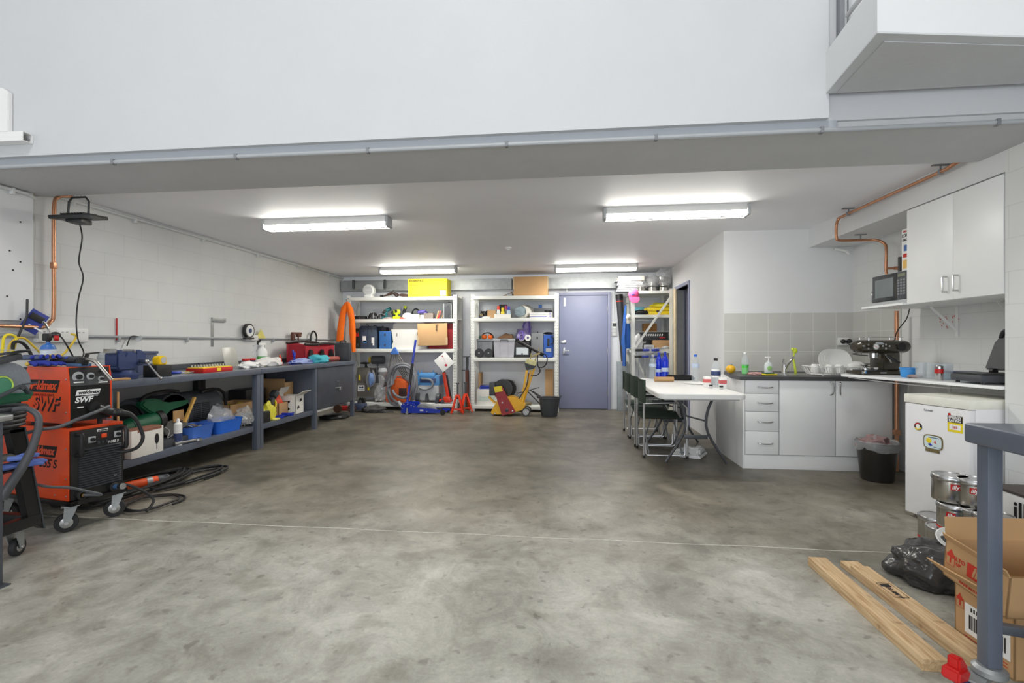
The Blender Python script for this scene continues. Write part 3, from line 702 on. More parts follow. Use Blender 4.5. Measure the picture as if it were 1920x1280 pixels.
# hand tools scattered on the bench
def driver(label, px, py, hm, ang, L=.2, grp=None, name='screwdriver'):
    q = onb(px, py); t = T(name, label, 'screwdriver', (q.x, q.y, BZ+.013), R(ang), grp)
    G().lathe([(0, 0), (.009, .002), (.013, .02), (.012, .08), (.008, .095), (0, .096)], (0, 0, 0), 12, rot=(0, PI/2, 0)).to('handle', hm, t)
    G().cyl((.09, 0, 0), (L, 0, 0), .0035, n=8).to('shaft', M_steel, t)
driver('blue-handled screwdriver nearest the yellow tape measure', 318, 690, M_blue, 60)
driver('green-handled screwdriver lying mid-bench left of the red drill case', 352, 688, M_green, 75, .24)
driver('black and yellow screwdriver nearest the bench front edge', 372, 690, M_yel, 80, .22)
driver('red-handled screwdriver behind the black and yellow one', 380, 684, M_red, 100, .25)
t = T('marker_pen', 'white marker pen lying flat right of the tape measure', 'pen', (*onb(335, 688).xy, BZ+.008), R(65)); G().cyl((-.09, 0, 0), (.05, 0, 0), .008, n=10).to('barrel', M_white, t); G().cyl((.05, 0, 0), (.09, 0, 0), .0085, n=10).to('cap', M_yel, t)
# red case with yellow bit set
q = onb(402, 690)
t = T('drill_bit_case', 'open red case of yellow-capped drill bits on the bench', 'drill bit case', (-3.56, 4.50, BZ), R(2))
g = G(); g.bx(-.09, .09, -.22, .22, 0, .045, .006); g.to('case', M_red, t)
G().bx(-.08, .08, -.21, .21, .045, .052).to('insert', M_yel, t)
for k in range(20): G().cyl((-.05+.05*(k % 2), -.19+k*.02, .05), (-.05+.05*(k % 2), -.19+k*.02, .075), .008, n=8).to('drill_bit', M_lgrey, t)
G().bx(.089, .094, -.03, .03, .01, .04, .002).to('clasp', M_yel, t)
t = T('parts_packet', 'blue and yellow packet of bits behind the red drill case', 'packet', (-3.80, 4.80, BZ), R(85))
G().bx(-.1, .1, -.05, .05, 0, .02, .004).to('packet', mat('sky_blue_card', (70, 140, 210), .5), t); G().bx(-.1, .02, -.04, .05, .021, .035, .003).to('strip', M_yel, t)
a = aX(438, 660, -3.98)
t = T('perspex_plate', 'clear perspex plate with a round hole leaning on the backstop', 'plate', (-4.0, 5.42, BZ+.002))
g = G(); g.bx(-.004, .004, -.12, .12, 0, .24, .002); g.rot((0, R(-14), 0)); g.to('plate', mat('frosted_perspex', (214, 212, 204), .25, alpha=.7, var=0), t)
G().lathe([(.03, 0), (.05, 0), (.05, .006), (.03, .006)], (-.05, .02, .19), 24, rot=(0, PI/2-R(14), 0)).to('ring', M_lgrey, t)
def crumple(name, label, cat, loc, r, m, seed, amp=.5, rz=0, fold=.3, sub=3):
    return S(G().blob((0, 0, r[2]*.55), r, seed, amp, 2.2, sub, True, 0, fold).to(name, m, sharp=60), label, cat, loc=loc, rz=rz)
crumple('paper_wrapper', 'crumpled white paper wrapper on the bench left of the red-capped jars', 'paper', (*onb(468, 686).xy, BZ), (.07, .14, .05), M_paper, 3)
crumple('paper_wrapper', 'flattened white packaging on the bench front below the red-capped jars', 'paper', (*onb(484, 690).xy, BZ), (.05, .12, .02), M_lgrey, 4)
for k, (px, lab) in enumerate(((473, 'left one of two glue jars with red lids on the bench'), (484, 'right one of two glue jars with red lids on the bench'))):
    q = onb(px, 681); t = T('glue_jar', lab, 'jar', (q.x-.08, q.y, BZ), 0, 'glue jars')
    G().lathe([(0, 0), (.035, 0), (.038, .01), (.038, .075), (.03, .085), (0, .085)], (0, 0, 0), 20).to('body', mat('glue_jar_navy', (60, 66, 88), .3), t)
    G().lathe([(0, .085), (.042, .085), (.042, .105), (0, .107)], (0, 0, 0), 20).to('lid', M_red, t)
# white spray bottle / carton with green label
q = onb(513, 680)
t = T('spray_bottle', 'white spray bottle with a green and black label on the bench', 'bottle', (q.x-.15, q.y, BZ), 0)
G().lathe([(0, 0), (.055, 0), (.06, .01), (.06, .17), (.045, .21), (.02, .235), (.02, .26), (0, .26)], (0, 0, 0), 24).to('body', M_white, t)
G().lathe([(.0612, .04), (.062, .042), (.062, .12), (.0612, .122)], (0, 0, 0), 24).to('label', mat('lime_label', (80, 170, 70), .5), t)
G().lathe([(.0615, .02), (.0625, .022), (.0625, .05), (.0615, .052)], (0, 0, 0), 24).to('label_band', M_black, t)
g = G(); g.box((0, .0, .275), (.035, .11, .035), .008); g.box((.0, .05, .25), (.015, .02, .05), .004, rot=(R(25), 0, 0)); g.to('trigger', M_white, t)
t = T('face_shield', 'bent clear face shield leaning behind the white spray bottle', 'visor', (q.x-.24, q.y+.02, BZ))
G().sheet(8, 6, lambda u, v: (.05*math.sin(u*PI), -.08+.2*u, .02+.24*v+.03*u), .003).to('visor', M_bag, t)
crumple('cleaning_rag', 'crumpled white cleaning rag with navy stripe beside the spray bottle', 'rag', (*onb(506, 684).xy, BZ), (.08, .22, .07), mat('white_cotton', (224, 222, 220), .9, bump=.2), 8)
crumple('cleaning_rag', 'crumpled cyan cleaning rag heaped on the bench before the red bag', 'rag', (-3.60, 6.72, BZ), (.10, .22, .07), mat('cyan_cotton', (70, 172, 188), .9, bump=.2), 11)
crumple('latex_glove', 'crumpled pale blue disposable gloves lying beside the blue clamps', 'glove', (*onb(566, 681).xy, BZ), (.08, .25, .045), mat('pale_blue_latex', (150, 164, 214), .6), 13)
crumple('paper_wrapper', 'sheet of yellowish paper under the white rag on the bench', 'paper', (*onb(500, 688).xy, BZ), (.06, .2, .012), mat('cream_paper', (214, 208, 160), .8), 15, .2, fold=.05)
q = onb(541, 683)
g = G(); g.lathe([(0, 0), (.04, 0), (.036, .01), (.008, .13), (0, .135)], (0, 0, 0), 16); S(g.to('nozzle_cone', mat('orange_plastic', (226, 66, 30), .4)), 'small orange cone standing on the bench', 'cone', loc=(q.x-.12, q.y, BZ))
q = onb(553, 683)
t = T('spring_clamp', 'upright blue plastic clamp standing beside the orange cone', 'clamp', (q.x, q.y, BZ), R(0))
g = G(); g.bar((0, -.04, .0), (0, .0, .16), .025, .02, .004); g.bar((0, 0, .02), (0, -.05, .19), .02, .018, .004); g.box((0, -.02, .025), (.08, .14, .045), .01); g.to('jaws', M_blue, t)
q = onb(575, 684)
t = T('caulking_gun', 'blue caulking gun lying flat on the front of the bench', 'tool', (q.x+.06, q.y, BZ+.012), R(85))
G().cyl((-.2, 0, .01), (.16, 0, .01), .016, n=12).to('barrel', M_blue, t); G().bx(.14, .2, -.02, .02, -.01, .04, .005).to('handle', M_blue, t); G().cyl((-.25, 0, .01), (-.2, 0, .01), .005, n=8).to('nozzle', M_white, t)
# red tool bag
q = onb(585, 676)
t = T('tool_bag', 'open-topped red and black tool bag at the far end of the bench', 'bag', (-3.92, 7.10, BZ), R(90))
g = G(); g.sheet(12, 4, lambda u, v: (-.44+.88*u, -.15-.01*math.sin(u*9), .25*v*(1+.06*math.sin(u*7))), .012); g.sheet(12, 4, lambda u, v: (-.44+.88*u, .13, .28*v*(1+.06*math.sin(u*8))), .012)
g.bx(-.45, .45, -.16, .14, 0, .02, .006)
for s in (-1, 1): g.prism([(-.15, 0), (.13, 0), (.1, .27), (-.12, .26)], .012, 'X', s*.44-.006)
g.to('body', mat('red_nylon', (158, 30, 44), .8, var=.15, bump=.2), t)
g = G(); g.tube([(-.45, -.15, .27), (-.2, -.16, .265), (.1, -.16, .28), (.45, -.15, .27)], .018, 8); g.tube([(-.45, .13, .29), (0, .13, .31), (.45, .13, .29)], .018, 8); g.to('rim', M_black, t)
for x in (-.33, 0, .3): G().prism([(x-.11, .01), (x+.11, .01), (x+.04, .15), (x+.035, .19), (x-.035, .19), (x-.05, .13)], .025, 'Y', -.19, bev=.006).to('pocket', M_black, t)
t = T('tool_roll', 'rolled brick-red mat with black end lying on the bench front', 'roll', (-3.64, 7.10, BZ+.04), R(82))
G().cyl((-.25, 0, 0), (.25, 0, 0), .038, n=20).to('roll', mat('brick_red_rubber', (150, 76, 66), .7, var=.1), t); G().cyl((-.33, 0, 0), (-.25, 0, 0), .04, .045, n=20).to('end', M_black, t); G().cyl((-.14, 0, 0), (-.12, 0, 0), .0395, n=20).to('strap', M_wood, t)
a = onb(645, 672)
t = T('carry_case', 'black hard carry case with handle standing on the bench end', 'case', (-3.555, 7.42, BZ), R(6))
g = G(); g.bx(-.12, .12, -.05, -.001, 0, .29, .022); g.bx(-.12, .12, .001, .05, 0, .29, .022); g.to('shell', mat('charcoal_case', (54, 57, 62), .5), t)
G().tube([(-.045, 0, .28), (-.045, 0, .315), (-.03, 0, .325), (.03, 0, .325), (.045, 0, .315), (.045, 0, .28)], .009, 8, smooth=False).to('handle', M_black, t)
G().bx(-.085, .085, -.056, -.05, .04, .22, .008).to('panel', M_dgrey, t)
t = T('spray_can', 'little yellow-green bottle between the red bag and black case', 'bottle', (-3.95, 7.5, BZ)); G().lathe([(0, 0), (.03, 0), (.03, .08), (.012, .1), (.012, .13), (0, .13)], (0, 0, 0), 16).to('body', mat('lime_plastic', (200, 206, 50), .4), t)

# --- below: things on the lower shelf
SZ = .266
def shelfpt(px, py): return aZ(px, py, SZ)
t = T('carton', 'white carton with a black soot mark on the lower bench shelf', 'box', (-3.57, 3.635, SZ), R(2))
g = G(); g.bx(-.11, .13, -.16, .16, 0, .22, .002); g.to('box', M_wcard, t)
g = G(); g.bx(-.1, .12, -.15, .15, .221, .226); g.to('top_flap', mat('reddish_brown_card', (140, 92, 74), .8), t)
g = G(); g.sph((.131, .09, .12), .03, (.02, .8, 1.5)); g.bx(.13, .1315, .087, .093, .03, .09); g.to('soot_mark', M_ink, t)
g = G(); g.bx(.126, .1316, -.1, .14, .2, .221); g.to('edge_tape', mat('reddish_brown_card', (140, 92, 74), .8), t)
# small blue white box + mesh crate
t = T('wire_crate', 'black wire mesh crate on the shelf behind the welder cables', 'crate', (-3.58, 3.37, SZ), 0)
g = G()
for k in range(9):
    z = .01+k*.016; g.tube([(.1, -.08, z), (.1, .09, z)], .002, 4, smooth=False); g.tube([(-.1, -.08, z), (.1, -.08, z)], .002, 4, smooth=False)
for k in range(11):
    y = -.08+k*.017; g.tube([(.1, y, 0), (.1, y, .15)], .002, 4, smooth=False)
g.bx(-.1, .1, -.08, .09, 0, .006); g.to('mesh', M_black, t)
crumple('cable_bundle', 'tangle of black leads dumped in the wire mesh crate', 'cable', (-3.6, 3.37, SZ+.008), (.07, .06, .13), M_cable, 19, .5, fold=.5)
# chop saw
t = T('chop_saw', 'green and black abrasive chop saw on the lower bench shelf', 'saw', (-3.66, 3.93, SZ), R(0))
G().bx(-.2, .16, -.2, .24, 0, .07, .008).to('base', M_dgrey, t)
g = G(); g.cyl((.0, .16, .26), (.06, .16, .26), .19, n=40); g.to('blade', mat('abrasive_disc', (104, 102, 98), .8, var=.12), t)
g = G(); pts = [(.16+.2*math.cos(a), .26+.2*math.sin(a)) for a in [R(-10+k*12) for k in range(17)]]; g.prism(pts+[(.0, .2)], .09, 'X', -.03, bev=.008); g.to('blade_guard', M_dgrey, t)
g = G(); g.cyl((.03, -.28, .22), (.03, -.02, .24), .075, .085, n=24); g.cyl((.03, -.33, .215), (.03, -.28, .22), .055, .07, n=24); g.to('motor', M_green, t)
G().cyl((.03, -.04, .24), (.03, .02, .245), .092, n=24).to('motor_collar', M_black, t)
g = G(); g.prism([(-.02, .2), (.12, .3), (.3, .33), (.36, .37), (.3, .4), (.1, .40), (-.06, .44), (-.16, .44), (-.2, .4), (-.13, .34), (-.06, .3)], .07, 'X', -.005, bev=.014); g.to('arm', M_green, t)
g = G(); g.tube([(.03, -.17, .42), (.03, -.1, .47), (.03, .1, .49), (.03, .24, .47)], .017, 10); g.to('handle', M_black, t)
G().prism([(.1, .06), (.26, .06), (.26, .1), (.2, .17), (.15, .17)], .05, 'X', -.08, bev=.005).to('vice_jaw', M_galv, t)
G().tube([(.05, .0, .2), (.1, .06, .14), (.12, .02, .08), (.1, .1, .09)], .004, 6).to('lead', M_lgrey, t)
crumple('cable_bundle', 'coiled leads lying on the chop saw base', 'cable', (-3.62, 3.84, SZ+.072), (.06, .12, .07), M_cable, 23, .4, fold=.5)
# heater
t = T('space_heater', 'large dark grey space heater with tubular handles on the bench shelf', 'heater', (-3.95, 4.40, SZ), 0)
g = G(); n = 14; pr = [(.17*math.cos(2*PI*k/28), .23+.19*math.sin(2*PI*k/28)) for k in range(28)]
g.prism(pr, 1.0, 'Y', -.42, bev=.01)
g.to('barrel', mat('heater_grey', (88, 92, 98), .5, var=.06), t)
G().cyl((0, -.44, .23), (0, -.41, .23), .14, n=28).to('nozzle_ring', M_black, t)
for y in (.03, .19, .31):
    g = G()
    for k in range(9): g.box((.172-.0, y, .14+k*.02), (.012, .09, .007))
    g.to('vent', M_black, t)
g = G(); g.bx(-.13, .15, -.35, .5, 0, .05, .01); g.to('fuel_tank', M_dgrey, t)
G().tube([(.17, .24, .41), (.17, .32, .43), (.17, .44, .43), (.17, .54, .40), (.17, .60, .32), (.17, .62, .05)], .016, 8).to('handle', M_black, t)
# pale wooden off-cut leaning
t = T('paint_brush', 'pale wooden board and bristle brush leaning against the chop saw', 'brush', (-3.57, 4.13, SZ), 0)
G().prism([(-.06, .2), (.06, .2), (.09, .40), (-.05, .38)], .012, 'X', 0).rot((0, R(-8), 0)).to('board', M_wood, t)
G().bar((.04, -.0, .19), (.05, .11, .41), .03, .02, .004).to('handle', mat('varnished_wood', (206, 162, 84), .5), t)
# spray can
def spray(label, loc, r, h, m, capm, band, group=None):
    t = T('spray_can', label, 'spray can', loc, 0, group)
    G().lathe([(0, 0), (r, 0), (r, h*.8), (r*.8, h*.84), (r*.45, h*.87), (0, h*.87)], (0, 0, 0), 22).to('can', m, t)
    G().lathe([(r*.42, h*.86), (r*.42, h*.97), (r*.3, h), (0, h)], (0, 0, 0), 16).to('nozzle', capm, t)
    G().lathe([(r*1.01, h*.15), (r*1.02, h*.16), (r*1.02, h*.45), (r*1.01, h*.46)], (0, 0, 0), 22).to('label', band, t)
    return t
spray('white and blue aerosol can with a long nozzle beside the wrench', (-3.50, 4.02, SZ), .033, .24, M_white, M_white, M_navy)
t = T('ring_spanner', 'thick chrome spanner lying on the edge of the lower shelf', 'spanner', (-3.47, 4.06, SZ+.02), R(80))
G().cyl((-.1, 0, 0), (.12, 0, 0), .016, n=14).to('shank', M_steel, t); G().lathe([(.012, -.012), (.034, -.012), (.034, .012), (.012, .012), (.012, -.012)], (.14, 0, 0), 22).to('ring_end', M_chrome, t)
# blue tubs
def tub(label, loc, w, l, h, rz, m, bits):
    t = T('plastic_tub', label, 'tub', loc, rz, 'blue tubs on the lower bench shelf')
    prof = []
    def rr(sx, sy, r, z): 
        return [(V((cx*(sx/2-r)+r*math.cos(a), cy*(sy/2-r)+r*math.sin(a), z))) for cx, cy, a0 in ((1, 1, 0), (-1, 1, 90), (-1, -1, 180), (1, -1, 270)) for a in [R(a0+k*22.5) for k in range(5)]]
    g = G(); rings = [rr(w*.82, l*.82, .03, 0), rr(w*.95, l*.95, .04, h*.85), rr(w, l, .045, h), rr(w*.97, l*.97, .04, h), rr(w*.9, l*.9, .04, h*.8), rr(w*.78, l*.78, .03, .008)]
    vs = [[g.bm.verts.new(p) for p in r] for r in rings]
    g.bm.faces.new(vs[0][::-1]); g.bm.faces.new(vs[-1])
    for A, B in zip(vs, vs[1:]):
        for k in range(len(A)): g.bm.faces.new([A[k], A[(k+1) % len(A)], B[(k+1) % len(A)], B[k]])
    g.to('tub', m, t)
    return t
tub('pale blue oval plastic tub of metal scraps on the lower bench shelf', (-3.585, 4.29, SZ), .24, .36, .135, R(4), mat('faded_blue_tub', (62, 108, 196), .5), 1)
tub('bright blue plastic tub holding small plastic bags, right of the paler tub', (-3.58, 4.69, SZ), .24, .38, .13, R(-3), M_tub, 1)
for k in range(12):
    x, y = -3.585+random.uniform(-.07, .07), 4.29+random.uniform(-.12, .12); t = T('steel_offcut', 'loose piece of scrap metal heaped in the pale blue tub', 'scrap', (x, y, SZ+.10+random.uniform(0, .03)), random.uniform(0, 3), 'scrap pieces in the pale blue tub')
    G().box((0, 0, .01), (random.uniform(.03, .1), random.uniform(.01, .05), .008), .002, rot=(random.uniform(-.4, .4), random.uniform(-.4, .4), 0)).to('offcut', random.choice([M_galv, M_dgrey, M_wood]), t)
crumple('plastic_bag', 'clear plastic bag of small parts spilling out of the bright blue tub', 'plastic bag', (-3.60, 4.69, SZ+.04), (.08, .13, .13), M_bag, 31, .5, fold=.5)
crumple('plastic_bag', 'clear bag bulging behind the two blue tubs', 'plastic bag', (-3.78, 4.86, SZ), (.05, .10, .16), M_bag, 33, .5, fold=.5)
# bag of silver fasteners
t = T('bag_of_fasteners', 'clear bag full of silver fasteners by the middle bench leg', 'bag', (-3.57, 5.04, SZ), 0)
G().blob((0, 0, .09), (.11, .13, .12), 41, .35, 2.5, 3, True, 0, .2).to('bag', M_bag, t)
g = G(); random.seed(3)
for k in range(170):
    a = random.uniform(0, 2*PI); r = random.uniform(0, 1)**.5; z = random.uniform(0, 1)
    rr_ = (1-z*.6)*r
    g.box((.1*rr_*math.cos(a), .12*rr_*math.sin(a), .012+z*.13), (.022, .006, .006), rot=(random.uniform(0, 3), random.uniform(0, 3), random.uniform(0, 3)))
g.to('fasteners', M_galv, t, kind='stuff')
def carton(name, label, loc, w, d, h, rz=0, m=M_card, flaps=None, cat='box', tape=None, group=None, open_=False, th=.005):
    """w along local x, d along local y; flaps: list of (side, length, opening angle deg)"""
    t = T(name, label, cat, loc, rz, group)
    g = G()
    if open_:
        g.bx(-w/2, w/2, -d/2, d/2, 0, th); g.bx(-w/2, w/2, -d/2, -d/2+th, 0, h); g.bx(-w/2, w/2, d/2-th, d/2, 0, h); g.bx(-w/2, -w/2+th, -d/2, d/2, 0, h); g.bx(w/2-th, w/2, -d/2, d/2, 0, h)
    else: g.bx(-w/2, w/2, -d/2, d/2, 0, h, .002)
    g.to('box', m, t)
    for side, ln, ang in (flaps or []):
        g = G(); a = R(ang)   # 0 = shut, 90 = upright, 180 = folded right out
        if side in 'xX':
            s = 1 if side == 'X' else -1; g.bx(0, -s*ln, -d/2, d/2, -th/2, th/2); g.rot((0, s*a, 0)); g.mv((s*w/2, 0, h))
        else:
            s = 1 if side == 'Y' else -1; g.bx(-w/2, w/2, 0, -s*ln, -th/2, th/2); g.rot((-s*a, 0, 0)); g.mv((0, s*d/2, h))
        g.to('flap', m, t)
    if tape: G().bx(-w/2-.001, w/2+.001, -.025, .025, h*.6, h+.001).to('tape', tape, t)
    return t
carton('carton', 'open brown carton holding yellow packs behind the fastener bag', (-3.86, 5.22, SZ), .32, .50, .235, 0, open_=True)
crumple('sponge_pack', 'yellow sponge pack poking out of the brown carton, left one', 'sponge', (-3.82, 5.12, SZ+.15), (.06, .06, .045), M_yel, 51, .3)
crumple('sponge_pack', 'yellow sponge pack poking out of the brown carton, right one', 'sponge', (-3.82, 5.30, SZ+.15), (.06, .06, .045), M_yel, 52, .3)
t = T('carry_case', 'black plastic tool case lying on the shelf behind the middle leg', 'case', (-4.0, 5.78, SZ), 0)
G().bx(-.12, .12, -.28, .12, 0, .35, .02).to('shell', M_black, t); G().bx(.12, .125, -.2, .04, .06, .28, .01).to('panel', M_dgrey, t)
carton('carton', 'small brown carton with orange parts showing, below the bench cabinet side', (-3.66, 5.77, SZ), .2, .2, .17, 0, open_=True)
crumple('orange_grips', 'orange plastic pieces heaped in the small brown carton', 'parts', (-3.66, 5.77, SZ+.07), (.07, .07, .12), mat('orange_plastic', (226, 66, 30), .4), 61, .3, fold=.5)
t = carton('carton', 'white printed box with black open flaps beside the cabinet side', (-3.60, 5.99, SZ), .26, .20, .24, 0, M_wcard, [('X', .12, 150), ('x', .12, 60)], open_=True)
for k, (y, z, s_) in enumerate(((-.03, .06, .05), (.03, .15, .05))): G().prism([(y-.03, z), (y+.03, z+.02), (y+.01, z+.05), (y-.02, z+.04)], .002, 'X', .13).to('print', M_ink, t)
g = G(); g.prism([(-.05, .05), (.0, .03), (.06, .07), (.02, .1)], .002, 'Y', -.1015); g.prism([(-.07, .13), (.05, .15), (.06, .18), (-.05, .17)], .002, 'Y', -.1015); g.to('print', M_ink, t)
carton('carton', 'tall brown carton upright at the back of the shelf by the cabinet', (-3.86, 6.14, SZ), .3, .2, .40, 0, M_card, [('y', .05, 80)])
t = T('cordless_tool', 'grey and lime cordless tool leaning by the yellow bag', 'power tool', (-3.60, 5.58, SZ), 0)
g = G(); g.bar((0, -.06, .12), (0, .02, .25), .06, .06, .015); g.bar((0, .02, .26), (0, .09, .32), .08, .07, .012); g.to('body', M_dgrey, t)
G().tube([(.0, -.05, .15), (.02, .02, .1), (.02, .06, .18), (0, .03, .25)], .012, 8).to('handle', M_yel, t)
crumple('plastic_bag', 'crumpled yellow plastic bag just right of the middle bench leg', 'plastic bag', (-3.54, 5.42, SZ), (.055, .11, .13), mat('yellow_film', (222, 214, 70), .35, alpha=.92), 71, .4, fold=.4)
t = T('battery_pack', 'black battery pack standing right of the middle leg', 'battery', (-3.48, 5.27, SZ), 0); G().bx(-.03, .03, -.06, .06, 0, .12, .008).to('case', M_black, t); G().bx(-.025, .025, -.05, .05, .12, .132, .004).to('terminal', M_dgrey, t)
t = T('bar_clamp', 'blue bar clamp lying flat on the lower shelf by the cabinet', 'clamp', (-3.50, 5.74, SZ+.012), R(95))
g = G(); g.bx(-.2, .2, -.008, .008, -.006, .008, .002); g.bx(-.2, -.17, -.05, .05, -.01, .02, .004); g.bx(.05, .09, -.05, .05, -.01, .02, .004); g.to('clamp', M_blue, t)
t = T('bar_clamp', 'second blue bar clamp lying behind the first by the cabinet', 'clamp', (-3.52, 5.70, SZ+.024), R(82))
g = G(); g.bx(-.2, .2, -.008, .008, -.006, .008, .002); g.bx(-.2, -.17, -.05, .05, -.01, .02, .004); g.bx(.02, .06, -.05, .05, -.01, .02, .004); g.to('clamp', M_blue, t)
S(G().bx(-.03, .03, -.05, .05, 0, .02, .006).to('chalk_block', mat('pale_yellow_card', (226, 216, 120), .6)), 'small pale yellow block on the shelf edge by the blue clamps', 'block', loc=(-3.47, 5.46, SZ), rz=0)
# on the floor: angle grinder and leads
t = T('angle_grinder', 'orange angle grinder lying on the floor under the near bench', 'power tool', (-3.44, 3.62, .045), R(62))
G().cyl((-.14, 0, 0), (.08, 0, 0), .034, .037, n=20).to('body', mat('tool_orange', (224, 84, 28), .45), t); G().cyl((.08, 0, 0), (.16, 0, 0), .04, .034, n=20).to('gear_head', M_dgrey, t); G().cyl((.0, 0, 0), (.04, 0, 0), .039, n=20).to('band', M_galv, t); G().cyl((.13, 0, -.03), (.13, 0, .03), .03, n=16).to('flange', M_dgrey, t)
def coil(label, c, rx, ry, n, r, m, seed, zs=.5, rz=0, name='cable_coil', cat='cable', tail=None):
    random.seed(seed); pts = []
    for k in range(n*12):
        a = 2*PI*k/12; j = 1+.16*math.sin(k*.37+seed)+random.uniform(-.05, .05)
        pts.append((rx*j*math.cos(a)+.02*math.sin(k), ry*j*math.sin(a), r+zs*r*2*(k/12)+r*.6*abs(math.sin(a*.5+k*.13))))
    if tail: pts += [V(p) for p in tail]
    return S(G().tube(pts, r, 7, sub=3).to(name, m), label, cat, loc=c, rz=rz)
coil('loose heap of black welding cables on the floor by the near bench', (-3.42, 3.55, 0), .16, .42, 6, .011, M_cable, 5)
coil('black cable loop on the floor reaching out past the welder', (-3.25, 3.86, 0), .13, .34, 3, .01, M_cable, 9)
coil('dark grey lead looping on the floor beside the welder castor', (-3.02, 3.25, 0), .16, .18, 2, .008, M_cable, 12)

# ================= welder on its castor trolley =================
WC = (-3.10, 2.71, 0); WR = R(-11)
t = T('welding_machine', 'large orange welding power source at the bottom of the castor trolley', 'welder', WC, WR)
U0, U1 = .195, .655; WY = .32; LL = .66
G().bx(-LL, -.02, .006, WY-.006, U0, U1-.02, .004).to('chassis', M_black, t)
g = G(); g.bx(-LL, -.015, -.002, .006, U0, U1, .003); g.bx(-LL, -.015, WY-.006, WY+.002, U0, U1, .003); g.bx(-LL, -.015, 0, WY, U1-.02, U1, .003)
g.to('side_panel', M_orange, t)
g = G(); g.bx(-.02, .0, .006, WY-.006, U0, U1-.02, .003); g.to('front_panel', M_black, t)
g = G()
for k in range(17): g.box((.006, WY/2+.01, U0+.065+k*.0155), (.012, WY-.07, .006), rot=(0, R(25), 0))
g.to('louvre_grille', M_dgrey, t)
for y in (.035, WY-.02):
    g = G(); g.tube([(.0, y, U0+.285), (.045, y, U0+.29), (.05, y, U0+.30), (.05, y, U0+.41), (.045, y, U0+.42), (.0, y, U0+.42)], .013, 8, smooth=False); g.to('front_handle', M_black, t)
G().box((.004, .19, U0+.385), (.012, .03, .026), .003).to('power_switch', mat('lit_orange_switch', (240, 84, 40), .4), t)
for y, z in ((.12, .37), (.275, .38)):
    G().box((.002, y, U0+z), (.006, .042, .04), .002).to('dial_plate', M_lgrey, t); G().cyl((.0, y, U0+z), (.02, y, U0+z), .012, n=14).to('dial', M_black, t)
for y in (.155, .18, .205): G().cyl((0, y, U0+.345), (.014, y, U0+.345), .008, n=12).to('knob', M_dgrey, t)
G().bx(.001, .003, .15, .215, U0+.415, U0+.43).to('badge', M_paper, t)
text('weldmax', .016, M_ink, t, (.0035, .183, U0+.4225), FX, .3, .0006)
text('Y-355 S', .022, M_paper, t, (.002, .245, U0+.335), FX, .3, .0008)
for y in (.05, .24): G().lathe([(0, 0), (.03, 0), (.03, .03), (.018, .034), (.014, .02), (0, .02)], (0, y, U0+.03), 20, rot=(0, PI/2, 0)).to('cable_socket', M_black, t); G().cyl((.02, y, U0+.03), (.036, y, U0+.03), .009, n=12).to('socket_pin', mat('brass', (190, 150, 70), .3, 1), t)
G().bx(.001, .003, .255, .27, U0+.09, U0+.105).to('badge', M_paper, t)
def weld_logo(t, x, z, s, y=-.0025, rot=FY, front=False):
    pass
# name plate on the side
def side_plate(t, xc, zc, s, y0=-.0025):
    G().prism([(xc-.15*s, zc-.036*s), (xc+.13*s, zc-.036*s), (xc+.155*s, zc+.036*s), (xc-.14*s, zc+.036*s)], .0012, 'Y', y0-.001).to('name_plate', M_ink, t)
    text('weldmax', .068*s, M_orange, t, (xc, y0-.0016, zc+.002), FY, .3, .0026*s, sx=.98)
    text('WELDING EXCELLENCE', .018*s, mat('dark_red_ink', (120, 30, 20), .6, var=0), t, (xc, y0-.001, zc-.052*s), FY, 0, .0004, sx=1.1)
side_plate(t, -.27, U1-.155, 1.0)
text('Y-355 S', .075, M_ink, t, (-.245, -.0025, U1-.235), FY, .25, .0015)
for x, z in ((-.035, .33), (-.035, .14), (-.035, .03), (-.14, .03), (-.55, .03)): G().sph((x, -.003, U0+z), .006, (1, .5, 1), n=10).to('screw', M_steel, t)
# wire feeder on top
FZ0, FZ1 = .685, 1.045
t = T('wire_feeder', 'orange wire feeder stacked on top of the welding power source', 'welder', (WC[0]+.0, WC[1]+.0, 0), WR)
LU = .47; UY = .235
G().bx(-LU, -.012, .004, UY-.004, FZ0+.01, FZ1-.006, .004).to('chassis', M_black, t)
g = G(); pr = [(-LU, FZ0), (-.012, FZ0), (-.012, FZ1-.1), (-.03, FZ1), (-LU+.04, FZ1), (-LU, FZ1-.07)]
pr = [(-LU, FZ0), (-.004, FZ0), (-.004, FZ1-.12), (-.02, FZ1), (-LU+.07, FZ1), (-LU, FZ1-.11)]
g.prism(pr, .008, 'Y', -.004, bev=.002); g.prism([(-.03, FZ0), (.004, FZ0), (.004, FZ1-.1), (-.012, FZ1), (-.03, FZ1)], .008, 'Y', UY-.004, bev=.002); g.bx(-LU+.06, -.02, .0, UY, FZ1-.006, FZ1)
g.prism([(-LU+.068, FZ1), (-LU-.002, FZ1-.112), (-LU-.002, FZ1-.118), (-LU+.073, FZ1-.003)], UY, 'Y', 0)
g.to('side_panel', M_orange, t)
G().prism([(-.02, FZ0+.01), (-.004, FZ0+.01), (-.004, FZ1-.125), (-.02, FZ1-.125)], UY-.008, 'Y', .004).to('front_panel', M_blkp, t)
G().prism([(-.004, FZ1-.122), (-.02, FZ1-.008), (-.03, FZ1-.008), (-.02, FZ1-.122)], UY-.008, 'Y', .004).to('control_panel', mat('control_panel_grey', (62, 64, 66), .4), t)
def fz(z): return -.004-(.016*(z-(FZ1-.122))/.114)
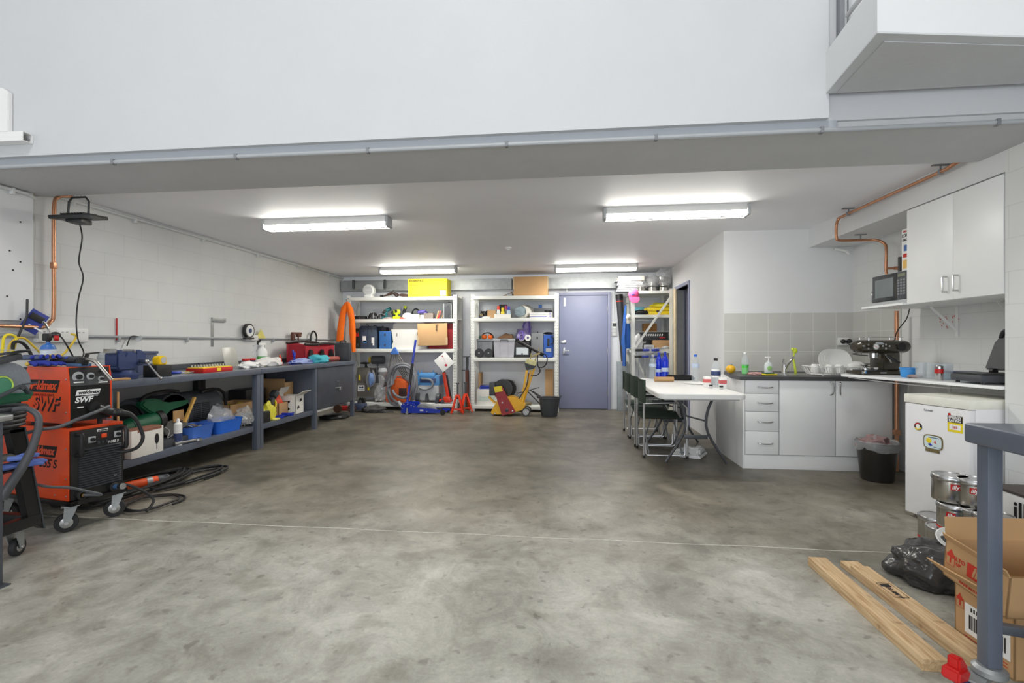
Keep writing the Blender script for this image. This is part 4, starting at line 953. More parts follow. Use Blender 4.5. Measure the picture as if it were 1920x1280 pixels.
for y, z, r in ((.05, FZ1-.065, .022), (.12, FZ1-.065, .016), (.18, FZ1-.085, .012), (.18, FZ1-.035, .009)):
    G().cyl((fz(z), y, z), (fz(z)+.003, y, z), r*1.5, n=20).to('dial_scale', M_lgrey, t)
    G().cyl((fz(z), y, z), (fz(z)+.018, y, z), r*.75, n=16).to('dial', M_black, t)
for y, z in ((.045, FZ1-.03), (.12, FZ1-.035), (.05, FZ1-.1), (.19, FZ1-.108)): G().box((fz(z)+.001, y, z), (.003, .055, .008), 0, rot=(0, R(-8), 0)).to('legend', M_paper, t)
G().prism([(.03, FZ1-.185), (.165, FZ1-.185), (.175, FZ1-.15), (.04, FZ1-.15)], .0012, 'X', -.004).to('name_plate', M_paper, t)
text('weldmax', .03, M_ink, t, (-.0025, .104, FZ1-.168), FX, .3, .001, sx=1.1)
text('SWF', .05, M_paper, t, (-.003, .075, FZ1-.215), FX, .25, .0015)
text('WELDING EXCELLENCE', .009, M_paper, t, (-.003, .11, FZ1-.193), FX)
G().cyl((-.004, .14, FZ0+.085), (.018, .14, FZ0+.085), .042, n=24).to('torch_socket', M_black, t)
G().bx(-.003, -.001, .04, .075, FZ0+.095, FZ0+.103).to('legend', M_paper, t)
side_plate(t, -.262, FZ1-.125, 1.12, -.0045)
text('SWF', .125, M_ink, t, (-.225, -.005, FZ1-.245), FY, .25, .006, ext=.0003)
text('SWF', .125, M_orange, t, (-.231, -.006, FZ1-.238), FY, .25, .001, ext=.0003)
for x, z in ((-.03, .07), (-.03, .28)): G().sph((x, -.005, FZ0+z), .006, (1, .5, 1), n=10).to('screw', M_steel, t)
g = G()
for x in (-.06, -.4):
    for y in (.03, UY-.03): g.cyl((x, y, U1), (x, y, FZ0+.01), .014, n=12)
g.to('rubber_feet', M_rub, t)
# trolley
t = T('welder_trolley', 'black castor trolley carrying the two stacked orange welders', 'trolley', WC, WR)
g = G(); g.bx(-LL-.02, .02, -.01, .0+.03, .165, .195, .003); g.bx(-LL-.02, .02, WY-.03, WY+.01, .165, .195, .003); g.bx(-.03, .02, -.01, WY+.01, .165, .195, .003); g.bx(-LL-.02, -LL+.03, -.01, WY+.01, .165, .195, .003); g.bx(-LL, 0, 0, WY, .183, .195)
g.to('frame', M_blkp, t)
def caster(t, x, y, top, r=.062, rz=0, wm=M_rub, hub=M_steel):
    w_ = G(); w_.lathe([(r*.55, -.016), (r*.95, -.014), (r, -.006), (r, .006), (r*.95, .014), (r*.55, .016), (r*.55, -.016)], (0, 0, 0), 26, rot=(PI/2, 0, 0)); w_.rot((0, 0, rz)); w_.mv((x-.02*math.cos(rz), y-.02*math.sin(rz), r))
    a = w_.to('castor_wheel', wm, t)
    h = G(); h.lathe([(0, -.029), (r*.2, -.029), (r*.24, -.018), (r*.58, -.015), (r*.58, .015), (r*.24, .018), (r*.2, .029), (0, .029)], (0, 0, 0), 22, rot=(PI/2, 0, 0)); h.rot((0, 0, rz)); h.mv((x-.02*math.cos(rz), y-.02*math.sin(rz), r)); h.to('wheel_hub', hub, a)
    f = G()
    for s in (-1, 1): f.prism([(-.030, r-.012), (-.010, r-.012), (.008, r+.03), (.03, top-.02), (.03, top-.006), (-.03, top-.006), (-.034, r+.03)], .004, 'Y', s*.024-.002)
    f.bx(-.03, .03, -.026, .026, top-.016, top-.01, .002); f.bx(-.045, .045, -.035, .035, top-.006, top, .002); f.cyl((0, 0, top-.014), (0, 0, top-.004), .024, n=18)
    f.rot((0, 0, rz)); f.mv((x, y, 0)); f.to('castor_fork', M_galv, t)
for x, y, a in ((-.03, .02, 58), (-.03, WY-.02, 52), (-.62, .03, 20), (-.62, WY-.03, 10)): caster(t, x, y, .166, .06, R(a))
def wl(x, y, z):  # point of the welder frame -> world
    c, s = math.cos(WR), math.sin(WR); return V((WC[0]+x*c-y*s, WC[1]+x*s+y*c, z))
# torch plugged in the feeder, hose looping under
t = T('welding_torch_lead', 'thick black torch lead with ribbed strain relief plugged into the wire feeder', 'cable', wl(.0, .14, 0))
o = wl(.0, .14, 0)
g = G(); g.tube([wl(.02, .14, FZ0+.085)-o, aX(210, 772, -3.03)-o, aX(226, 773, -2.99)-o], .026, 14); g.to('plug', M_black, t)
g = G(); P_ = [aX(226, 773, -2.99)-o, aX(243, 776, -2.96)-o, aX(255, 786, -2.94)-o]; g.tube(P_, .02, 12, taper=(1, .6))
for k in range(7): q = P_[0].lerp(P_[1], k/6.5); g.sph(q, .024-.0012*k, (1, 1, 1), n=10)
g.to('strain_relief', M_black, t)
G().tube([P_[2]]+[aX(a_, b_, c_)-o for a_, b_, c_ in ((262, 800, -2.93), (268, 820, -2.92), (258, 838, -2.94), (236, 846, -3.0), (214, 846, -3.06), (205, 845, -3.12))], .0115, 10).to('lead', M_cable, t)
# grey cable across the feeder front
pts = [(30, 818, -3.35), (70, 806, -3.12), (110, 800, -3.04), (150, 784, -3.0), (180, 772, -2.99), (205, 761, -3.0)]
t = S(G().tube([aX(a, b_, c) for a, b_, c in pts], .0105, 8).to('grey_lead', mat('dark_grey_cable', (84, 86, 90), .5)), 'grey cable drooping across both orange welders', 'cable')
# earth leads at the bottom
pts = [(60, 906, -3.1), (90, 912, -3.04), (130, 914, -3.03), (160, 920, -3.02), (190, 927, -3.0)]
S(G().tube([aX(a, b_, c) for a, b_, c in pts]+[wl(.03, .05, U0+.03)], .0085, 8).to('earth_lead', mat('dark_grey_cable', (84, 86, 90), .5)), 'thin black earth lead running across the lower orange panel', 'cable')
t = T('cable_connector', 'blue and silver cable connector at the foot of the welder front', 'connector', wl(.03, .24, U0+.03))
G().cyl((0, 0, 0), (.06, -.02, .01), .016, n=14).to('body', mat('dull_blue_plug', (60, 92, 130), .4), t); G().cyl((.06, -.02, .01), (.09, -.03, .015), .02, n=14).to('collar', M_steel, t); G().tube([(0, 0, 0), (-.0, .06, .0), (.05, .14, -.06), (.1, .2, -.15), (.12, .12, -.205)], .009, 8).to('lead', M_cable, t)
# things lying on the feeder: torch and gloves
t = T('welding_torch', 'long welding torch with chrome swan neck laid on top of the orange feeder', 'welding torch', wl(-.25, .08, FZ1+.0), WR)
G().cyl((-.14, .0, .03), (.18, .0, .035), .016, n=14).to('lead', M_cable, t); G().cyl((-.02, .02, .045), (.17, .02, .05), .017, n=14).to('handle', M_dgrey, t); G().cyl((.05, .02, .047), (.075, .02, .048), .018, n=14).to('blue_band', M_blue, t)
G().box((.225, .0, .03), (.05, .05, .06), .006).to('clamp_block', M_black, t); G().bx(.12, .25, -.03, .04, .0, .02, .004).to('trigger_housing', mat('dull_blue_plug', (60, 92, 130), .4), t)
G().tube([(.24, .01, .045), (.29, .03, .035), (.33, .06, -.03), (.355, .09, -.09)], .0115, 10).to('swan_neck', mat('dull_nickel', (150, 146, 140), .38, 1), t)
def glove(t, m, m2, sc=1.0, seed=0):
    """work glove lying palm down: palm, four fingers, thumb, cuff"""
    g = G(); g.blob((0, 0, .018), (.055*sc, .05*sc, .022), seed, .12, 2, 3, True)
    g.to('palm', m, t)
    for k in range(4):
        y = -.036+.024*k; L_ = (.062, .078, .072, .056)[k]*sc
        f = G(); f.tube([(.035, y*.9, .016), (.07, y*1.1, .022), (.05+L_, y*1.3, .014)], .012, 8, taper=(1.1, .75)); f.sph((.05+L_, y*1.3, .014), .0095, n=8); f.to('finger', m2, t)
    f = G(); f.tube([(-.0, -.04, .016), (.03, -.075, .018), (.055, -.085, .013)], .013, 8, taper=(1.1, .8)); f.sph((.055, -.085, .013), .011, n=8); f.to('thumb', m2, t)
    g = G(); g.lathe([(.036, -.11), (.044, -.06), (.042, -.03), (.038, -.03), (.039, -.06), (.032, -.11), (.036, -.11)], (0, 0, 0), 16, rot=(0, PI/2, 0)); g._m(g.bm.verts, Matrix.Translation((0, 0, .02)) @ Matrix.Diagonal((1, 1, .42, 1))); g.to('cuff', m, t)
M_gb = mat('royal_blue_cloth', (36, 52, 150), .8, var=.1); M_gy = mat('glove_yellow', (206, 174, 80), .8); M_gg = mat('glove_grey', (82, 92, 116), .8)
t = T('work_glove', 'blue and yellow work glove draped on the rear of the orange feeder', 'glove', wl(-.37, .05, FZ1+.001), R(-20)); glove(t, M_gb, M_gy, 1.15, 1)
t = T('work_glove', 'grey-blue work glove hanging over the near corner of the orange feeder', 'glove', wl(-.41, -.00, FZ1+.035), R(200)); glove(t, M_gg, M_gb, 1.1, 2)
t = T('work_glove', 'blue glove lying nearest the torch on the orange feeder', 'glove', wl(-.26, .01, FZ1+.001), R(-8)); glove(t, M_gb, M_gb, 1.0, 3)
t = T('work_glove', 'blue and yellow striped glove heaped on the other gloves', 'glove', wl(-.35, .09, FZ1+.045), R(-40)); glove(t, M_gy, M_gb, 1.1, 4)

# gas torch bottle on the bench end behind
q = aX(95, 690, -3.80)
t = T('gas_torch', 'blue and white gas canister torch standing behind the orange feeder', 'gas torch', (-3.43, 2.855, FZ1-.03)); t.scale = (.78, .78, .82)
G().lathe([(0, 0), (.05, 0), (.052, .006), (.052, .115), (.052, .14), (.04, .165), (.015, .178), (.015, .19), (0, .19)], (0, 0, .04), 26).to('canister', mat('gas_blue', (48, 104, 176), .35), t)
G().lathe([(.0525, .01), (.053, .012), (.053, .128), (.0525, .13)], (0, 0, .04), 26).to('label', mat('gas_label', (196, 204, 210), .5), t)
g = G()
for k in range(6): g.box((.054*math.sin(-.9), -.054*math.cos(.9), .07+k*.016), (.001, .03, .003))
g = G(); g.cyl((0, 0, .225), (0, 0, .25), .014, n=12); g.box((0, -.01, .27), (.05, .045, .06), .01); g.to('valve_body', M_black, t)
G().cyl((.02, .03, .262), (.035, .055, .262), .022, n=16).to('regulator_knob', M_red, t)
G().tube([(0, 0, .29), (0, 0, .33), (-.0, -.02, .37), (.0, -.04, .395)], .008, 8).to('burner_tube', M_steel, t)
G().cyl((0, 0, .039), (0, 0, .05), .04).to('base_ring', M_dgrey, t)
t = T('black_plug', 'black plug in the outlet with its lead curving down to the bench', 'plug', aX(104, 628, XL+.07)); G().sph((0, 0, 0), .03, (1, 1.3, .9), n=12).to('plug', M_black, t)
o = aX(104, 628, XL+.07); G().tube([V((0, 0, 0)), aX(115, 632, XL+.12)-o, aX(127, 650, XL+.14)-o, aX(138, 670, XL+.12)-o], .006, 8).to('lead', M_cable, t)
# bench top continues to the left behind the welder
t = T('side_table', 'white-topped side table behind the orange welders at the left edge', 'table', (-3.95, 2.2, 0))
G().bx(-.24, .15, -.9, 1.0, .86, .90, .004).to('tabletop', M_bench, t)
for y in (-.8, .9):
    for x in (-.2, .12): G().bx(x-.02, x+.02, y-.02, y+.02, 0, .86, .003).to('leg', M_bench, t)
pts = [(3, 668), (5, 650), (8, 632), (18, 627), (30, 633), (26, 652), (18, 672)]
S(G().tube([aX(a, b_, XL+.20) for a, b_ in pts], .009, 8).to('yellow_hose', M_yel), 'tight yellow hose loop hanging at the far left under the conduit', 'hose')
pts = [(16, 672), (17, 650), (28, 636), (45, 634), (62, 648), (80, 664), (100, 668), (118, 664), (134, 646), (143, 630), (134, 626)]
S(G().tube([aX(a, b_, XL+.13) for a, b_ in pts], .0085, 8).to('yellow_hose', mat('hose_yellow', (222, 190, 64), .5)), 'long yellow hose curving behind the gas canister to the outlet box', 'hose')
pts = [(24, 655), (26, 642), (38, 641), (50, 650), (60, 668)]
S(G().tube([aX(a, b_, XL+.22) for a, b_ in pts], .011, 8).to('black_hose', M_cable), 'thick black hose arching behind the blue gloves', 'hose')
t = T('glass_cleaner', 'translucent blue trigger bottle behind the gloves at the left', 'bottle', (-3.92, 2.88, .90)); G().lathe([(0, 0), (.04, 0), (.042, .08), (.02, .11), (.02, .14), (0, .14)], (0, 0, 0), 18).to('bottle', mat('cyan_clear', (70, 150, 220), .15, alpha=.8), t); G().bx(-.02, .02, -.04, .05, .14, .17, .006).to('trigger', M_blue, t)
t = T('white_jug', 'white plastic jug on the left table behind the yellow hoses', 'jug', (-3.98, 2.72, .90)); G().lathe([(0, 0), (.06, 0), (.06, .16), (.04, .19), (.03, .22), (0, .22)], (0, 0, 0), 20).to('jug', M_white, t)

# ================= trolley with the green cut-off saw, far left foreground =================
GX = -3.02
def gp(px, py, X=GX): return aX(px, py, X)
t = T('tool_trolley', 'black welded-steel trolley with sloping legs at the left edge of the picture', 'trolley', (-3.25, 2.25, 0), 0)
o = V((-3.25, 2.25, 0))
a = gp(57, 800, -3.02); b_ = gp(72, 990, -3.0)
g = G()
p1 = gp(22, 792)-o; p2 = gp(45, 782)-o
# sloping plate leg: outline on X plane, edges traced from the leg's real slope
y_ = lambda px, py, X=-3.02: (gp(px, py, X).y-o.y, gp(px, py, X).z)
g.prism([y_(14, 806), y_(41, 800), y_(78, 990), y_(50, 978)], .045, 'X', .2); g.to('leg', M_blkp, t)
g = G(); g.prism([y_(41, 800), y_(43, 800), y_(80, 990), y_(77, 990)], .05, 'X', .2); g.to('leg_edge', M_dgrey, t)
G().bx(-.5, .245, -.12, .13, .70, .725, .004).to('upper_tray', M_blkp, t)
G().bx(-.5, .245, -.12, .16, .49, .50, .002).to('middle_tray', mat('dark_red_oxide', (62, 26, 28), .5), t)
G().bx(.2, .25, -.12, .21, .155, .215, .004).bx(-.45, .2, .16, .21, .155, .215, .004).to('base_frame', M_blkp, t)
caster(t, .19, .12, .158, .05, R(-70)); caster(t, -.3, .14, .158, .05, R(-30))
# hose coil stack
t = T('hose_coil', 'stacked coil of grey-black air hose on the black trolley', 'hose', (-3.20, 2.32, .726), 0)
g = G()
for k in range(5): g.tube([(.17*math.cos(a)+.005*k, .155*math.sin(a), .014+.024*k) for a in [2*PI*j/20 for j in range(20)]], .0115, 8, closed=True, smooth=True, sub=2)
g.to('coil', mat('dark_hose', (56, 58, 60), .5), t)
pts = [gp(22, 768, -3.0), gp(50, 766, -2.98), gp(70, 778, -2.95), (gp(72, 800, -2.93)), gp(62, 835, -2.92), gp(45, 870, -2.92), gp(25, 900, -2.93), gp(2, 935, -2.95)]
S(G().tube(pts, .022, 12, taper=(.6, 1.1)).to('thick_hose', mat('thick_grey_hose', (76, 78, 82), .45)), 'thick grey hose sweeping down off the coil in front of the black leg', 'hose')
t = T('cut_off_saw', 'green disc cut-off saw with a large grey disc at the left edge', 'saw', (-3.2, 2.12, .85), 0)
o = V((-3.2, 2.12, .85))
c = gp(10, 719, -3.1)-o
g = G(); g.cyl(c+V((-.012, 0, 0)), c+V((.012, 0, 0)), .118, n=48); g.to('disc', mat('grinding_disc', (136, 142, 150), .8, var=.1, scale=90), t)
G().cyl(c+V((.01, -.03, -.01)), c+V((.02, -.03, -.01)), .055, n=28).to('flange', mat('pale_green', (84, 150, 120), .5), t)
G().tube([c+V((.022, -.03+.05*math.cos(a), -.01+.05*math.sin(a))) for a in [2*PI*j/18 for j in range(18)]], .004, 6, closed=True, sub=2).to('flange_ring', mat('lime_edge', (190, 220, 90), .5), t)
g = G(); g.prism([(c.y-.2, c.z-.12), (c.y+.10, c.z-.105), (c.y+.125, c.z-.05), (c.y+.07, c.z-.06), (c.y-.05, c.z-.05), (c.y-.2, c.z-.02)], .07, 'X', c.x-.03, bev=.01); g.to('body', mat('tool_green', (22, 92, 62)), t)
d = gp(30, 730, -3.03)-o
g = G(); g.bar(d+V((0, -.1, -.04)), d+V((0, .03, .02)), .03, .012, .002); g.bar(d+V((0, .03, .02)), d+V((0, .065, -.03)), .03, .012, .002); g.bar(d+V((0, .03, .025)), d+V((0, .11, .03)), .01, .008); g.cyl(d+V((.0, .02, .01)), d+V((.02, .02, .01)), .012, n=12); g.to('clamp_arm', M_dgrey, t)
e = gp(12, 668, -3.05)-o
g = G(); g.bar(e+V((0, -.1, -.04)), e+V((0, .06, .0)), .05, .035, .006); g.bar(e+V((0, -.05, .01)), e+V((0, .11, .03)), .03, .012, .003); g.to('head', M_dgrey, t)
G().bar(e+V((0, .0, .035)), e+V((-.0, .17, .033)), .12, .004, .001).to('guard_plate', M_galv, t)
g = G(); g.box(c+V((-.06, -.06, .11)), (.08, .14, .06), .01); g.to('guard_mount', M_black, t)
t = T('work_glove', 'light blue glove resting on the middle tray of the black trolley', 'glove', (-3.03, 2.36, .502), R(95)); glove(t, mat('light_blue_cloth', (94, 118, 190), .8), mat('light_blue_cloth', (94, 118, 190), .8), 1.0, 5)
t = T('work_glove', 'grey and blue glove on top of the light blue glove', 'glove', (-3.04, 2.31, .55), R(70)); glove(t, mat('soot_grey_cloth', (84, 82, 80), .8), mat('light_blue_cloth', (94, 118, 190), .8), 1.0, 6)
t = T('steel_table', 'grey steel table corner and leg at the extreme left edge', 'table', (-2.78, 2.05, 0), 0)
zt = aX(0, 779, -2.75).z
G().bx(-.9, .05, -1.4, .06, zt-.028, zt, .004).to('tabletop', M_alu, t)
for x, y in ((.005, .0), (-.8, .0), (-.8, -1.3)): g = G(); g.bx(x-.02, x+.025, y-.02, y+.03, .006, zt-.028, .003); g.bx(x-.04, x+.045, y-.04, y+.05, 0, .006); g.to('leg', M_benchd, t)

# ================= shelving against the back wall =================
def shelf_unit(label, x0, x1, y0, y1, tops, hgt, pw=.075, name='shelving_unit'):
    t = T(name, label, 'shelving', (x0, y0, 0)); Wd, Dp = x1-x0, y1-y0
    for x in (0, Wd-pw):
        for y in (0, Dp-.05):
            g = G(); g.bx(x, x+pw, y, y+.004, 0, hgt); g.bx(x if x == 0 else x+pw-.004, x+.004 if x == 0 else x+pw, y, y+.05, 0, hgt)
            p = g.to('post', M_shelf, t)
            if y == 0:
                g = G(); n = int(hgt/.05)
                for k in range(n):
                    for dx in (.022, .052): g.box((x+dx, -.0005, .04+k*.05), (.009, .002, .014))
                g.to('punched_holes', mat('hole_shadow_grey', (120, 120, 118), .7), p, kind='stuff')
    for k, z in enumerate(tops):
        g = G(); g.bx(pw*.6, Wd-pw*.6, -.012, .028, z-.062, z-.002, .003); g.bx(pw*.6, Wd-pw*.6, Dp-.04, Dp, z-.062, z-.002, .003)
        b = g.to('beam', M_shelf, t)
        G().bx(.01, Wd-.01, .028, Dp-.01, z-.014, z, .001).to('shelf_board', M_shelf, t)
    for x in (.02, Wd-.045):
        g = G(); zz = [.12, .75, 1.35, hgt-.1]; 
        for i in range(3): g.bar((x+.012, .03 if i % 2 == 0 else Dp-.03, zz[i]), (x+.012, Dp-.03 if i % 2 == 0 else .03, zz[i+1]), .004, .03)
        g.to('side_brace', M_shelf, t)
    return t
YS = 8.28
def zt(py, Y=YS): return aY(870, py, Y).z
A = dict(top=zt(555), c=zt(597), b=zt(654), a=zt(757))
sx0, sx1 = -3.90, aY(857, 700, YS).x
shelf_unit('tall white boltless shelving unit in the left back corner', sx0, sx1, YS, YB-.05, [A['a'], A['b'], A['c'], A['top']], A['top']+.03)
B = dict(top=zt(555), c=zt(596), b=zt(670), a=zt(759))
ux0, ux1 = aY(882, 700, YS).x, aY(1048, 700, YS).x
shelf_unit('white boltless shelving unit beside the lilac back door', ux0, ux1, YS, YB-.05, [B['a'], B['b'], B['c'], B['top']], B['top']+.03)

YI = 8.36
def rc(x0, x1, yt, yb, z, Y=YI):
    """item whose front stands at depth Y on the shelf top z: centre x, width, height (+ the lift above z)"""
    cx_, w_, zb, h = rect(x0, x1, yt, yb, Y); return cx_, w_, h
def case(name, label, x0, x1, yt, yb, z, m, d=.3, Y=YI, bev=.012, cat='case', handle=True, lab=None, rz=0, extra=None):
    cx_, w_, h = rc(x0, x1, yt, yb, z, Y); t = T(name, label, cat, (cx_, Y, z+.001), rz)
    g = G(); g.bx(-w_/2, w_/2, 0, d/2-.001, 0, h, bev); g.bx(-w_/2, w_/2, d/2+.001, d, 0, h, bev); g.to('shell', m, t)
    if handle: g = G(); g.tube([(0, d*.3, h-.004), (0, d*.32, h+.02), (0, d*.68, h+.02), (0, d*.7, h-.004)], .007, 6, smooth=False); g.to('handle', M_black, t)
    for s in (-1, 1): G().bx(-.014+s*w_*.0, .014+s*w_*.0, -.006, .002, h*.5+s*h*.3-.02, h*.5+s*h*.3+.02, .002).to('latch', M_dgrey, t)
    if lab:
        for (u0, u1, v0, v1, lm) in lab: G().bx(-w_/2+u0*w_, -w_/2+u1*w_, -.0025, -.0005, v0*h, v1*h).to('label', lm, t)
    return t
# --- unit 1, top
cx_, w_, h = rc(677, 702, 532, 556, A['top'])
t = T('fan_heater', 'small white fan heater on top of the left shelving unit', 'fan', (cx_, YI, A['top']))
G().bx(-.07, .07, 0, .14, 0, .05, .012).to('base', M_white, t)
g = G(); g.lathe([(.0, 0), (.085, 0), (.108, .015), (.112, .07), (.1, .12), (0, .125)], (0, .01, .135), 28, rot=(-PI/2, 0, 0)); g.to('housing', M_white, t)
g = G()
for k in range(9):
    z = .07+k*.0165; hw = math.sqrt(max(.0004, .085**2-(z-.135)**2)); g.box((0, .007, z), (hw*2, .006, .005))
g.to('grille', M_lgrey, t)
t = T('cable_bundle', 'brown and black cable bundle lying on the shelf top beside the fan', 'cable', (aY(738, 550, YI).x, YI+.08, A['top']))
g = G()
for k in range(4): g.tube([(-.26+.02*k, .0, .03), (-.1, .03*k, .05+.02*k), (0, .02*k, .09-.02*k), (.12, .0, .03+.012*k), (.26, .03, .02+.01*k)], .009, 6)
g.to('cables', mat('brown_cable', (70, 50, 42), .5), t); G().cyl((-.28, 0, .03), (-.23, 0, .035), .022, n=12).to('plug', M_black, t); G().bar((-.12, 0, .05), (-.02, 0, .14), .01, .01).to('rod', mat('brown_cable', (70, 50, 42), .5), t)
cx_, w_, h = rc(765, 838, 521, 556, A['top'])
t = carton('carton', 'bright yellow printed carton on top of the left shelving unit', (cx_, YI+.16, A['top']+.001), w_, .32, h, 0, mat('enerpac_yellow', (238, 222, 40), .6, var=.02))
zb = A['top']
text('ENERPAC', .052, M_ink, t, (-w_/2+.02, -.1615, h-.038), FY, .0, .0010, align='LEFT', sx=1.25); 
g = G()
for k, L_ in enumerate((.22, .16, .2, .14)): g.bx(-w_/2+.02, -w_/2+.02+L_, -.1612, -.1604, h-.092-k*.024, h-.086-k*.024)
for k, L_ in enumerate((.3, .25)): g.bx(-w_/2+.02, -w_/2+.02+L_, -.1612, -.1604, .035+k*.018, .038+k*.018)
g.to('print_lines', mat('olive_ink', (96, 92, 40), .7), t)
g = G(); P3 = [(.02, .12), (.16, .10), (.17, .17), (.14, .21), (.06, .22), (.03, .19)]
g.tube([(x, -.1608, z) for x, z in P3], .002, 4, smooth=False, closed=True); g.tube([(.06, -.1608, .17), (.13, -.1608, .18)], .002, 4, smooth=False); g.to('line_drawing', mat('olive_ink', (96, 92, 40), .7), t)
G().bx(w_/2-.13, w_/2-.02, -.162, -.1604, .02, .11).to('label', M_paper, t)
t = T('tape_roll', 'small dark roll on the shelf top right of the yellow carton', 'roll', (aY(849, 550, YI).x, YI+.1, A['top'])); G().lathe([(.02, 0), (.04, 0), (.04, .06), (.02, .06), (.02, 0)], (0, 0, .0), 20).to('roll', M_dgrey, t)
# --- unit 1, third level
z = A['c']
case('tool_case', 'flat black case at the left end of the upper shelf', 663, 684, 591, 597, z, M_black, .2, bev=.008, handle=False)
cx_, w_, h = rc(684, 705, 575, 597, z)
def helmet(label, cx_, z, r, m, m2, strip=True, Y=YI+.12):
    t = T('helmet', label, 'helmet', (cx_, Y, z))
    g = G(); g.lathe([(r*.96, 0), (r, .03), (r*.95, r*.6), (r*.7, r*1.0), (r*.35, r*1.18), (0, r*1.22)], (0, 0, .002), 24); g._m(g.bm.verts, Matrix.Diagonal((.95, 1.15, .95, 1))); g.to('shell', m, t)
    if strip:
        for k in (-1, 0, 1):
            a = k*.5
            g = G(); g.tube([(r*math.sin(a)*1.0*math.cos(b_), -r*1.14*math.cos(b_)*math.cos(a*.5), r*1.16*abs(math.sin(b_))+.01) for b_ in (0.05, .4, .8, 1.2, 1.5)], .0035, 6); g.to('stripe', m2, t)
    return t
helmet('black cycling-style helmet with white stripes on the upper shelf', cx_, z, .112, M_black, M_lgrey)
t = helmet('second black and grey helmet beside the striped one, tipped forward', aY(709, 590, YI).x, z, .085, M_black, M_lgrey)
t = T('power_drill', 'teal and grey cordless drill lying on the upper shelf', 'power tool', (aY(724, 590, YI).x, YI+.08, z))
M_teal = mat('teal_plastic', (30, 98, 104), .5)
g = G(); g.cyl((-.04, 0, .15), (.02, .08, .2), .032, n=16); g.bar((-.03, 0, .14), (-.02, 0, .02), .04, .05, .012); g.bx(-.1, .05, -.04, .04, 0, .05, .012); g.to('body', M_teal, t); G().cyl((-.07, -.05, .12), (-.04, 0, .15), .022, .026, n=14).to('chuck', M_black, t)
G().bx(-.13, -.06, -.03, .06, 0, .075, .01).to('battery', M_black, t)
t = T('polisher', 'grey and khaki tool behind the teal drill on the upper shelf', 'power tool', (aY(729, 585, YI).x, YI+.26, z)); G().cyl((-.04, 0, .12), (.08, 0, .16), .035, n=14).to('body', mat('khaki_grey', (104, 108, 86), .6), t); G().bar((0, 0, .12), (.0, 0, .0), .05, .05, .01).to('handle', M_dgrey, t)
t = T('folded_cloth', 'folded pinkish cloth lying on the upper shelf before the yellow tool', 'cloth', (aY(726, 596, YI).x, YI+.05, z)); G().blob((0, 0, .015), (.09, .06, .025), 3, .2, 2).to('cloth', mat('pinkish_cloth', (170, 150, 148), .8), t)
M_lime = mat('lime_tool_plastic', (206, 222, 30), .45)
t = T('impact_driver', 'lime yellow cordless tool standing on its battery on the upper shelf', 'power tool', (aY(741, 590, YI).x, YI+.08, z))
g = G(); g.cyl((-.05, -.02, .13), (.04, .04, .14), .042, n=16); g.bar((.0, 0, .12), (.0, 0, .04), .04, .045, .012); g.to('body', M_lime, t); G().bx(-.06, .06, -.045, .045, 0, .055, .012).to('battery', M_lime, t); G().cyl((-.02, -.05, .145), (.0, -.02, .145), .028, n=14).to('dark_ring', M_black, t)
t = T('radio', 'dark grip with lime cap leaning left of the white hard hat', 'power tool', (aY(750, 590, YI).x, YI+.2, z)); G().bar((-.04, 0, .0), (.03, 0, .22), .05, .04, .01).to('grip', M_dgrey, t); G().bar((.02, 0, .2), (.04, 0, .25), .055, .05, .01).to('cap', M_lime, t)
helmet('plain white hard hat on the upper shelf', aY(760, 590, YI).x, z, .105, M_white, M_white, False)
t = T('screw_clamp', 'small red clamp standing in front of the white hard hat', 'clamp', (aY(753, 596, YI).x, YI-.02, z)); G().cyl((0, 0, .0), (0, 0, .23), .006, n=8).to('screw', M_dgrey, t); g = G(); g.bx(-.03, .03, -.015, .015, 0, .03, .004); g.bx(-.02, .08, -.01, .01, 0, .015, .003); g.to('jaws', mat('brick_red_iron', (176, 70, 54), .5), t)
t = T('earmuffs', 'black headband behind the white hard hat on the upper shelf', 'earmuffs', (aY(772, 590, YI).x, YI+.26, z)); G().tube([(-.08, 0, .02), (-.07, 0, .15), (0, 0, .2), (.07, 0, .14), (.08, 0, .02)], .012, 8).to('headband', M_black, t)
carton('carton', 'small white carton right of the white hard hat', (aY(776, 590, YI).x, YI+.06, z), .17, .12, .085, 0, M_wcard)
carton('carton', 'second small white carton tucked behind the first', (aY(784, 590, YI).x, YI+.2, z), .15, .12, .08, 0, M_wcard)
S(G().blob((0, 0, .05), (.08, .05, .04), 9, .4, 2.5, 3, True, 0, .4).to('latex_glove', mat('purple_nitrile', (92, 82, 160), .6), sharp=60), 'crumpled purple glove resting on the small white cartons', 'glove', loc=(aY(787, 584, YI).x, YI+.16, z+.082))
carton('carton', 'small grey-brown carton in the middle right of the upper shelf', (aY(803, 590, YI).x, YI+.07, z), .17, .13, .105, 0, mat('taupe_card', (122, 112, 104), .7))
t = T('paint_brushes', 'bundle of wooden-handled brushes leaning on the upper shelf', 'brush', (aY(822, 590, YI).x, YI+.08, z)); 
for k in range(4): G().bar((-.06+k*.03, 0, .0), (-.02+k*.035, .02, .15), .022, .01, .002).to('brush_handle', [M_wood, M_red, mat('dark_brown_wood', (84, 54, 40), .6), M_wood][k], t)
case('tool_case', 'black and silver upright case at the right end of the upper shelf', 831, 847, 567, 597, z, M_dgrey, .3, lab=[(.0, .12, .02, .98, M_galv), (.88, 1, .02, .98, M_galv), (.12, .88, .94, .99, M_galv)])
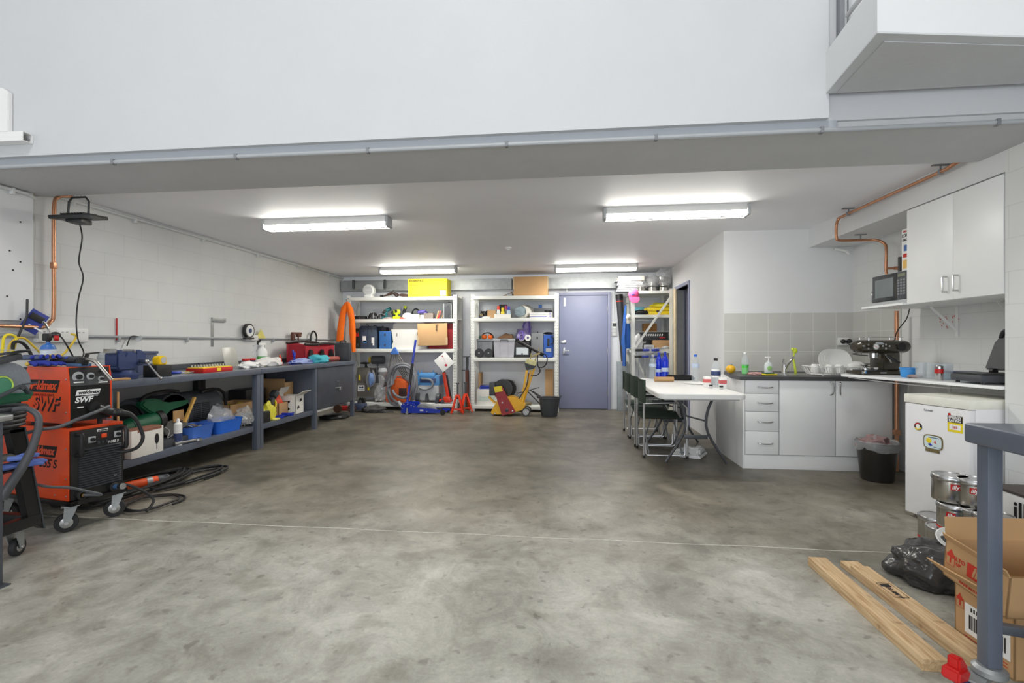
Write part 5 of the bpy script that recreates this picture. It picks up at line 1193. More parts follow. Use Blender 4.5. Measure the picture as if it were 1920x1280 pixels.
# --- unit 1, second level
z = A['b']
M_dblue = mat('dark_blue_case', (48, 60, 82), .5, var=.1); M_dblue2 = mat('slate_case', (64, 76, 94), .5, var=.1)
case('tool_case', 'black upright tool case with small red badge, first from the left', 665, 676, 615, 653, z, M_black, lab=[(.2, .7, .6, .8, M_red)])
case('tool_case', 'dark blue upright case with torn white and blue sticker', 676, 689, 610, 653, z, M_dblue, lab=[(.3, .8, .3, .55, M_paper), (.35, .85, .25, .36, mat('sticker_blue', (60, 120, 180), .5))])
case('tool_case', 'slate blue upright case with a long torn white label', 689, 706, 611, 653, z, M_dblue2, lab=[(.45, .75, .15, .5, M_paper)])
case('tool_case', 'dark case standing behind the plain blue case', 706, 724, 613, 653, z, M_dgrey, .14, Y=YI+.18)
case('tool_case', 'plain mid-blue metal case beside the white cardboard', 711, 733, 620, 653, z, mat('mid_blue_case', (52, 104, 168), .5), .16, bev=.004)
t = carton('carton', 'large white cardboard carton with folds on the middle shelf', (aY(768, 640, YI).x, YI+.16, z), .62, .3, .42, R(0), M_wcard)
g = G(); g.prism([(-.31, .40), (-.28, .47), (.24, .50), (.31, .4)], .004, 'Y', -.152); g.to('flap', M_wcard, t)
g = G(); g.prism([(-.33, .06), (-.30, .12), (-.34, .35), (.05, .37), (.22, .33), (.2, .03)], .006, 'Y', -.165); g.to('flap', M_wcard, t)
g = G(); g.bx(-.24, -.228, -.167, -.164, .22, .28); g.bx(.14, .152, -.167, -.164, .24, .3); g.to('print', M_ink, t)
G().prism([(-.31, -.03), (.3, -.03), (.3, .05), (-.31, .08)], .004, 'Y', -.2).to('flap', M_wcard, t)
case('tool_case', 'big dark red plastic case behind the brown cardboard sheet', 804, 851, 606, 653, z, mat('dark_red_case', (158, 28, 34), .5), .3, bev=.008)
cx_, w_, h = rc(787, 842, 603, 644, z)
t = T('cardboard_sheet', 'brown flattened cardboard box leaning out over the middle shelf', 'cardboard', (cx_, YS-.025, z+.06))
G().bx(-w_/2, w_/2, -.02, -.003, 0, h, .002).rot((R(-2), R(-1.2), 0)).to('sheet', M_card, t)
for x in (-w_/2+.01, w_/2-.01): G().bx(x-.015, x+.015, -.023, -.02, .02, .14).to('tape', mat('shiny_tape', (200, 176, 140), .2), t)
g = G(); g.bx(.06, .075, -.024, -.02, h-.13, h-.03); g.bx(.08, .085, -.024, -.02, h-.14, h-.02); g.bx(.05, .11, -.024, -.02, h-.02, h-.012); g.to('print', mat('brown_ink', (96, 78, 60), .7), t)
# --- unit 1, bottom level
z = A['a']
cx_, w_, h = rc(668, 712, 682, 748, z)
t = T('hydraulic_unit', 'stainless hydraulic unit with yellow tags and white label on castors', 'machine', (cx_, YI+.02, z+.001))
M_bronze = mat('stainless_brown_grey', (128, 124, 118), .4, .5, var=.08)
g = G(); g.bx(-w_/2, w_/2, 0, .32, .09, .34, .006); g.bx(-w_/2, .02, .02, .3, .34, .62, .006); g.to('cabinet', M_bronze, t)
G().bx(-w_/2+.02, -w_/2+.15, -.003, 0, .19, .30).to('label', M_paper, t); g = G(); g.prism([(-w_/2+.04, .25), (-w_/2+.06, .28), (-w_/2+.09, .265), (-w_/2+.12, .285), (-w_/2+.13, .25)], .001, 'Y', -.0042); g.bx(-w_/2+.04, -w_/2+.13, -.0042, -.003, .215, .225); g.to('print', M_navy, t)
for x, zz in ((-w_/2+.045, .44), (.0, .26)): G().prism([(x-.015, zz-.05), (x+.02, zz-.05), (x+.018, zz+.03), (x, zz+.06), (x-.012, zz+.03)], .004, 'Y', -.004 if zz < .4 else .014).to('yellow_tag', M_yel, t)
G().box((-.06, .06, .66), (.05, .05, .1), .008).to('valve', M_black, t); G().cyl((.0, .05, .62), (.0, .05, .70), .012, n=10).to('pipe', M_galv, t); G().cyl((.05, .05, .34), (.05, .05, .56), .01, n=10).to('pipe', M_galv, t)
for x in (-.14, .14): caster(t, x, .06, .09, .04, R(30), M_rub, M_chrome)
g = G(); 
for k in range(3): g.tube([(.02+.01*k, -.02, .56), (-.02+.02*k, -.05, .40), (.03, -.06, .28+.02*k), (.12, -.05, .32), (.14-.01*k, -.04, .46), (.09, -.02, .58)], .010, 8)
g.to('hose_loop', M_hose, t)
G().blob((.08, -.07, .42), (.05, .03, .1), 4, .4, 3, 2, False, 0, .4).to('wrapped_fitting', mat('clear_blue_wrap', (120, 150, 200), .2, alpha=.75), t)
cx_ = aY(706, 670, YI).x
t = T('floor_polisher', 'yellow and black floor polisher head hung above the hydraulic unit', 'machine', (cx_, YI+.05, z+.001))
g = G(); g.cyl((-.1, 0, .76), (.12, 0, .76), .075, n=20); g.cyl((.0, 0, 0), (.0, 0, .7), .016, n=10); g.to('motor', M_dgrey, t); G().cyl((-.15, 0, .76), (-.08, 0, .76), .055, n=20).to('yellow_housing', mat('dull_yellow', (180, 152, 40), .5), t)
G().tube([(-.18, 0, .82), (-.19, 0, .7), (-.14, 0, .63), (.14, 0, .64)], .014, 8).to('frame', M_lgrey, t)
G().sph((-.24, 0, .7), .07, (1.3, .8, .3)).to('disc', M_black, t)
g = G(); g.lathe([(.07, .62), (.09, .55), (.06, .48), (.03, .45), (.03, .4)], (.1, -.0, 0), 20); g.to('skirt', M_lgrey, t)
t = T('wrapped_parts', 'stack of silver parts in clear plastic wrap on the bottom shelf', 'parts', (aY(712, 745, YI).x, YI-.02, z+.001))
g = G(); 
for k in range(5): g.cyl((-.08+.04*(k % 3), .0+.02*k, .03+.04*(k % 2)), (-.04+.04*(k % 3), .03, .06+.05*(k % 3)), .03, n=12)
g.to('fittings', M_steel, t); G().blob((0, .05, .13), (.1, .08, .17), 7, .35, 2.5, 3, True, 0, .35).to('wrap', M_bag, t); G().blob((.02, .05, .4), (.05, .05, .16), 8, .3, 2.5, 3, False, 0, .3).to('wrap_top', M_bag, t)
M_torange = mat('carry_case_orange', (220, 98, 38), .5, var=.05)
cx_, w_, h = rc(723, 764, 711, 755, z)
t = T('carry_case', 'orange plastic carry case behind the grey vacuum hose', 'case', (cx_, YI, z+.001))
g = G(); g.prism([(-w_/2, 0), (w_/2-.02, 0), (w_/2, .1), (w_/2-.04, h*.8), (.06, h), (-.04, h), (-.05, h*.72), (-w_/2, h*.7)], .22, 'Y', 0, bev=.018); g.to('shell', M_torange, t)
G().bx(.04, w_/2-.02, -.004, .02, .1, .26, .01).to('dark_opening', mat('dark_brown_plastic', (64, 40, 32), .6), t)
G().tube([(-.04, .11, h-.01), (-.03, .11, h+.025), (.05, .11, h+.025), (.06, .11, h-.01)], .012, 8, smooth=False).to('handle', M_torange, t)
def V5(px, py, Y): return aY(px, py, Y)
# vacuum hose loops hanging in front
t = T('vacuum_hose', 'large grey vacuum hose hung in loops with a blue nozzle on top', 'hose', aY(752, 700, 8.20))
o = aY(752, 700, 8.20)
c0 = aY(755, 720, 8.2)-o
g = G()
def loopy(cx0, cz0, rx, rz_, y, a0, a1, n=16): return [V((cx0+rx*math.cos(R(a0+(a1-a0)*k/n)), y+.03*math.sin(k), cz0+rz_*math.sin(R(a0+(a1-a0)*k/n)))) for k in range(n+1)]
P_ = loopy(c0.x-.0, c0.z-.0, .255, .36, 0, 200, -170, 18)+loopy(c0.x+.02, c0.z+.04, .215, .28, -.04, 190, -150, 18)
g.tube(P_, .024, 10, sub=3)
e_ = aY(727, 740, 8.2)-o; f_ = aY(757, 762, 8.2)-o
g.tube([aY(728, 715, 8.2)-o, e_, aY(735, 756, 8.2)-o, f_], .024, 10)
g.to('hose', M_hose, t)
g = G(); b1 = aY(737, 665, 8.2)-o
for k in range(5): g.tube([b1+V((.03*k-.03, .01*k, .0)), b1+V((.05*k-.02, -.01, -.12)), b1+V((.11+.03*k, 0, -.28)), b1+V((.2+.02*k, .01, -.42+.02*k))], .009, 6)
g.tube([b1+V((-.02, 0, .0)), b1+V((-.05, 0, -.1)), b1+V((-.06, 0, -.22))], .012, 6)
g.to('lead_bundle', mat('grey_brown_cable', (104, 100, 96), .5), t)
g = G(); u = aY(741, 664, 8.18)-o; g.prism([(u.x-.09, u.z), (u.x+.07, u.z), (u.x+.02, u.z+.1), (u.x, u.z+.13), (u.x-.03, u.z+.11)], .06, 'Y', u.y-.03, bev=.01); g.to('nozzle', mat('vacuum_blue', (64, 112, 190), .45), t)
G().cyl(aY(747, 752, 8.17)-o, aY(753, 762, 8.17)-o, .03, n=14).to('hose_cuff', M_lgrey, t)
# vacuum
cx_, w_, h = rc(782, 824, 688, 752, z)
t = T('vacuum_cleaner', 'blue and grey wet and dry vacuum on the bottom shelf', 'vacuum', (cx_, YI, z+.001))
g = G(); g.bx(-w_/2+.01, w_/2-.01, 0, .32, .04, .36, .035); g.to('tank', M_lgrey, t)
g = G(); g.bx(-w_/2-.005, w_/2+.005, -.01, .33, .30, .49, .045); g.bx(-w_/2+.03, w_/2-.08, -.015, .2, .45, .53, .02); g.to('motor_head', mat('vacuum_sky_blue', (84, 146, 204), .45), t)
g = G()
for x in (-w_/2+.01, -w_/2+.07, w_/2-.12): g.prism([(x-.015, .5), (x+.015, .5), (x+.005, .585)], .04, 'Y', 0, bev=.004)
g.to('hooks', mat('vacuum_sky_blue', (84, 146, 204), .45), t)
g = G(); g.bx(-w_/2+.05, w_/2-.06, -.02, .0, .36, .44, .02); g.to('recess', M_navy, t)
g = G(); g.tube([(-.16, -.02, .27), (-.05, -.03, .24), (.06, -.03, .28), (.09, -.03, .36), (.03, -.03, .42), (-.12, -.02, .43)], .02, 10); g.to('suction_hose', M_grey, t)
for x in (-w_/2+.02, w_/2-.02): G().cyl((x-.03, .0, .085), (x+.03, .0, .085), .085, n=24).to('wheel', M_dgrey, t)
G().prism([(-.06, .04), (.02, .04), (.0, .15), (-.02, .17), (-.045, .15)], .01, 'Y', -.008).to('foot_pedal', M_dgrey, t)
# red jack with tag
t = T('bottle_jack', 'red long-handled jack at the right end of the bottom shelf', 'jack', (aY(838, 745, YI).x, YI-.02, z+.001))
g = G(); g.bx(-.18, .1, -.05, .05, .03, .07, .01); g.bx(-.05, .08, -.06, .06, .02, .12, .015); g.bar((.03, 0, .1), (-.05, 0, .55), .06, .05, .01); g.to('frame', M_ored, t)
G().bar((.07, .02, .1), (-.0, .02, .5), .025, .02, .004).to('release_rod', M_black, t)
for x in (-.17, -.06): G().cyl((x, -.07, .035), (x, -.04, .035), .035, n=18).to('wheel', M_dgrey, t)
G().cyl((-.20, 0, .78), (.10, 0, .78), .014, n=10).bar((-.05, 0, .52), (-.06, 0, .78), .03, .03, .005).to('tee_handle', M_black, t)
a = aY(833, 678, 8.26)
t = T('instruction_card', 'white diamond-hung card with a small picture tied to the jack handle', 'card', (a.x, 8.245, a.z))
g = G(); g.box((0, 0, 0), (.26, .004, .26), .001, rot=(0, R(50), 0)); g.to('card', M_paper, t)
g = G(); g.bar((-.02, -.004, .1), (.03, -.004, -.04), .004, .002); g.sph((.035, -.003, -.06), .022, (1.2, .1, 1)); g.sph((-.03, -.003, .1), .014, (1, .1, 1)); g.to('printed_picture', mat('magenta_red_ink', (176, 40, 70), .6), t)
# trolley jack
JY = 7.92
t = T('trolley_jack', 'bright blue trolley jack with raised handle on the floor before the shelves', 'jack', (aY(760, 770, JY).x, JY, 0), R(-2))
g = G()
for y in (-.12, .12): g.prism([(-.03, .02), (.12, .02), (.7, .035), (.76, .05), (.76, .075), (.5, .1), (.25, .12), (.2, .19), (.02, .19), (-.03, .15)], .016, 'Y', y-.008, bev=.004)
g.bx(-.02, .12, -.11, .11, .03, .17, .008); g.bx(.3, .6, -.03, .03, .04, .08, .006); g.to('frame', M_blue, t)
G().prism([(.2, .09), (.26, .165), (.34, .17), (.58, .08), (.62, .06)], .13, 'Y', -.065, bev=.006).to('lift_arm', M_galv, t)
G().lathe([(0, .08), (.05, .08), (.055, .1), (.03, .105), (0, .1)], (.6, 0, 0), 18).to('saddle', M_dgrey, t)
for y in (-.15, .15): G().cyl((.70, y-.014, .046), (.70, y+.014, .046), .045, n=22).to('front_wheel', M_black, t)
for y in (-.14, .14): g = G(); g.cyl((.08, y-.01, .022), (.08, y+.01, .022), .022, n=16); g.cyl((.08, y, .03), (.08, y, .11), .011, n=10); g.to('rear_castor', M_galv, t)
for x, zz in ((.02, .17), (.09, .17), (.15, .15), (.2, .13), (.0, .1), (.42, .05)): G().sph((x, -.132, zz), .010, (1, .5, 1), n=10).to('bolt', M_steel, t)
G().bx(.3, .36, -.1295, -.128, .06, .085).to('badge', M_paper, t)
e_ = aY(779, 637, JY+.12)-V(t.location); h1 = V((.03, 0, .15)); 
g = G(); g.cyl(h1, e_, .019, n=14); g.box(h1, (.07, .07, .08), .01); g.to('handle', M_blue, t); G().cyl(h1.lerp(e_, .3), h1.lerp(e_, .63), .024, n=14).to('handle_grip', M_black, t)
# jack stands
def jack_stand(label, px, Y, rz):
    t = T('jack_stand', label, 'jack stand', (aY(px, 772, Y).x, Y, 0), R(rz), 'red jack stands')
    g = G()
    for sx in (-1, 1):
        for sy in (-1, 1): g.bar((sx*.10, sy*.09, .004), (sx*.022, sy*.022, .30), .045, .006, .001)
    g.bx(-.03, .03, -.03, .03, .26, .32, .004); g.bx(-.085, .085, -.08, -.075, .06, .09); g.to('stand', M_ored, t)
    G().bx(-.014, .014, -.018, .018, .24, .50, .003).to('ratchet_bar', M_dgrey, t); G().bx(-.03, .03, -.02, .02, .495, .515, .004).to('saddle', M_dgrey, t); return t
jack_stand('red jack stand nearest the left shelving unit', 858, 8.02, 8)
jack_stand('red jack stand standing behind and right of its twin', 873, 8.18, 25)
t = T('acrow_prop', 'rusty brown adjustable post with a flat top between the shelving units', 'post', (aY(876, 770, 8.45).x, 8.45, 0))
G().cyl((0, 0, 0), (0, 0, .7), .035, n=16).to('outer_tube', mat('rusty_brown_iron', (92, 52, 40)), t); G().cyl((0, 0, .7), (0, 0, .94), .026, n=16).to('inner_tube', M_dgrey, t); g = G(); g.bx(-.07, .05, -.04, .04, .94, .955, .002); g.bx(-.1, .03, -.012, .012, .695, .71, .002); g.to('plates', M_dgrey, t)
t = T('blue_tube', 'blue pole leaning behind the brown post', 'post', (aY(881, 765, 8.55).x, 8.6, 0)); G().cyl((0, 0, 0), (.0, .05, 1.0), .02, n=12).to('tube', M_navy, t)
# hi-vis jacket
a = aY(651, 566, 8.2)
t = T('hi_vis_jacket', 'orange high-visibility jacket hanging from the corner shelf post', 'jacket', (a.x, 8.18, a.z))
def sleeve(g, pts, wd, dp):
    prev = None
    for p, w2 in zip(pts, wd):
        ring = [g.bm.verts.new(V((p[0]+w2*math.cos(a), p[1]+dp*math.sin(a)*(1+.2*math.sin(3*a)), p[2]))) for a in [2*PI*k/12 for k in range(12)]]
        if prev: [g.bm.faces.new([prev[k], prev[(k+1) % 12], ring[(k+1) % 12], ring[k]]) for k in range(12)]
        else: g.bm.faces.new(ring)
        prev = ring
    g.bm.faces.new(prev[::-1])
def jp(px, py): q = aY(px, py, 8.18); return (q.x-a.x, 0, q.z-a.z)
g = G(); sleeve(g, [jp(651, 566), jp(647, 575), jp(642, 592), jp(639, 615), jp(637, 640)], [.03, .065, .06, .065, .065], .03)
sleeve(g, [jp(652, 567), jp(656, 580), jp(660, 600), jp(661, 625), jp(662, 645), jp(663, 660)], [.03, .065, .055, .06, .045, .035], .032)
g.to('jacket_body', M_jacket, t, sharp=70)
g = G(); sleeve(g, [jp(651, 590), jp(650, 610), jp(650, 643)], [.04, .05, .05], .02); g.mv((0, .04, 0)); g.to('reflective_lining', mat('reflective_grey_cloth', (206, 204, 194), .6), t)
g = G(); g.tube([(-.0, 0, .0), (0, 0, .05), (0, .08, .06)], .004, 6); g.to('hook', M_dgrey, t)
# under the bench end
q = aX(645, 763, -3.75)
t = T('hand_winch', 'red roller tool with dark wheels half under the bench cabinet', 'tool', (-3.72, 7.9, 0), R(10))
G().bx(-.12, .12, -.04, .04, .03, .11, .015).to('body', M_red, t)
for x in (-.13, .1): G().cyl((x, -.09, .075), (x, -.05, .075), .07, n=22).to('wheel', mat('dark_brown_wood', (84, 54, 40)), t)
t = T('compressor_head', 'small black and slate bench machine on the floor past the cabinet leg', 'machine', (aY(674, 775, 8.0).x, 8.0, 0))
g = G(); g.bx(-.11, .10, -.06, .1, .03, .15, .012); g.to('body', mat('slate_blue_plastic', (72, 82, 110)), t)
for x in (-.1, .09): G().cyl((x-.02, -.02, .05), (x+.02, -.02, .05), .05, n=18).to('foot_wheel', M_black, t)
G().cyl((.05, -.03, .19), (.05, .03, .19), .055, n=22).to('flywheel', M_black, t); G().bx(-.02, .05, -.05, .05, .14, .2, .01).to('head', M_dgrey, t)
t = T('dark_cloth', 'heap of dark grey cloth on the floor in front of the left shelves', 'cloth', (aY(702, 775, 7.98).x, 7.98, 0)); G().blob((0, 0, .04), (.18, .12, .075), 77, .35, 3, 3, True, 0, .25).to('cloth', mat('charcoal_cloth', (66, 66, 66), .9), t)
S(G().blob((0, 0, .02), (.22, .2, .045), 78, .35, 3, 3, True, 0, .2).to('black_tarp', M_black, sharp=60), 'low folded black tarpaulin under the bench cabinet', 'tarpaulin', loc=(-3.65, 7.3, 0))
coil('grey rubber strap coiled on the floor before the left shelves', (aY(722, 775, 7.95).x, 7.95, 0), .12, .05, 2, .006, M_dgrey, 33)

# ================= unit 2 =================
def c5(x, y, Y=YI): return aY(860+x/4.266, 500+y/4.266, Y)
cx_, w_, h = rc(963, 1027, 518, 555, B['top'])
t = carton('carton', 'plain brown taped carton on top of the shelves next to the lilac door', (cx_, YI+.17, B['top']+.001), w_, .34, h, 0, M_card)
for s in (-1, 1): G().bx(s*w_/2-.012, s*w_/2+.012, -.1715, -.17, h*.35, h*.95).to('tape', mat('shiny_tape', (200, 176, 140)), t)
t = T('metal_brackets', 'pile of metal brackets on the shelf top left of the brown carton', 'brackets', (aY(950, 552, YI).x, YI+.05, B['top']))
g = G(); g.prism([(-.13, 0), (.1, 0), (.1, .1), (.05, .06)], .006, 'Y', 0); g.prism([(-.08, .0), (.12, .0), (.12, .05)], .05, 'Y', .03); g.to('bracket', mat('bronze_steel', (120, 104, 86), .4, .7), t); G().cyl((.0, -.03, .02), (.09, -.03, .03), .02, n=12).to('roller', M_galv, t)
z = B['c']
t = T('gas_torch', 'small camping stove canister with black burner on the shelf by the door', 'gas torch', (c5(180, 390).x, YI+.02, z)); G().lathe([(0, 0), (.032, 0), (.034, .06), (.02, .085), (0, .09)], (0, 0, 0), 18).to('canister', mat('bronze_can', (124, 110, 80), .4, .5), t); G().lathe([(.0345, .01), (.035, .011), (.035, .03), (.0345, .031)], (0, 0, 0), 18).to('band', M_navy, t); G().cyl((0, 0, .09), (0, 0, .13), .014, n=10).to('burner', M_black, t)
S(G().blob((0, 0, .05), (.07, .06, .07), 13, .5, 3, 3, True, 0, .5).to('tool_heap', M_black, sharp=60), 'small black jumble of straps beside the camping stove canister', 'strap', loc=(c5(212, 390).x, YI+.1, z))
carton('carton', 'little open brown box with white front on the shelf by the door', (c5(262, 390).x, YI+.1, z), .16, .18, .14, 0, open_=True)
S(G().blob((0, 0, .012), (.07, .03, .018), 14, .4, 3, 3, True, 0, .2).to('polystyrene', M_white, sharp=60), 'broken white polystyrene lumps at the shelf front', 'polystyrene', loc=(c5(225, 400).x, YI-.03, z))
t = T('bottle_tray', 'low white cardboard tray of cleaning bottles on the shelf by the door', 'tray', (c5(350, 390).x, YI+.07, z))
g = G(); g.bx(-.145, .145, -.07, -.065, 0, .075); g.bx(-.145, .145, .105, .11, 0, .075); g.bx(-.145, -.14, -.065, .105, 0, .075); g.bx(.14, .145, -.065, .105, 0, .075); g.bx(-.14, .14, -.065, .105, 0, .004); g.to('tray', M_wcard, t)
for x, bm_, cm, hh, lab in ((315, M_white, mat('orange_plastic', (226, 66, 30)), .21, 'white spray bottle with orange cap in the white tray'), (350, M_yel, M_yel, .18, 'squat yellow bottle in the white tray'), (372, M_lgrey, mat('pink_cap', (226, 84, 150), .4), .22, 'grey bottle with pink cap at the back of the white tray'), (398, mat('pale_blue_can', (170, 190, 214), .4), M_blue, .20, 'pale blue bottle with dark blue cap at the right of the white tray')):
    b = T('cleaning_bottle', lab, 'bottle', (c5(x, 390).x, YI+(.04 if x != 372 else .12), z+.005)); G().lathe([(0, 0), (.032, 0), (.034, hh*.55), (.018, hh*.72), (.018, hh*.74), (0, hh*.74)], (0, 0, 0), 18).to('bottle', bm_, b); G().lathe([(0, hh*.7), (.026, hh*.7), (.026, hh*.95), (.02, hh), (0, hh)], (0, 0, 0), 16).to('cap', cm, b)
t = T('glove_pack', 'dark pack lying across the tops of the cleaning bottles', 'pack', (c5(345, 300).x, YI+.15, z+.0)); G().bx(-.07, .07, 0, .08, 0, .25, .01).to('pack', M_dgrey, t)
t = T('rag_sack', 'off-white sack on its side spilling grey rags on the shelf by the door', 'sack', (c5(500, 390).x, YI+.04, z))
g = G(); g.lathe([(.09, 0), (.11, .02), (.125, .1), (.125, .25), (.1, .33), (0, .36)], (0, 0, .115), 24, rot=(-PI/2, 0, R(-20)))
for v in g.bm.verts: v.co += V((.0, 0, .012*noise.noise(v.co*14)))+V((.015*noise.noise(v.co*11+V((5, 0, 0))), 0, 0)); v.co.z = max(0, v.co.z)
g.to('sack', mat('canvas_white', (206, 204, 196), .9, bump=.2), t, sharp=70)
G().blob((-.015, -.0, .115), (.1, .04, .085), 21, .2, 4, 3, False, 0, .3).to('rags', mat('grey_blue_rags', (134, 148, 156), .9), t)
for k in range(2):
    t = T('glove_box', ('lower', 'upper')[k]+' of two flat white boxes with blue stripes stacked on the shelf', 'box', (c5(658, 390).x, YI+.08, z+.002+k*.047), 0); G().bx(-.2, .2, -.07, .1, 0, .045, .002).to('box', M_wcard, t); G().bx(-.198, .1, -.0715, -.07, .012, .022).to('stripe', mat('violet_blue_ink', (84, 90, 168), .6), t)
    G().cyl((.16, -.0715, .022), (.16, -.07, .022), .018, n=16).to('print', mat('pale_violet_ink', (160, 160, 206), .6), t)
t = T('storage_crate', 'low clear crate of odds behind the striped boxes', 'crate', (c5(670, 340).x, YI+.28, z)); g = G(); g.bx(-.17, .17, 0, .12, 0, .19, .01); g.to('crate', M_grey, t)
t = T('tape_box', 'small bright blue block on top of the clear crate', 'block', (c5(645, 300).x, YI+.3, z+.192)); G().bx(-.03, .03, -.0, .06, 0, .06, .006).to('block', mat('vacuum_blue', (64, 112, 190)), t)
t = T('safety_goggles', 'black goggles lying on the striped boxes', 'goggles', (c5(718, 345).x, YI+.05, z+.097)); g = G(); g.sph((-.04, 0, .022), .03, (1.2, .6, .7)); g.sph((.03, 0, .022), .03, (1.2, .6, .7)); g.bar((-.02, 0, .03), (.02, 0, .03), .012, .01); g.tube([(-.07, 0, .02), (-.04, .06, .01), (.04, .06, .01), (.06, 0, .02)], .004, 6); g.to('goggles', M_black, t)
z = B['b']
def crate(name, label, x0, x1, yt, yb, z, m, d=.34, lidm=None, Y=YI, alpha=None, cat='crate'):
    cx_, w_, h = rc(x0, x1, yt, yb, z, Y); t = T(name, label, cat, (cx_, Y, z+.001))
    g = G(); g.prism([(-w_*.46, 0), (w_*.46, 0), (w_*.5, h-.03), (-w_*.5, h-.03)], d, 'Y', 0, bev=.008); g.to('tub', m, t)
    G().bx(-w_*.515, w_*.515, -.012, d+.01, h-.035, h, .006).to('lid', lidm or m, t)
    for x in (-w_*.2, w_*.2): G().bx(x-.004, x+.004, -.006, .002, .02, h-.04).to('rib', m, t)
    return t
crate('storage_crate', 'grey plastic storage crate under the orange earmuffs', 894, 924, 636, 670, z, M_grey)
t = crate('storage_crate', 'clear storage crate with black handle under the brown shoe', 925, 965, 635, 670, z, mat('cloudy_plastic', (178, 176, 184), .3, alpha=.88), .34, M_lgrey)
G().tube([(-.065, -.015, .27), (-.06, -.02, .31), (.07, -.02, .31), (.075, -.015, .27)], .006, 6, smooth=False).to('handle', M_dgrey, t)
for k, x in enumerate((168, 243)):
    t = T('castor_wheel', ('left', 'right')[k]+' one of two black wheels on the shelf before the grey crate', 'wheel', (c5(x, 700).x, YI-.045, z+.079), 0, 'black wheels on the shelf')
    G().lathe([(.0, -.02), (.03, -.02), (.05, -.012), (.07, -.02), (.078, -.008), (.078, .008), (.07, .02), (0, .02)], (0, 0, 0), 28, rot=(PI/2, 0, 0)).to('tyre', M_black, t); G().lathe([(0, 0), (.016, 0), (.014, .026), (0, .028)], (0, 0, 0), 14, rot=(PI/2, 0, 0)).to('hub', M_galv, t)
t = T('earmuffs', 'orange earmuffs with black headband on the grey crate', 'earmuffs', (c5(222, 575).x, YI+.1, z+.318))
for s in (-1, 1): G().sph((s*.055, 0, .045), .048, (1, .8, .95)).to('ear_cup', mat('ear_cup_orange', (236, 106, 26), .4), t)
G().tube([(-.1, 0, .03), (-.085, .02, .09), (-.03, .03, .115), (.03, .03, .115), (.085, .02, .08), (.11, 0, .03)], .01, 8).to('headband', M_black, t); G().box((-.13, 0, .04), (.03, .02, .05), .006, rot=(0, .4, 0)).to('clip', M_green, t)
t = T('shoe', 'brown leather work shoe on the clear crate', 'shoe', (c5(372, 570).x, YI+.1, z+.328))
g = G(); g.prism([(-.15, .015), (-.13, .0), (.13, 0), (.135, .07), (.12, .085), (.06, .075), (.02, .1), (-.02, .095), (-.07, .055), (-.13, .035)], .09, 'Y', -.045, bev=.015); g.to('upper', mat('brown_leather', (120, 84, 52), .6, var=.1), t); G().bx(-.15, .14, -.048, .048, 0, .012, .004).to('sole', mat('dark_brown_wood', (84, 54, 40)), t)
for k in range(3): G().cyl((-.04+.025*k, -.03, .082+.008*k), (-.04+.025*k, .03, .082+.008*k), .004, n=6).to('lace', M_black, t)
case('tool_case', 'black case with a silver printed front on the middle shelf by the door', 965, 993, 640, 670, z, M_black, .28, lab=[(.1, .92, .18, .62, mat('silver_print', (196, 204, 208), .3))])
case('tool_case', 'black case standing behind the purple wrapped rolls', 970, 994, 618, 670, z, M_black, .1, Y=YI+.3)
t = T('paper_rolls_pack', 'purple-printed plastic pack of white paper rolls on the middle shelf', 'paper rolls', (c5(530, 600).x, YI+.1, z+.286))
g = G(); g.lathe([(.022, -.06), (.055, -.06), (.055, .06), (.022, .06), (.022, -.06)], (.05, -.03, .06), 24, rot=(PI/2, 0, 0)); g.to('paper_roll', M_paper, t); g = G(); g.lathe([(.022, -.06), (.055, -.06), (.055, .06), (.022, .06), (.022, -.06)], (-.06, .0, .06), 24, rot=(PI/2, 0, 0)); g.to('paper_roll', M_paper, t)
G().blob((-.03, .02, .1), (.13, .09, .12), 41, .3, 2.5, 3, True, 0, .25).to('film', mat('lilac_film', (176, 160, 220), .3, alpha=.6), t); G().blob((.04, .02, .24), (.06, .05, .11), 42, .4, 2.5, 3, False, 0, .4).to('film_neck', mat('lilac_film', (176, 160, 220)), t)
g = G(); g.prism([(-.02, .22), (.0, .33), (-.03, .33), (-.05, .24)], .01, 'Y', -.05); g.prism([(.06, .14), (.1, .16), (.08, .34), (.06, .34)], .01, 'Y', -.05); g.prism([(-.08, .04), (-.02, .05), (-.02, .06), (-.08, .055)], .004, 'Y', -.09); g.to('purple_print', mat('deep_purple', (74, 44, 140), .5), t)
for k in range(2): G().lathe([(.03, 0), (.045, 0), (.045, .004), (.03, .004), (.03, 0)], (-.06, -.1, .06+k*.075), 18, rot=(PI/2, 0, 0)).to('printed_ring', mat('violet_print', (112, 84, 190), .5), t)
case('tool_case', 'tall light grey plastic case on the middle shelf', 996, 1019, 624, 670, z, M_grey, .28, bev=.02)
cx_, w_, h = rc(1019, 1037, 627, 670, z)
t = T('first_aid_bag', 'upright blue zipped bag with black handle at the right of the middle shelf', 'bag', (cx_, YI, z+.001)); G().bx(-w_/2, w_/2, 0, .26, 0, h, .02).to('body', mat('bag_blue', (46, 90, 176), .7), t)
G().bx(-.015, .02, -.012, 0, .2, .33, .005).to('handle', M_black, t); G().bx(-.04, .05, -.004, 0, .1, .16).to('label', M_lgrey, t); G().tube([(.05, 0, .37), (.09, -.02, .33), (.08, -.02, .25), (.04, 0, .24)], .008, 6).to('strap', M_black, t); G().blob((.0, .1, h+.02), (.08, .06, .03), 3, .3, 2, 2).to('top_strap', M_black, t)
z = B['a']
cx_, w_, h = rc(894, 931, 731, 759, z)
t = carton('carton', 'white carton with teal wave print on the bottom shelf', (cx_, YI+.15, z+.001), w_, .3, h, 0, M_wcard)
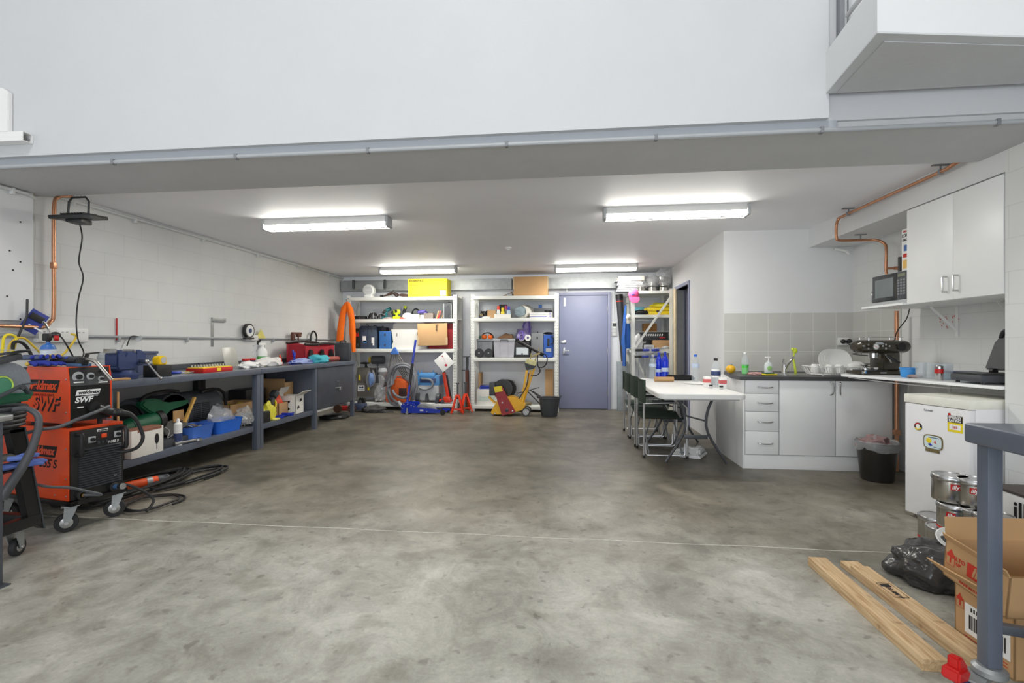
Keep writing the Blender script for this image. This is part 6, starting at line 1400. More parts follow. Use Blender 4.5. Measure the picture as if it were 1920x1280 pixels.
for k in range(3): G().tube([(-w_/2+.03+w_*.85*u/6, -.1515, h*.55-.03*k-.02*math.sin(u*.9)) for u in range(7)], .003, 4).to('teal_print', mat('teal_ink', (110, 190, 176), .6), t)
t = T('cloth_pile', 'folded blue cloth on the white teal-printed carton', 'cloth', (c5(205, 960).x, YI+.15, z+h+.003)); G().bx(-.1, .12, -.1, .1, 0, .03, .012).bx(-.09, .1, -.09, .1, .031, .06, .012).to('cloth', M_blue, t)
carton('carton', 'brown cardboard flap standing at the far left of the bottom shelf', (c5(150, 900).x, YI+.36, z), .04, .3, .55, 0, M_card)
t = T('hose_reel', 'black hose reel standing at the back of the bottom shelf', 'reel', (c5(370, 960).x, YI+.26, z))
G().lathe([(.06, -.06), (.17, -.06), (.17, -.05), (.12, -.045), (.12, .045), (.17, .05), (.17, .06), (.06, .06), (.06, -.06)], (0, 0, .26), 32, rot=(PI/2, 0, 0)).to('reel', M_black, t); g = G()
for k in range(5): g.tube([(.135*math.cos(a), -.035+.018*k, .26+.135*math.sin(a)) for a in [2*PI*j/20 for j in range(20)]], .012, 6, closed=True, sub=2)
g.to('wound_hose', M_dgrey, t); g = G(); g.tube([(.12, 0, 0), (.14, .0, .4), (.0, 0, .43), (-.14, 0, .4), (-.12, 0, 0)], .008, 6, smooth=False); g.to('stand', M_lgrey, t)
t = T('tripod', 'folded black tripod lying on the bottom shelf behind the bucket', 'tripod', (c5(590, 1080).x, YI+.05, z))
g = G(); g.bar((-.28, 0, .2), (.12, 0, .31), .015, .012, .003); g.bar((-.1, 0, .25), (.13, 0, .02), .02, .018, .003); g.bar((-.05, .03, .26), (.17, .03, .1), .02, .018, .003); g.bar((.0, -.02, .24), (.15, -.02, .14), .035, .03, .006); g.to('legs', M_black, t); G().sph((.1, 0, .15), .03).to('knob', M_black, t)
coil('yellowed chain coiled on the bottom shelf beside the tripod', (c5(545, 1095).x, YI+.0, z), .07, .06, 4, .01, mat('brassy_chain', (150, 136, 96), .4, .6), 41, name='chain', cat='chain')
cx_, w_, h = rc(1022, 1037, 690, 757, z)
carton('carton', 'tall narrow brown carton at the right end of the bottom shelf', (cx_, YI+.12, z+.001), w_, .2, h, 0, M_card, [('y', .06, 175)])
# bucket
BYK = 7.85; q = aY(1030, 779, BYK)
t = T('bucket', 'black rubber bucket on the floor in front of the back door', 'bucket', (q.x, BYK, 0))
G().lathe([(0, 0), (.125, 0), (.13, .01), (.168, .29), (.178, .30), (.176, .31), (.162, .305), (.124, .02), (0, .015)], (0, 0, 0), 36).to('tub', mat('rubber_bucket', (58, 60, 64), .6), t)
for s in (-1, 1): G().tube([(s*.165, -.04, .3), (s*.19, -.03, .33), (s*.19, .03, .33), (s*.165, .04, .3)], .01, 8).to('handle', mat('rubber_bucket', (58, 60, 64)), t)
# scarifier
SY = 7.78
t = T('floor_scarifier', 'yellow floor scarifying machine with a red belt guard', 'machine', (c5(400, 1180, SY).x, SY, 0)); o = V(t.location)
def s5(x, y, dy=0): q = c5(x, y, SY)-o; return (q.x, q.z)
def s53(x, y, dy=0): q = c5(x, y, SY)-o; return V((q.x, dy, q.z))
g = G(); g.prism([s5(255, 1172), s5(262, 1150), s5(318, 1050), s5(380, 1040), s5(430, 1040), s5(500, 1070), s5(530, 1110), s5(520, 1145), s5(440, 1165), s5(420, 1180), s5(280, 1182)], .26, 'Y', -.0, bev=.01); g.to('body', M_yell, t)
g = G(); g.prism([s5(280, 960), s5(348, 952), s5(395, 1050), s5(458, 1160), s5(350, 1188), s5(310, 1060)], .05, 'Y', -.055, bev=.006); g.to('belt_guard', mat('guard_red', (150, 34, 40), .45), t)
g = G(); g.prism([s5(284, 958), s5(345, 950), s5(357, 992), s5(295, 1003)], .004, 'Y', -.060); g.to('warning_label', M_yel, t)
for x, y in ((352, 1084), (433, 1150), (295, 1170)): G().sph(s53(x, y, -.056), .016, (1, .5, 1), n=10).to('bolt', M_steel, t)
G().sph(s53(388, 1143, -.056), .03, (1, .4, 1), n=14).to('hub_boss', M_dgrey, t)
g = G(); a1 = s53(265, 925, 0); a2 = s53(265, 1030, 0); g.bar(a2+V((0, .1, 0)), a1+V((0, .1, 0)), .09, .2, .012); g.to('motor_box', M_dgrey, t)
g = G(); c_ = s53(340, 985, .16); g.cyl(c_+V((0, -.08, 0)), c_+V((0, .1, 0)), .16, n=28); g.to('motor', M_black, t)
g = G(); g.tube([s53(238, 1040, .0), s53(265, 1070, .0), s53(290, 1090, 0)], .01, 6); g.tube([s53(238, 1040, .1), s53(265, 1070, .1), s53(290, 1090, .1)], .01, 6); g.to('lift_bar', M_yell, t)
for dy in (-.03, .2): w1 = s53(540, 1158, dy); wh = G().cyl(w1+V((0, -.02, 0)), w1+V((0, .02, 0)), .068, n=26).to('wheel', M_black, t); G().cyl(w1+V((0, -.024, 0)), w1+V((0, .024, 0)), .05, n=22).to('wheel_disc', M_lgrey, wh)
G().cyl(s53(540, 1158, -.06), s53(540, 1158, .24), .01, n=8).to('axle', M_steel, t)
g = G(); g.bar(s53(500, 1100, .02), s53(545, 828, .02), .035, .03, .006); g.bar(s53(508, 1100, .16), s53(600, 815, .16), .035, .03, .006); g.bar(s53(500, 1105, .0), s53(575, 830, .1), .028, .025, .006); g.to('handle_posts', M_yell, t)
g = G(); g.prism([s5(540, 830), s5(600, 815), s5(618, 795), s5(528, 770), s5(530, 790)], .14, 'Y', .02, bev=.008); g.to('bracket', M_black, t)
g = G(); g.prism([s5(528, 768), s5(545, 735), s5(622, 755), s5(612, 795)], .16, 'Y', .01, bev=.01); g.to('switch_box', mat('cream_plastic', (222, 216, 160), .5), t)
g = G(); g.bar(s53(600, 780, .09), s53(640, 650, .09), .02, .02, .004); g.bar(s53(575, 720, .05), s53(650, 690, .05), .02, .03, .004); g.bar(s53(570, 740, .05), s53(580, 690, .05), .02, .02, .004); g.to('levers', mat('brassy_chain', (150, 136, 96)), t)
G().cyl(s53(470, 595, .09), s53(660, 695, .09), .028, n=16).to('grip_tube', M_black, t); G().sph(s53(662, 697, .09), .04, (1, .8, 1)).to('grip_end', M_black, t)
g = G(); g.tube([s53(660, 690, .06), s53(700, 710, .05), s53(705, 760, .05), s53(680, 800, .05), s53(640, 805, .06)], .009, 8); g.tube([s53(632, 700, .05), s53(630, 780, .04), s53(650, 830, .04), s53(630, 865, .05), s53(575, 875, .05)], .009, 8); g.tube([s53(560, 850, .0), s53(540, 960, .0), s53(480, 1055, .0)], .008, 8); g.to('power_cable', M_cable, t)

# ================= narrow shelving unit by the partition =================
NX0, NX1, NY0, NY1 = aY(1187, 545, 8.0).x-.03, XP-.03, 8.0, 8.72
nt_, n1, n2, n3 = [aY(1200, p, 8.0).z for p in (545, 590, 656, 740)]
t = T('shelving_unit', 'narrow white shelving unit with a diagonal brace beside the doorway', 'shelving', (NX0, NY0, 0)); Wd, Dp = NX1-NX0, NY1-NY0
for x in (0, Wd-.06):
    for y in (0, Dp-.06): g = G(); g.bx(x, x+.06, y, y+.004, 0, nt_+.03); g.bx(x if x == 0 else x+.056, x+.004 if x == 0 else x+.06, y, y+.06, 0, nt_+.03); g.to('post', M_shelf, t)
for z in (nt_, n1, n2, n3, .12):
    g = G(); g.bx(.06, Wd-.06, 0, .02, z-.045, z); g.bx(.06, Wd-.06, Dp-.02, Dp, z-.045, z); g.bx(.0, .02, .06, Dp-.06, z-.045, z); g.bx(Wd-.02, Wd, .06, Dp-.06, z-.045, z); g.to('beam', M_shelf, t)
    G().bx(.01, Wd-.01, .02, Dp-.02, z-.012, z).to('shelf_board', M_shelf, t)
G().bar((.05, -.008, n2+.02), (Wd-.05, -.008, nt_-.12), .012, .035).to('diagonal_brace', M_shelf, t)
G().bar((.05, -.008, n2-.06), (Wd*.6, -.008, n3-.1), .012, .03).to('diagonal_brace', M_shelf, t)
def c6(x, y, Y=8.08): return aY(1150+x/5.567, 490+y/5.567, Y)
def n6(x0, x1, yt, yb, Y=8.08): a, b_ = c6(x0, yb, Y), c6(x1, yt, Y); return (a.x+b_.x)/2, b_.x-a.x, b_.z-a.z
# top
z = nt_
t = T('foam_tray_stack', 'stack of grey trays topped by a white foam slab on the narrow shelves', 'trays', (c6(195, 300).x, 8.22, z+.001))
for k in range(5): G().bx(-.24+.012*(k % 3), .16+.012*(k % 2), -.15, .15, k*.034, k*.034+.03, .006).to('tray', [M_lgrey, M_grey][k % 2], t)
g = G(); g.bx(-.22, .2, -.17, .16, .172, .25, .02)
for v in g.bm.verts: v.co.z += .012*noise.noise(v.co*15)
g.to('foam_slab', mat('off_white_foam', (222, 216, 204), .9, bump=.3), t)
G().bx(-.27, -.02, -.16, .1, .165, .172).to('card', M_grey, t)
M_pot = mat('polished_pan_steel', (170, 168, 162), .15, 1, var=.1)
for k, (x, hgt_, lab) in enumerate(((285, .12, 'left and lowest of three wrapped steel pot stacks on the narrow shelves'), (408, .2, 'middle one of three wrapped steel pot stacks on the narrow shelves'), (532, .3, 'tallest wrapped steel pot stack, nearest the doorway'))):
    t = T('cooking_pots', lab, 'pots', (c6(x, 285).x, 8.14+.04*k, z+.001), 0)
    n = [1, 2, 3][k]
    for j in range(n): zz = j*.085; G().lathe([(0, zz), (.075, zz), (.085, zz+.01), (.086, zz+.07), (.092, zz+.074), (.08, zz+.075), (0, zz+.076)], (0, 0, 0), 26).to('pot', M_pot, t); g = G(); g.tube([(.085, -.03, zz+.055), (.11, -.02, zz+.055), (.11, .02, zz+.055), (.085, .03, zz+.055)], .005, 6); g.tube([(-.085, -.03, zz+.055), (-.11, -.02, zz+.055), (-.11, .02, zz+.055), (-.085, .03, zz+.055)], .005, 6); g.to('pot_handles', M_pot, t)
    G().blob((0, 0, hgt_*.55+.04), (.115, .11, hgt_*.62), 90+k, .25, 3, 3, True, 0, .3).to('plastic_wrap', M_bag, t)
# pink cap on the post
a = c6(212, 350, 7.94)
t = T('baseball_cap', 'bright pink cap hung on the corner post of the narrow shelves', 'cap', a)
M_pink = mat('pink_cotton', (226, 92, 146), .85, var=.05)
G().sph((0, 0, .01), .085, (1, .7, 1.15), n=20).to('crown', M_pink, t); g = G(); g.prism([(-.08, -.05), (.08, -.05), (.085, -.1), (.05, -.15), (-.04, -.15), (-.08, -.1)], .012, 'Y', -.06, bev=.004).rot((R(-12), 0, 0)); g.to('peak', M_pink, t)
g = G(); g.sph((-.02, -.062, .0), .022, (1.3, .15, .7)); g.to('embroidery', mat('violet_blue_ink', (84, 90, 168)), t); G().tube([(0, .02, .09), (0, .03, .12), (0, .06, .11)], .004, 6).to('hook', M_dgrey, t)
# level 1
z = n1
cx_, w_, h = n6(340, 590, 468, 548); t = T('carry_case', 'flat yellow equipment case on the narrow shelves', 'case', (cx_, 8.06, z+.001)); M_ycase = mat('safety_yellow_case', (232, 204, 24), .5); g = G(); g.bx(-w_/2, w_/2, 0, .3, 0, h*.48, .012); g.bx(-w_/2+.005, w_/2-.005, .005, .295, h*.5, h, .02); g.to('shell', M_ycase, t); G().bx(-.03, .03, -.01, 0, h*.35, h*.6, .004).to('latch', M_black, t)
S(G().blob((0, .0, .035), (w_*.4, .1, .045), 91, .25, 3, 3, True, 0, .2).to('yellow_bag', mat('soft_yellow_cloth', (226, 216, 60), .7), sharp=60), 'crumpled soft yellow bag on top of the yellow case', 'bag', loc=(cx_+.06, 8.2, z+h+.004))
cx_, w_, h = n6(235, 350, 452, 512); t = T('packet', 'teal and white printed packet at the back left of the narrow shelf', 'packet', (cx_, 8.3, z+.001)); G().bx(-w_/2, w_/2, 0, .1, 0, h*1.6, .006).to('packet', mat('teal_print_card', (90, 150, 170), .5, var=.2, scale=30), t)
S(G().blob((0, 0, .035), (.1, .06, .045), 92, .4, 3, 3, True, 0, .3).to('strap_bundle', M_black, sharp=60), 'small black bundle in front of the teal packet', 'bundle', loc=(c6(285, 540).x, 8.06, z+.001))
# level 2
z = n2
cx_, w_, h = n6(302, 575, 695, 780); 
t = carton('carton', 'brown open carton under the black piano-key printed box', (c6(510, 850).x, 8.2, z+.001), .3, .25, .16, 0, M_card)
t = T('papers', 'white printed boxes and papers at the front of the narrow middle shelf', 'box', (c6(370, 900).x, 8.05, z+.001)); G().bx(-.08, .07, -.03, .04, 0, .085, .003).to('small_box', M_wcard, t); G().bx(-.06, .05, -.031, -.03, .02, .055).to('print', M_lgrey, t)
t = T('paper_stack', 'stack of white papers lying on the narrow middle shelf', 'papers', (c6(490, 900).x, 8.04, z+.001)); 
for k in range(3): G().box((0, 0, .008+.012*k), (.26-.03*k, .08, .01), 0, rot=(0, 0, .1*k)).to('sheet_bundle', [M_paper, M_lgrey, M_paper][k], t)
G().blob((.08, 0, .045), (.06, .03, .02), 3, .4, 3, 2).to('crumpled_wrap', M_lgrey, t)
t = T('tool_box', 'small black printed box under the long black box', 'box', (c6(365, 840).x, 8.22, z+.001)); G().bx(-.1, .1, 0, .2, 0, .163, .004).to('box', M_black, t); G().prism([(-.07, .11), (-.02, .11), (-.01, .14), (-.06, .14)], .002, 'Y', -.002).to('print', M_paper, t)
t = T('printed_box', 'long black box printed with a row of white marks on the narrow shelves', 'box', (cx_, 8.09, z+.168)); G().bx(-w_/2, w_/2, 0, .3, 0, h*.95, .004).to('box', M_black, t)
g = G()
for k in range(8): x = -w_/2+.07+k*w_*.085; g.prism([(x-.012, h*.45), (x+.006, h*.45), (x+.014, h*.72), (x-.004, h*.72)], .001, 'Y', -.002)
g.to('printed_marks', M_paper, t); G().bx(w_/2-.14, w_/2-.05, -.002, 0, h*.2, h*.32).to('red_mark', M_red, t); G().bx(-w_/2, w_/2, -.005, .3, h*.96, h*.99).to('white_edge', M_paper, t)
cx2, w2, h2 = n6(330, 468, 600, 688); t = T('basket', 'brown wicker-coloured basket of books on top of the long black box', 'basket', (cx2, 8.18, z+.168+h)); G().bx(-w2/2, w2/2, 0, .2, 0, h2, .01).to('body', mat('caramel_wicker', (150, 104, 48), .8, var=.2, scale=40), t); g = G(); [g.bx(-w2/2+.01, w2/2-.01, -.003, 0, h2*f, h2*f+.008) for f in (.25, .5, .75)]; g.to('weave_band', mat('dark_kraft', (96, 66, 40)), t)
S(G().blob((0, 0, .1), (.07, .1, .16), 93, .3, 3, 3, True, 0, .2).to('white_bag', mat('white_film', (226, 226, 226), .4), sharp=60), 'white plastic bag standing at the left of the narrow middle shelf', 'bag', loc=(c6(268, 880).x, 8.16, z+.001))
# level 3: clamps
for k, (x, lab) in enumerate(((262, 'left black quick-grip clamp hooked on the narrow shelf beam'), (330, 'middle blue-headed bar clamp hooked on the narrow shelf beam'), (430, 'right blue-headed bar clamp hooked on the narrow shelf beam'))):
    a = c6(x, 925, 7.95); t = T('bar_clamp', lab, 'clamp', a); G().bx(-.008, .008, -.004, .004, -.42, .0, .001).to('bar', M_galv, t)
    g = G(); g.bx(-.05, .07, -.02, .02, -.02, .02, .008); g.bx(-.06, .06, -.022, .022, -.12, -.085, .008); g.to('jaws', M_blue if k else M_black, t)
    G().bx(-.004, .004, 0, .06, -.004, .004).to('hook', M_dgrey, t)
t = T('timber_board', 'tall pale board standing between the narrow shelves and the doorway', 'board', (1.762, 7.99, 0)); G().bx(-.012, .012, -.14, -.0, 0, nt_+.02, .002).to('board', mat('pale_board', (206, 190, 160), .7), t)
# jackets at the side
a = c6(100, 460, 8.3)
t = T('blue_jacket', 'blue work jacket hanging on the side of the narrow shelves', 'jacket', (NX0-.05, 8.32, a.z))
g = G(); 
def jz(y): return c6(100, y, 8.32).z-a.z
M_denim = mat('work_blue_cloth', (40, 90, 164), .85, var=.1)
sleeve(g, [(0, 0, 0), (-.01, 0, jz(560)), (-.02, 0, jz(700)), (-.03, 0, jz(800)), (-.02, 0, jz(950)), (-.02, 0, jz(1090))], [.015, .025, .03, .04, .03, .03], .09); g.to('jacket_body', M_denim, t, sharp=70); G().tube([(0, 0, .0), (.02, 0, .04), (.05, 0, .03)], .004, 6).to('hanger', M_dgrey, t)
a = c6(168, 660, 8.03)
t = T('blue_bag', 'blue cloth bag hanging between the left posts of the narrow shelves', 'bag', (a.x, 8.36, n2+.02)); g = G(); sleeve(g, [(0, 0, c6(168, 650, 8.36).z-n2-.02), (0, 0, .2), (0, 0, .06), (0, 0, .0)], [.05, .09, .1, .06], .07); g.to('bag', M_denim, t, sharp=70)
a = c6(160, 600, 7.97)
t = T('work_glove', 'off-white work gloves clipped to the left post of the narrow shelves', 'glove', a); G().blob((0, 0, .03), (.04, .02, .05), 94, .3, 3, 2, False).to('palm', mat('canvas_white', (206, 204, 196)), t)
for k in range(4): G().tube([(-.025+.017*k, 0, .01), (-.02+.02*k, 0, -.06-.01*(k % 2))], .008, 6, smooth=False).to('finger', mat('canvas_white', (206, 204, 196)), t)

# ================= folding table and chairs =================
TX0, TX1, TY0, TY1, TZ = .84, 1.60, 4.40, 6.30, .742
t = T('folding_table', 'white plastic folding table with dark grey legs against the kitchen panel', 'table', ((TX0+TX1)/2, TY0, 0))
hw = (TX1-TX0)/2; TL = TY1-TY0
def rrect(x0, x1, y0, y1, r, n=5): return [(cx+r*math.cos(R(a0+90*k/n)), cy+r*math.sin(R(a0+90*k/n))) for cx, cy, a0 in ((x1-r, y1-r, 0), (x0+r, y1-r, 90), (x0+r, y0+r, 180), (x1-r, y0+r, 270)) for k in range(n+1)]
g = G(); g.prism(rrect(-hw, hw, 0, TL, .07), .045, 'Z', TZ-.045, bev=.006); g.to('tabletop', M_white, t)
g = G(); g.bx(-hw+.05, hw-.05, .05, TL-.05, TZ-.06, TZ-.046, .004); g.to('underside_frame', M_lgrey, t)
M_tleg = mat('grey_table_leg', (82, 84, 88), .4, .3)
def leg_pts(Y, ox): return [[V((aY(1140+x/3.047, 480+y/3.047, 4.93).x-ox, Y, aY(1140+x/3.047, 480+y/3.047, 4.93).z)) for x, y in P] for P in ([(385, 800), (432, 885), (434, 1005), (330, 1180)], [(612, 800), (568, 890), (570, 1008), (678, 1188)])]
for Y, k in ((.53, 0), (TL-.35, 1)):
    L_ = leg_pts(Y, t.location.x)
    for P in L_: P[0].z = TZ-.05; P[-1].z = .008; G().tube(P, .0135, 10, sub=4).to('leg', M_tleg, t)
    g = G(); g.bx(L_[0][2].x-.0, L_[1][2].x+.0, Y-.01, Y+.01, .245, .285, .003); g.to('leg_brace', M_tleg, t)
    g = G(); s = -1 if k else 1; g.tube([(L_[0][1].x, Y, .52), (0, Y+s*.12, .46), (L_[1][1].x, Y, .42)], .008, 6); g.tube([(0, Y+s*.12, .46), (0, Y+s*.42, TZ-.06)], .008, 6, smooth=False); g.to('folding_strut', M_tleg, t)
def director_chair(label):
    t = T('folding_chair', label, 'chair', (0, 0, 0)); W_ = .47
    for y in (0, W_):
        g = G(); g.tube([(0, y, .018), (0, y, .4), (0, y, .80)], .0115, 10, smooth=False); g.to('back_post', M_alu, t)
        g = G(); g.tube([(0, y, .565), (.30, y, .575), (.38, y, .565), (.43, y, .52), (.435, y, .45), (.435, y, .018)], .0115, 10); g.to('arm_frame', M_alu, t)
        g = G(); g.bx(.08, .30, y-.016, y+.016, .583, .6, .006); g.to('arm_pad', M_black, t)
        g = G(); g.tube([(.02, y, .16), (.02, y, .05), (.035, y, .03), (.4, y, .03), (.415, y, .05), (.415, y, .16)], .0085, 8, smooth=False); g.to('floor_bar', M_alu, t)
        for x in (0, .435): G().cyl((x, y, 0), (x, y, .03), .015, n=12).to('foot', M_black, t)
    for x in (.05, .385):
        G().bar((x, 0, .05), (x, W_, .40), .012, .022, .003).to('cross_leg', M_grey, t); G().bar((x+.016, W_, .05), (x+.016, 0, .40), .012, .022, .003).to('cross_leg', M_grey, t)
    G().sheet(10, 8, lambda u, v: (.01+.42*u, -.005+(W_+.01)*v, .425-.045*math.sin(v*PI)), .004).to('seat', M_dgreen, t)
    g = G(); g.sheet(8, 8, lambda u, v: (.012-.03*math.sin(v*PI), -.012+(W_+.024)*v, .57+.24*u), .004); 
    for y in (0, W_): g.cyl((0, y, .57), (0, y, .81), .018, n=10)
    g.to('backrest', M_dgreen, t)
    return t
ch = director_chair('green canvas folding chair at the near end of the white table'); ch.location = (.825, 5.12, 0); ch['group'] = 'folding chairs at the table'
dup(ch, (.815, 5.66, 0), 0, 'middle green canvas folding chair of the three beside the white table', 'folding chairs at the table')
dup(ch, (.81, 6.20, 0), 0, 'green canvas folding chair furthest from the camera at the table', 'folding chairs at the table')
def tpt(px, py): q = aZ(px, py, TZ); return q
def bottle(label, px, base_y, h, r, m, capm, labm=None, name='water_bottle', lz=(.35, .6), Z=TZ, waist=True, pos=None):
    q = aZ(px, base_y, Z) if pos is None else V((*pos, Z)); t = T(name, label, 'bottle', (q.x, q.y, Z+.001))
    G().lathe([(0, 0), (r*.8, 0), (r, .01), (r, h*.28), (r*(.86 if waist else 1), h*.34), (r, h*.4), (r, h*.66), (r*.75, h*.78), (r*.38, h*.87), (r*.36, h*.92), (0, h*.92)], (0, 0, 0), 24).to('bottle', m, t)
    G().lathe([(0, h*.91), (r*.43, h*.91), (r*.43, h*.99), (0, h)], (0, 0, 0), 16).to('cap', capm, t)
    if labm: G().lathe([(r*1.005, h*lz[0]), (r*1.02, h*lz[0]+.001), (r*1.02, h*lz[1]), (r*1.005, h*lz[1]+.001)], (0, 0, 0), 24).to('label', labm, t)
    return t
M_bluebot = mat('blue_bottle', (16, 50, 200), .12, alpha=.88); M_pale = mat('pale_label', (190, 204, 226), .5)
bottle('clear water bottle left of the two blue bottles on the white table', 1217, 709, .31, .042, M_glass, M_lgrey, M_pale, lz=(.5, .62), pos=(1.10, 6.16))
bottle('left and rear deep blue bottle on the white table', 1230, 709, .335, .04, M_bluebot, M_blue, M_pale, lz=(.25, .36), pos=(1.19, 6.24))
bottle('right-hand deep blue bottle on the white table', 1240, 709, .345, .042, M_bluebot, M_blue, M_pale, lz=(.28, .42), pos=(1.245, 6.14))
bottle('clear half-full water bottle in the middle of the white table', 1298, 713, .32, .042, M_glass, M_tub, M_pale, lz=(.5, .66), pos=(1.535, 5.85))
q = tpt(1334, 722)
t = bottle('white-labelled drink bottle with black cap on the white table', 1332, 722, .3, .045, M_glass, M_black, M_paper, lz=(.34, .62), pos=(1.545, 5.12)); G().lathe([(.0465, .12), (.047, .121), (.047, .165), (.0465, .166)], (0, 0, 0), 20).to('blue_emblem', M_navy, t)
for k, (x, y, lab) in enumerate(((1.45, 5.10, 'left red and white carton beside the black-capped bottle'), (1.565, 4.97, 'right red and white carton in front of the black-capped bottle'))):
    t = T('carton', lab, 'carton', (x, y, TZ+.001)); G().bx(-.03, .03, -.03, .03, 0, .11, .003).to('box', M_paper, t); g = G(); g.bx(-.0305, .0305, -.0305, .0305, .05, .085); g.to('red_band', mat('faded_red_print', (206, 96, 96), .6), t)
for k, (x, y, lab) in enumerate(((1.462, 5.0, 'left tiny black-capped jar at the table front'), (1.53, 4.90, 'right tiny black-capped jar at the table front'))):
    t = T('small_jar', lab, 'jar', (x, y, TZ+.001)); G().cyl((0, 0, 0), (0, 0, .02), .016, n=14).to('jar', M_glass, t); G().cyl((0, 0, .02), (0, 0, .035), .018, n=14).to('cap', M_black, t)
t = T('kraft_tube', 'short brown cardboard tube lying on the white table', 'tube', (1.16, 5.78, TZ+.03), R(2)); G().cyl((-.11, 0, 0), (.11, 0, 0), .028, n=22).to('tube', M_card, t)
crumple('black_cloth', 'black cloth dropped on the far side of the white table', 'cloth', (1.40, 6.05, TZ), (.16, .08, .045), mat('black_cotton', (26, 26, 28), .95), 95, .4, fold=.3)
t = T('sheet_of_paper', 'loose white papers on the white table by the clear bottle', 'papers', (1.46, 5.55, TZ+.001)); G().box((0, 0, .003), (.2, .28, .003), 0, rot=(0, 0, .3)).to('sheet', M_paper, t); G().box((.03, -.02, .008), (.2, .28, .003), 0, rot=(0, .03, -.25)).to('sheet', M_paper, t)
# trainers
def shoe(label, x, y, rz):
    t = T('trainer', label, 'shoe', (x, y, 0), R(rz), 'white trainers under the table')
    G().prism([(-.14, 0), (.12, 0), (.15, .015), (.14, .028), (-.14, .03)], .09, 'Y', -.045, bev=.008).to('sole', M_white, t)
    g = G(); g.prism([(-.135, .028), (.13, .028), (.14, .05), (.10, .07), (.03, .085), (-.02, .12), (-.05, .115), (-.09, .1), (-.13, .115), (-.145, .08)], .078, 'Y', -.039, bev=.018); g.to('upper', mat('white_trainer', (214, 214, 212), .7, var=.1), t)
    for k in range(4): G().cyl((.07-.028*k, -.03, .08+.008*k), (.07-.028*k, .03, .08+.008*k), .004, n=6).to('lace', M_lgrey, t)
    G().bx(-.06, .04, -.041, .041, .045, .055).to('stripe', mat('stripe_slate', (110, 120, 130), .6), t)
shoe('white trainer nearest the front chair under the table', 1.26, 5.22, 150); shoe('white trainer right of its twin under the table', 1.42, 5.25, 60)

# ================= kitchen =================
KY, KX0, KX1, KZ = 4.80, 1.695, 3.02, .878
t = T('kitchen_cabinet', 'white kitchen base cabinet with four drawers and two doors', 'cabinet', (KX0, KY, 0))
L_ = KX1-KX0; dp = YT-KY-.01
g = G(); g.bx(.0, .018, -.004, dp, 0, KZ-.036, .001); g.bx(L_-.018, L_, .0, dp, 0, KZ-.036, .001); g.bx(.018, L_-.018, .02, dp, .13, KZ-.036); g.to('body', M_lam, t)
G().bx(.018, L_, -.001, .015, 0, .132, .001).to('kickboard', M_lam, t)
def kx(px): return aY(px, 780, KY).x-KX0
def kz(py): return aY(1500, py, KY).z
zs = [.843, kz(738), kz(772), kz(809), .137]
for k in range(4):
    z1_, z0_ = zs[k], zs[k+1]; x0_, x1_ = .02, kx(1459)
    d = G().bx(x0_, x1_-.002, -.018, -.001, z0_+.002, z1_-.002, .0015).to('drawer', M_lam, t)
    g = G(); zc = (z0_+z1_)/2; g.tube([(x0_+.11, -.018, zc), (x0_+.12, -.038, zc-.003), (x0_+.18, -.044, zc-.007), (x0_+.235, -.038, zc-.003), (x0_+.245, -.018, zc)], .0055, 8); g.to('drawer_handle', M_steel, d)
for k, (xa, xb, hx) in enumerate(((kx(1460), kx(1564), kx(1555)), (kx(1565.5), L_-.02, kx(1574)))):
    d = G().bx(xa, xb, -.018, -.001, .139, .841, .0015).to('cabinet_door', M_lam, t); s = 1 if k == 0 else -1
    g = G(); g.tube([(hx, -.018, .83), (hx+s*.012, -.04, .815), (hx+s*.016, -.045, .77), (hx+s*.012, -.04, .725), (hx, -.018, .71)], .0065, 8); g.to('door_handle', M_steel, d)
S(G().prism([(KX0-.035, KY-.03), (XK-.012, KY-.03), (XK-.012, YT-.012), (XP+.002, YT-.012), (KX0-.035, KY+.22)], .035, 'Z', KZ-.035, bev=.004).to('kitchen_worktop', mat('dark_grey_laminate', (72, 72, 74), .4, var=.15, scale=200)), 'dark grey kitchen worktop on the white base cabinet', 'worktop')
def kc(px, py, Z=KZ): return aZ(px, py, Z)
def kpos(px, Y): return (aY(px, 690, Y).x, Y, KZ+.001)
t = T('orange_fruit', 'yellow-orange citrus fruit at the left end of the kitchen worktop', 'fruit', kpos(1370, 5.2)); G().sph((0, 0, .046), .046, (1.03, 1, .95), n=20).to('fruit', mat('citrus_yellow', (222, 170, 26), .5, var=.08, bump=.15, bscale=80), t); G().sph((.012, 0, .09), .006).to('stalk', M_green, t)
t = bottle('dishwashing bottle half full of bright green liquid', 1397, 694, .225, .034, M_glass, M_white, None, name='dish_soap_bottle', Z=KZ, pos=kpos(1397, 5.05)[:2]); G().lathe([(0, .004), (.031, .006), (.0325, .1), (0, .1)], (0, 0, 0), 20).to('green_liquid', mat('bright_green_soap', (64, 200, 50), .2), t)
t = T('hand_soap', 'white pump bottle of hand soap with a green label', 'bottle', kpos(1441, 5.15)); g = G(); g.lathe([(0, 0), (.036, 0), (.04, .01), (.04, .09), (.03, .115), (.014, .122), (.014, .135), (0, .135)], (0, 0, 0), 24); g._m(g.bm.verts, Matrix.Diagonal((1, .65, 1, 1))); g.to('bottle', mat('pearl_plastic', (214, 220, 220), .3), t); g = G(); g.cyl((0, 0, .13), (0, 0, .165), .006, n=10); g.box((-.008, 0, .17), (.05, .016, .012), .004); g.to('pump', M_white, t); G().sph((0, -.026, .06), .024, (1, .15, 1)).to('label', mat('pale_green_label', (150, 200, 120), .5), t)
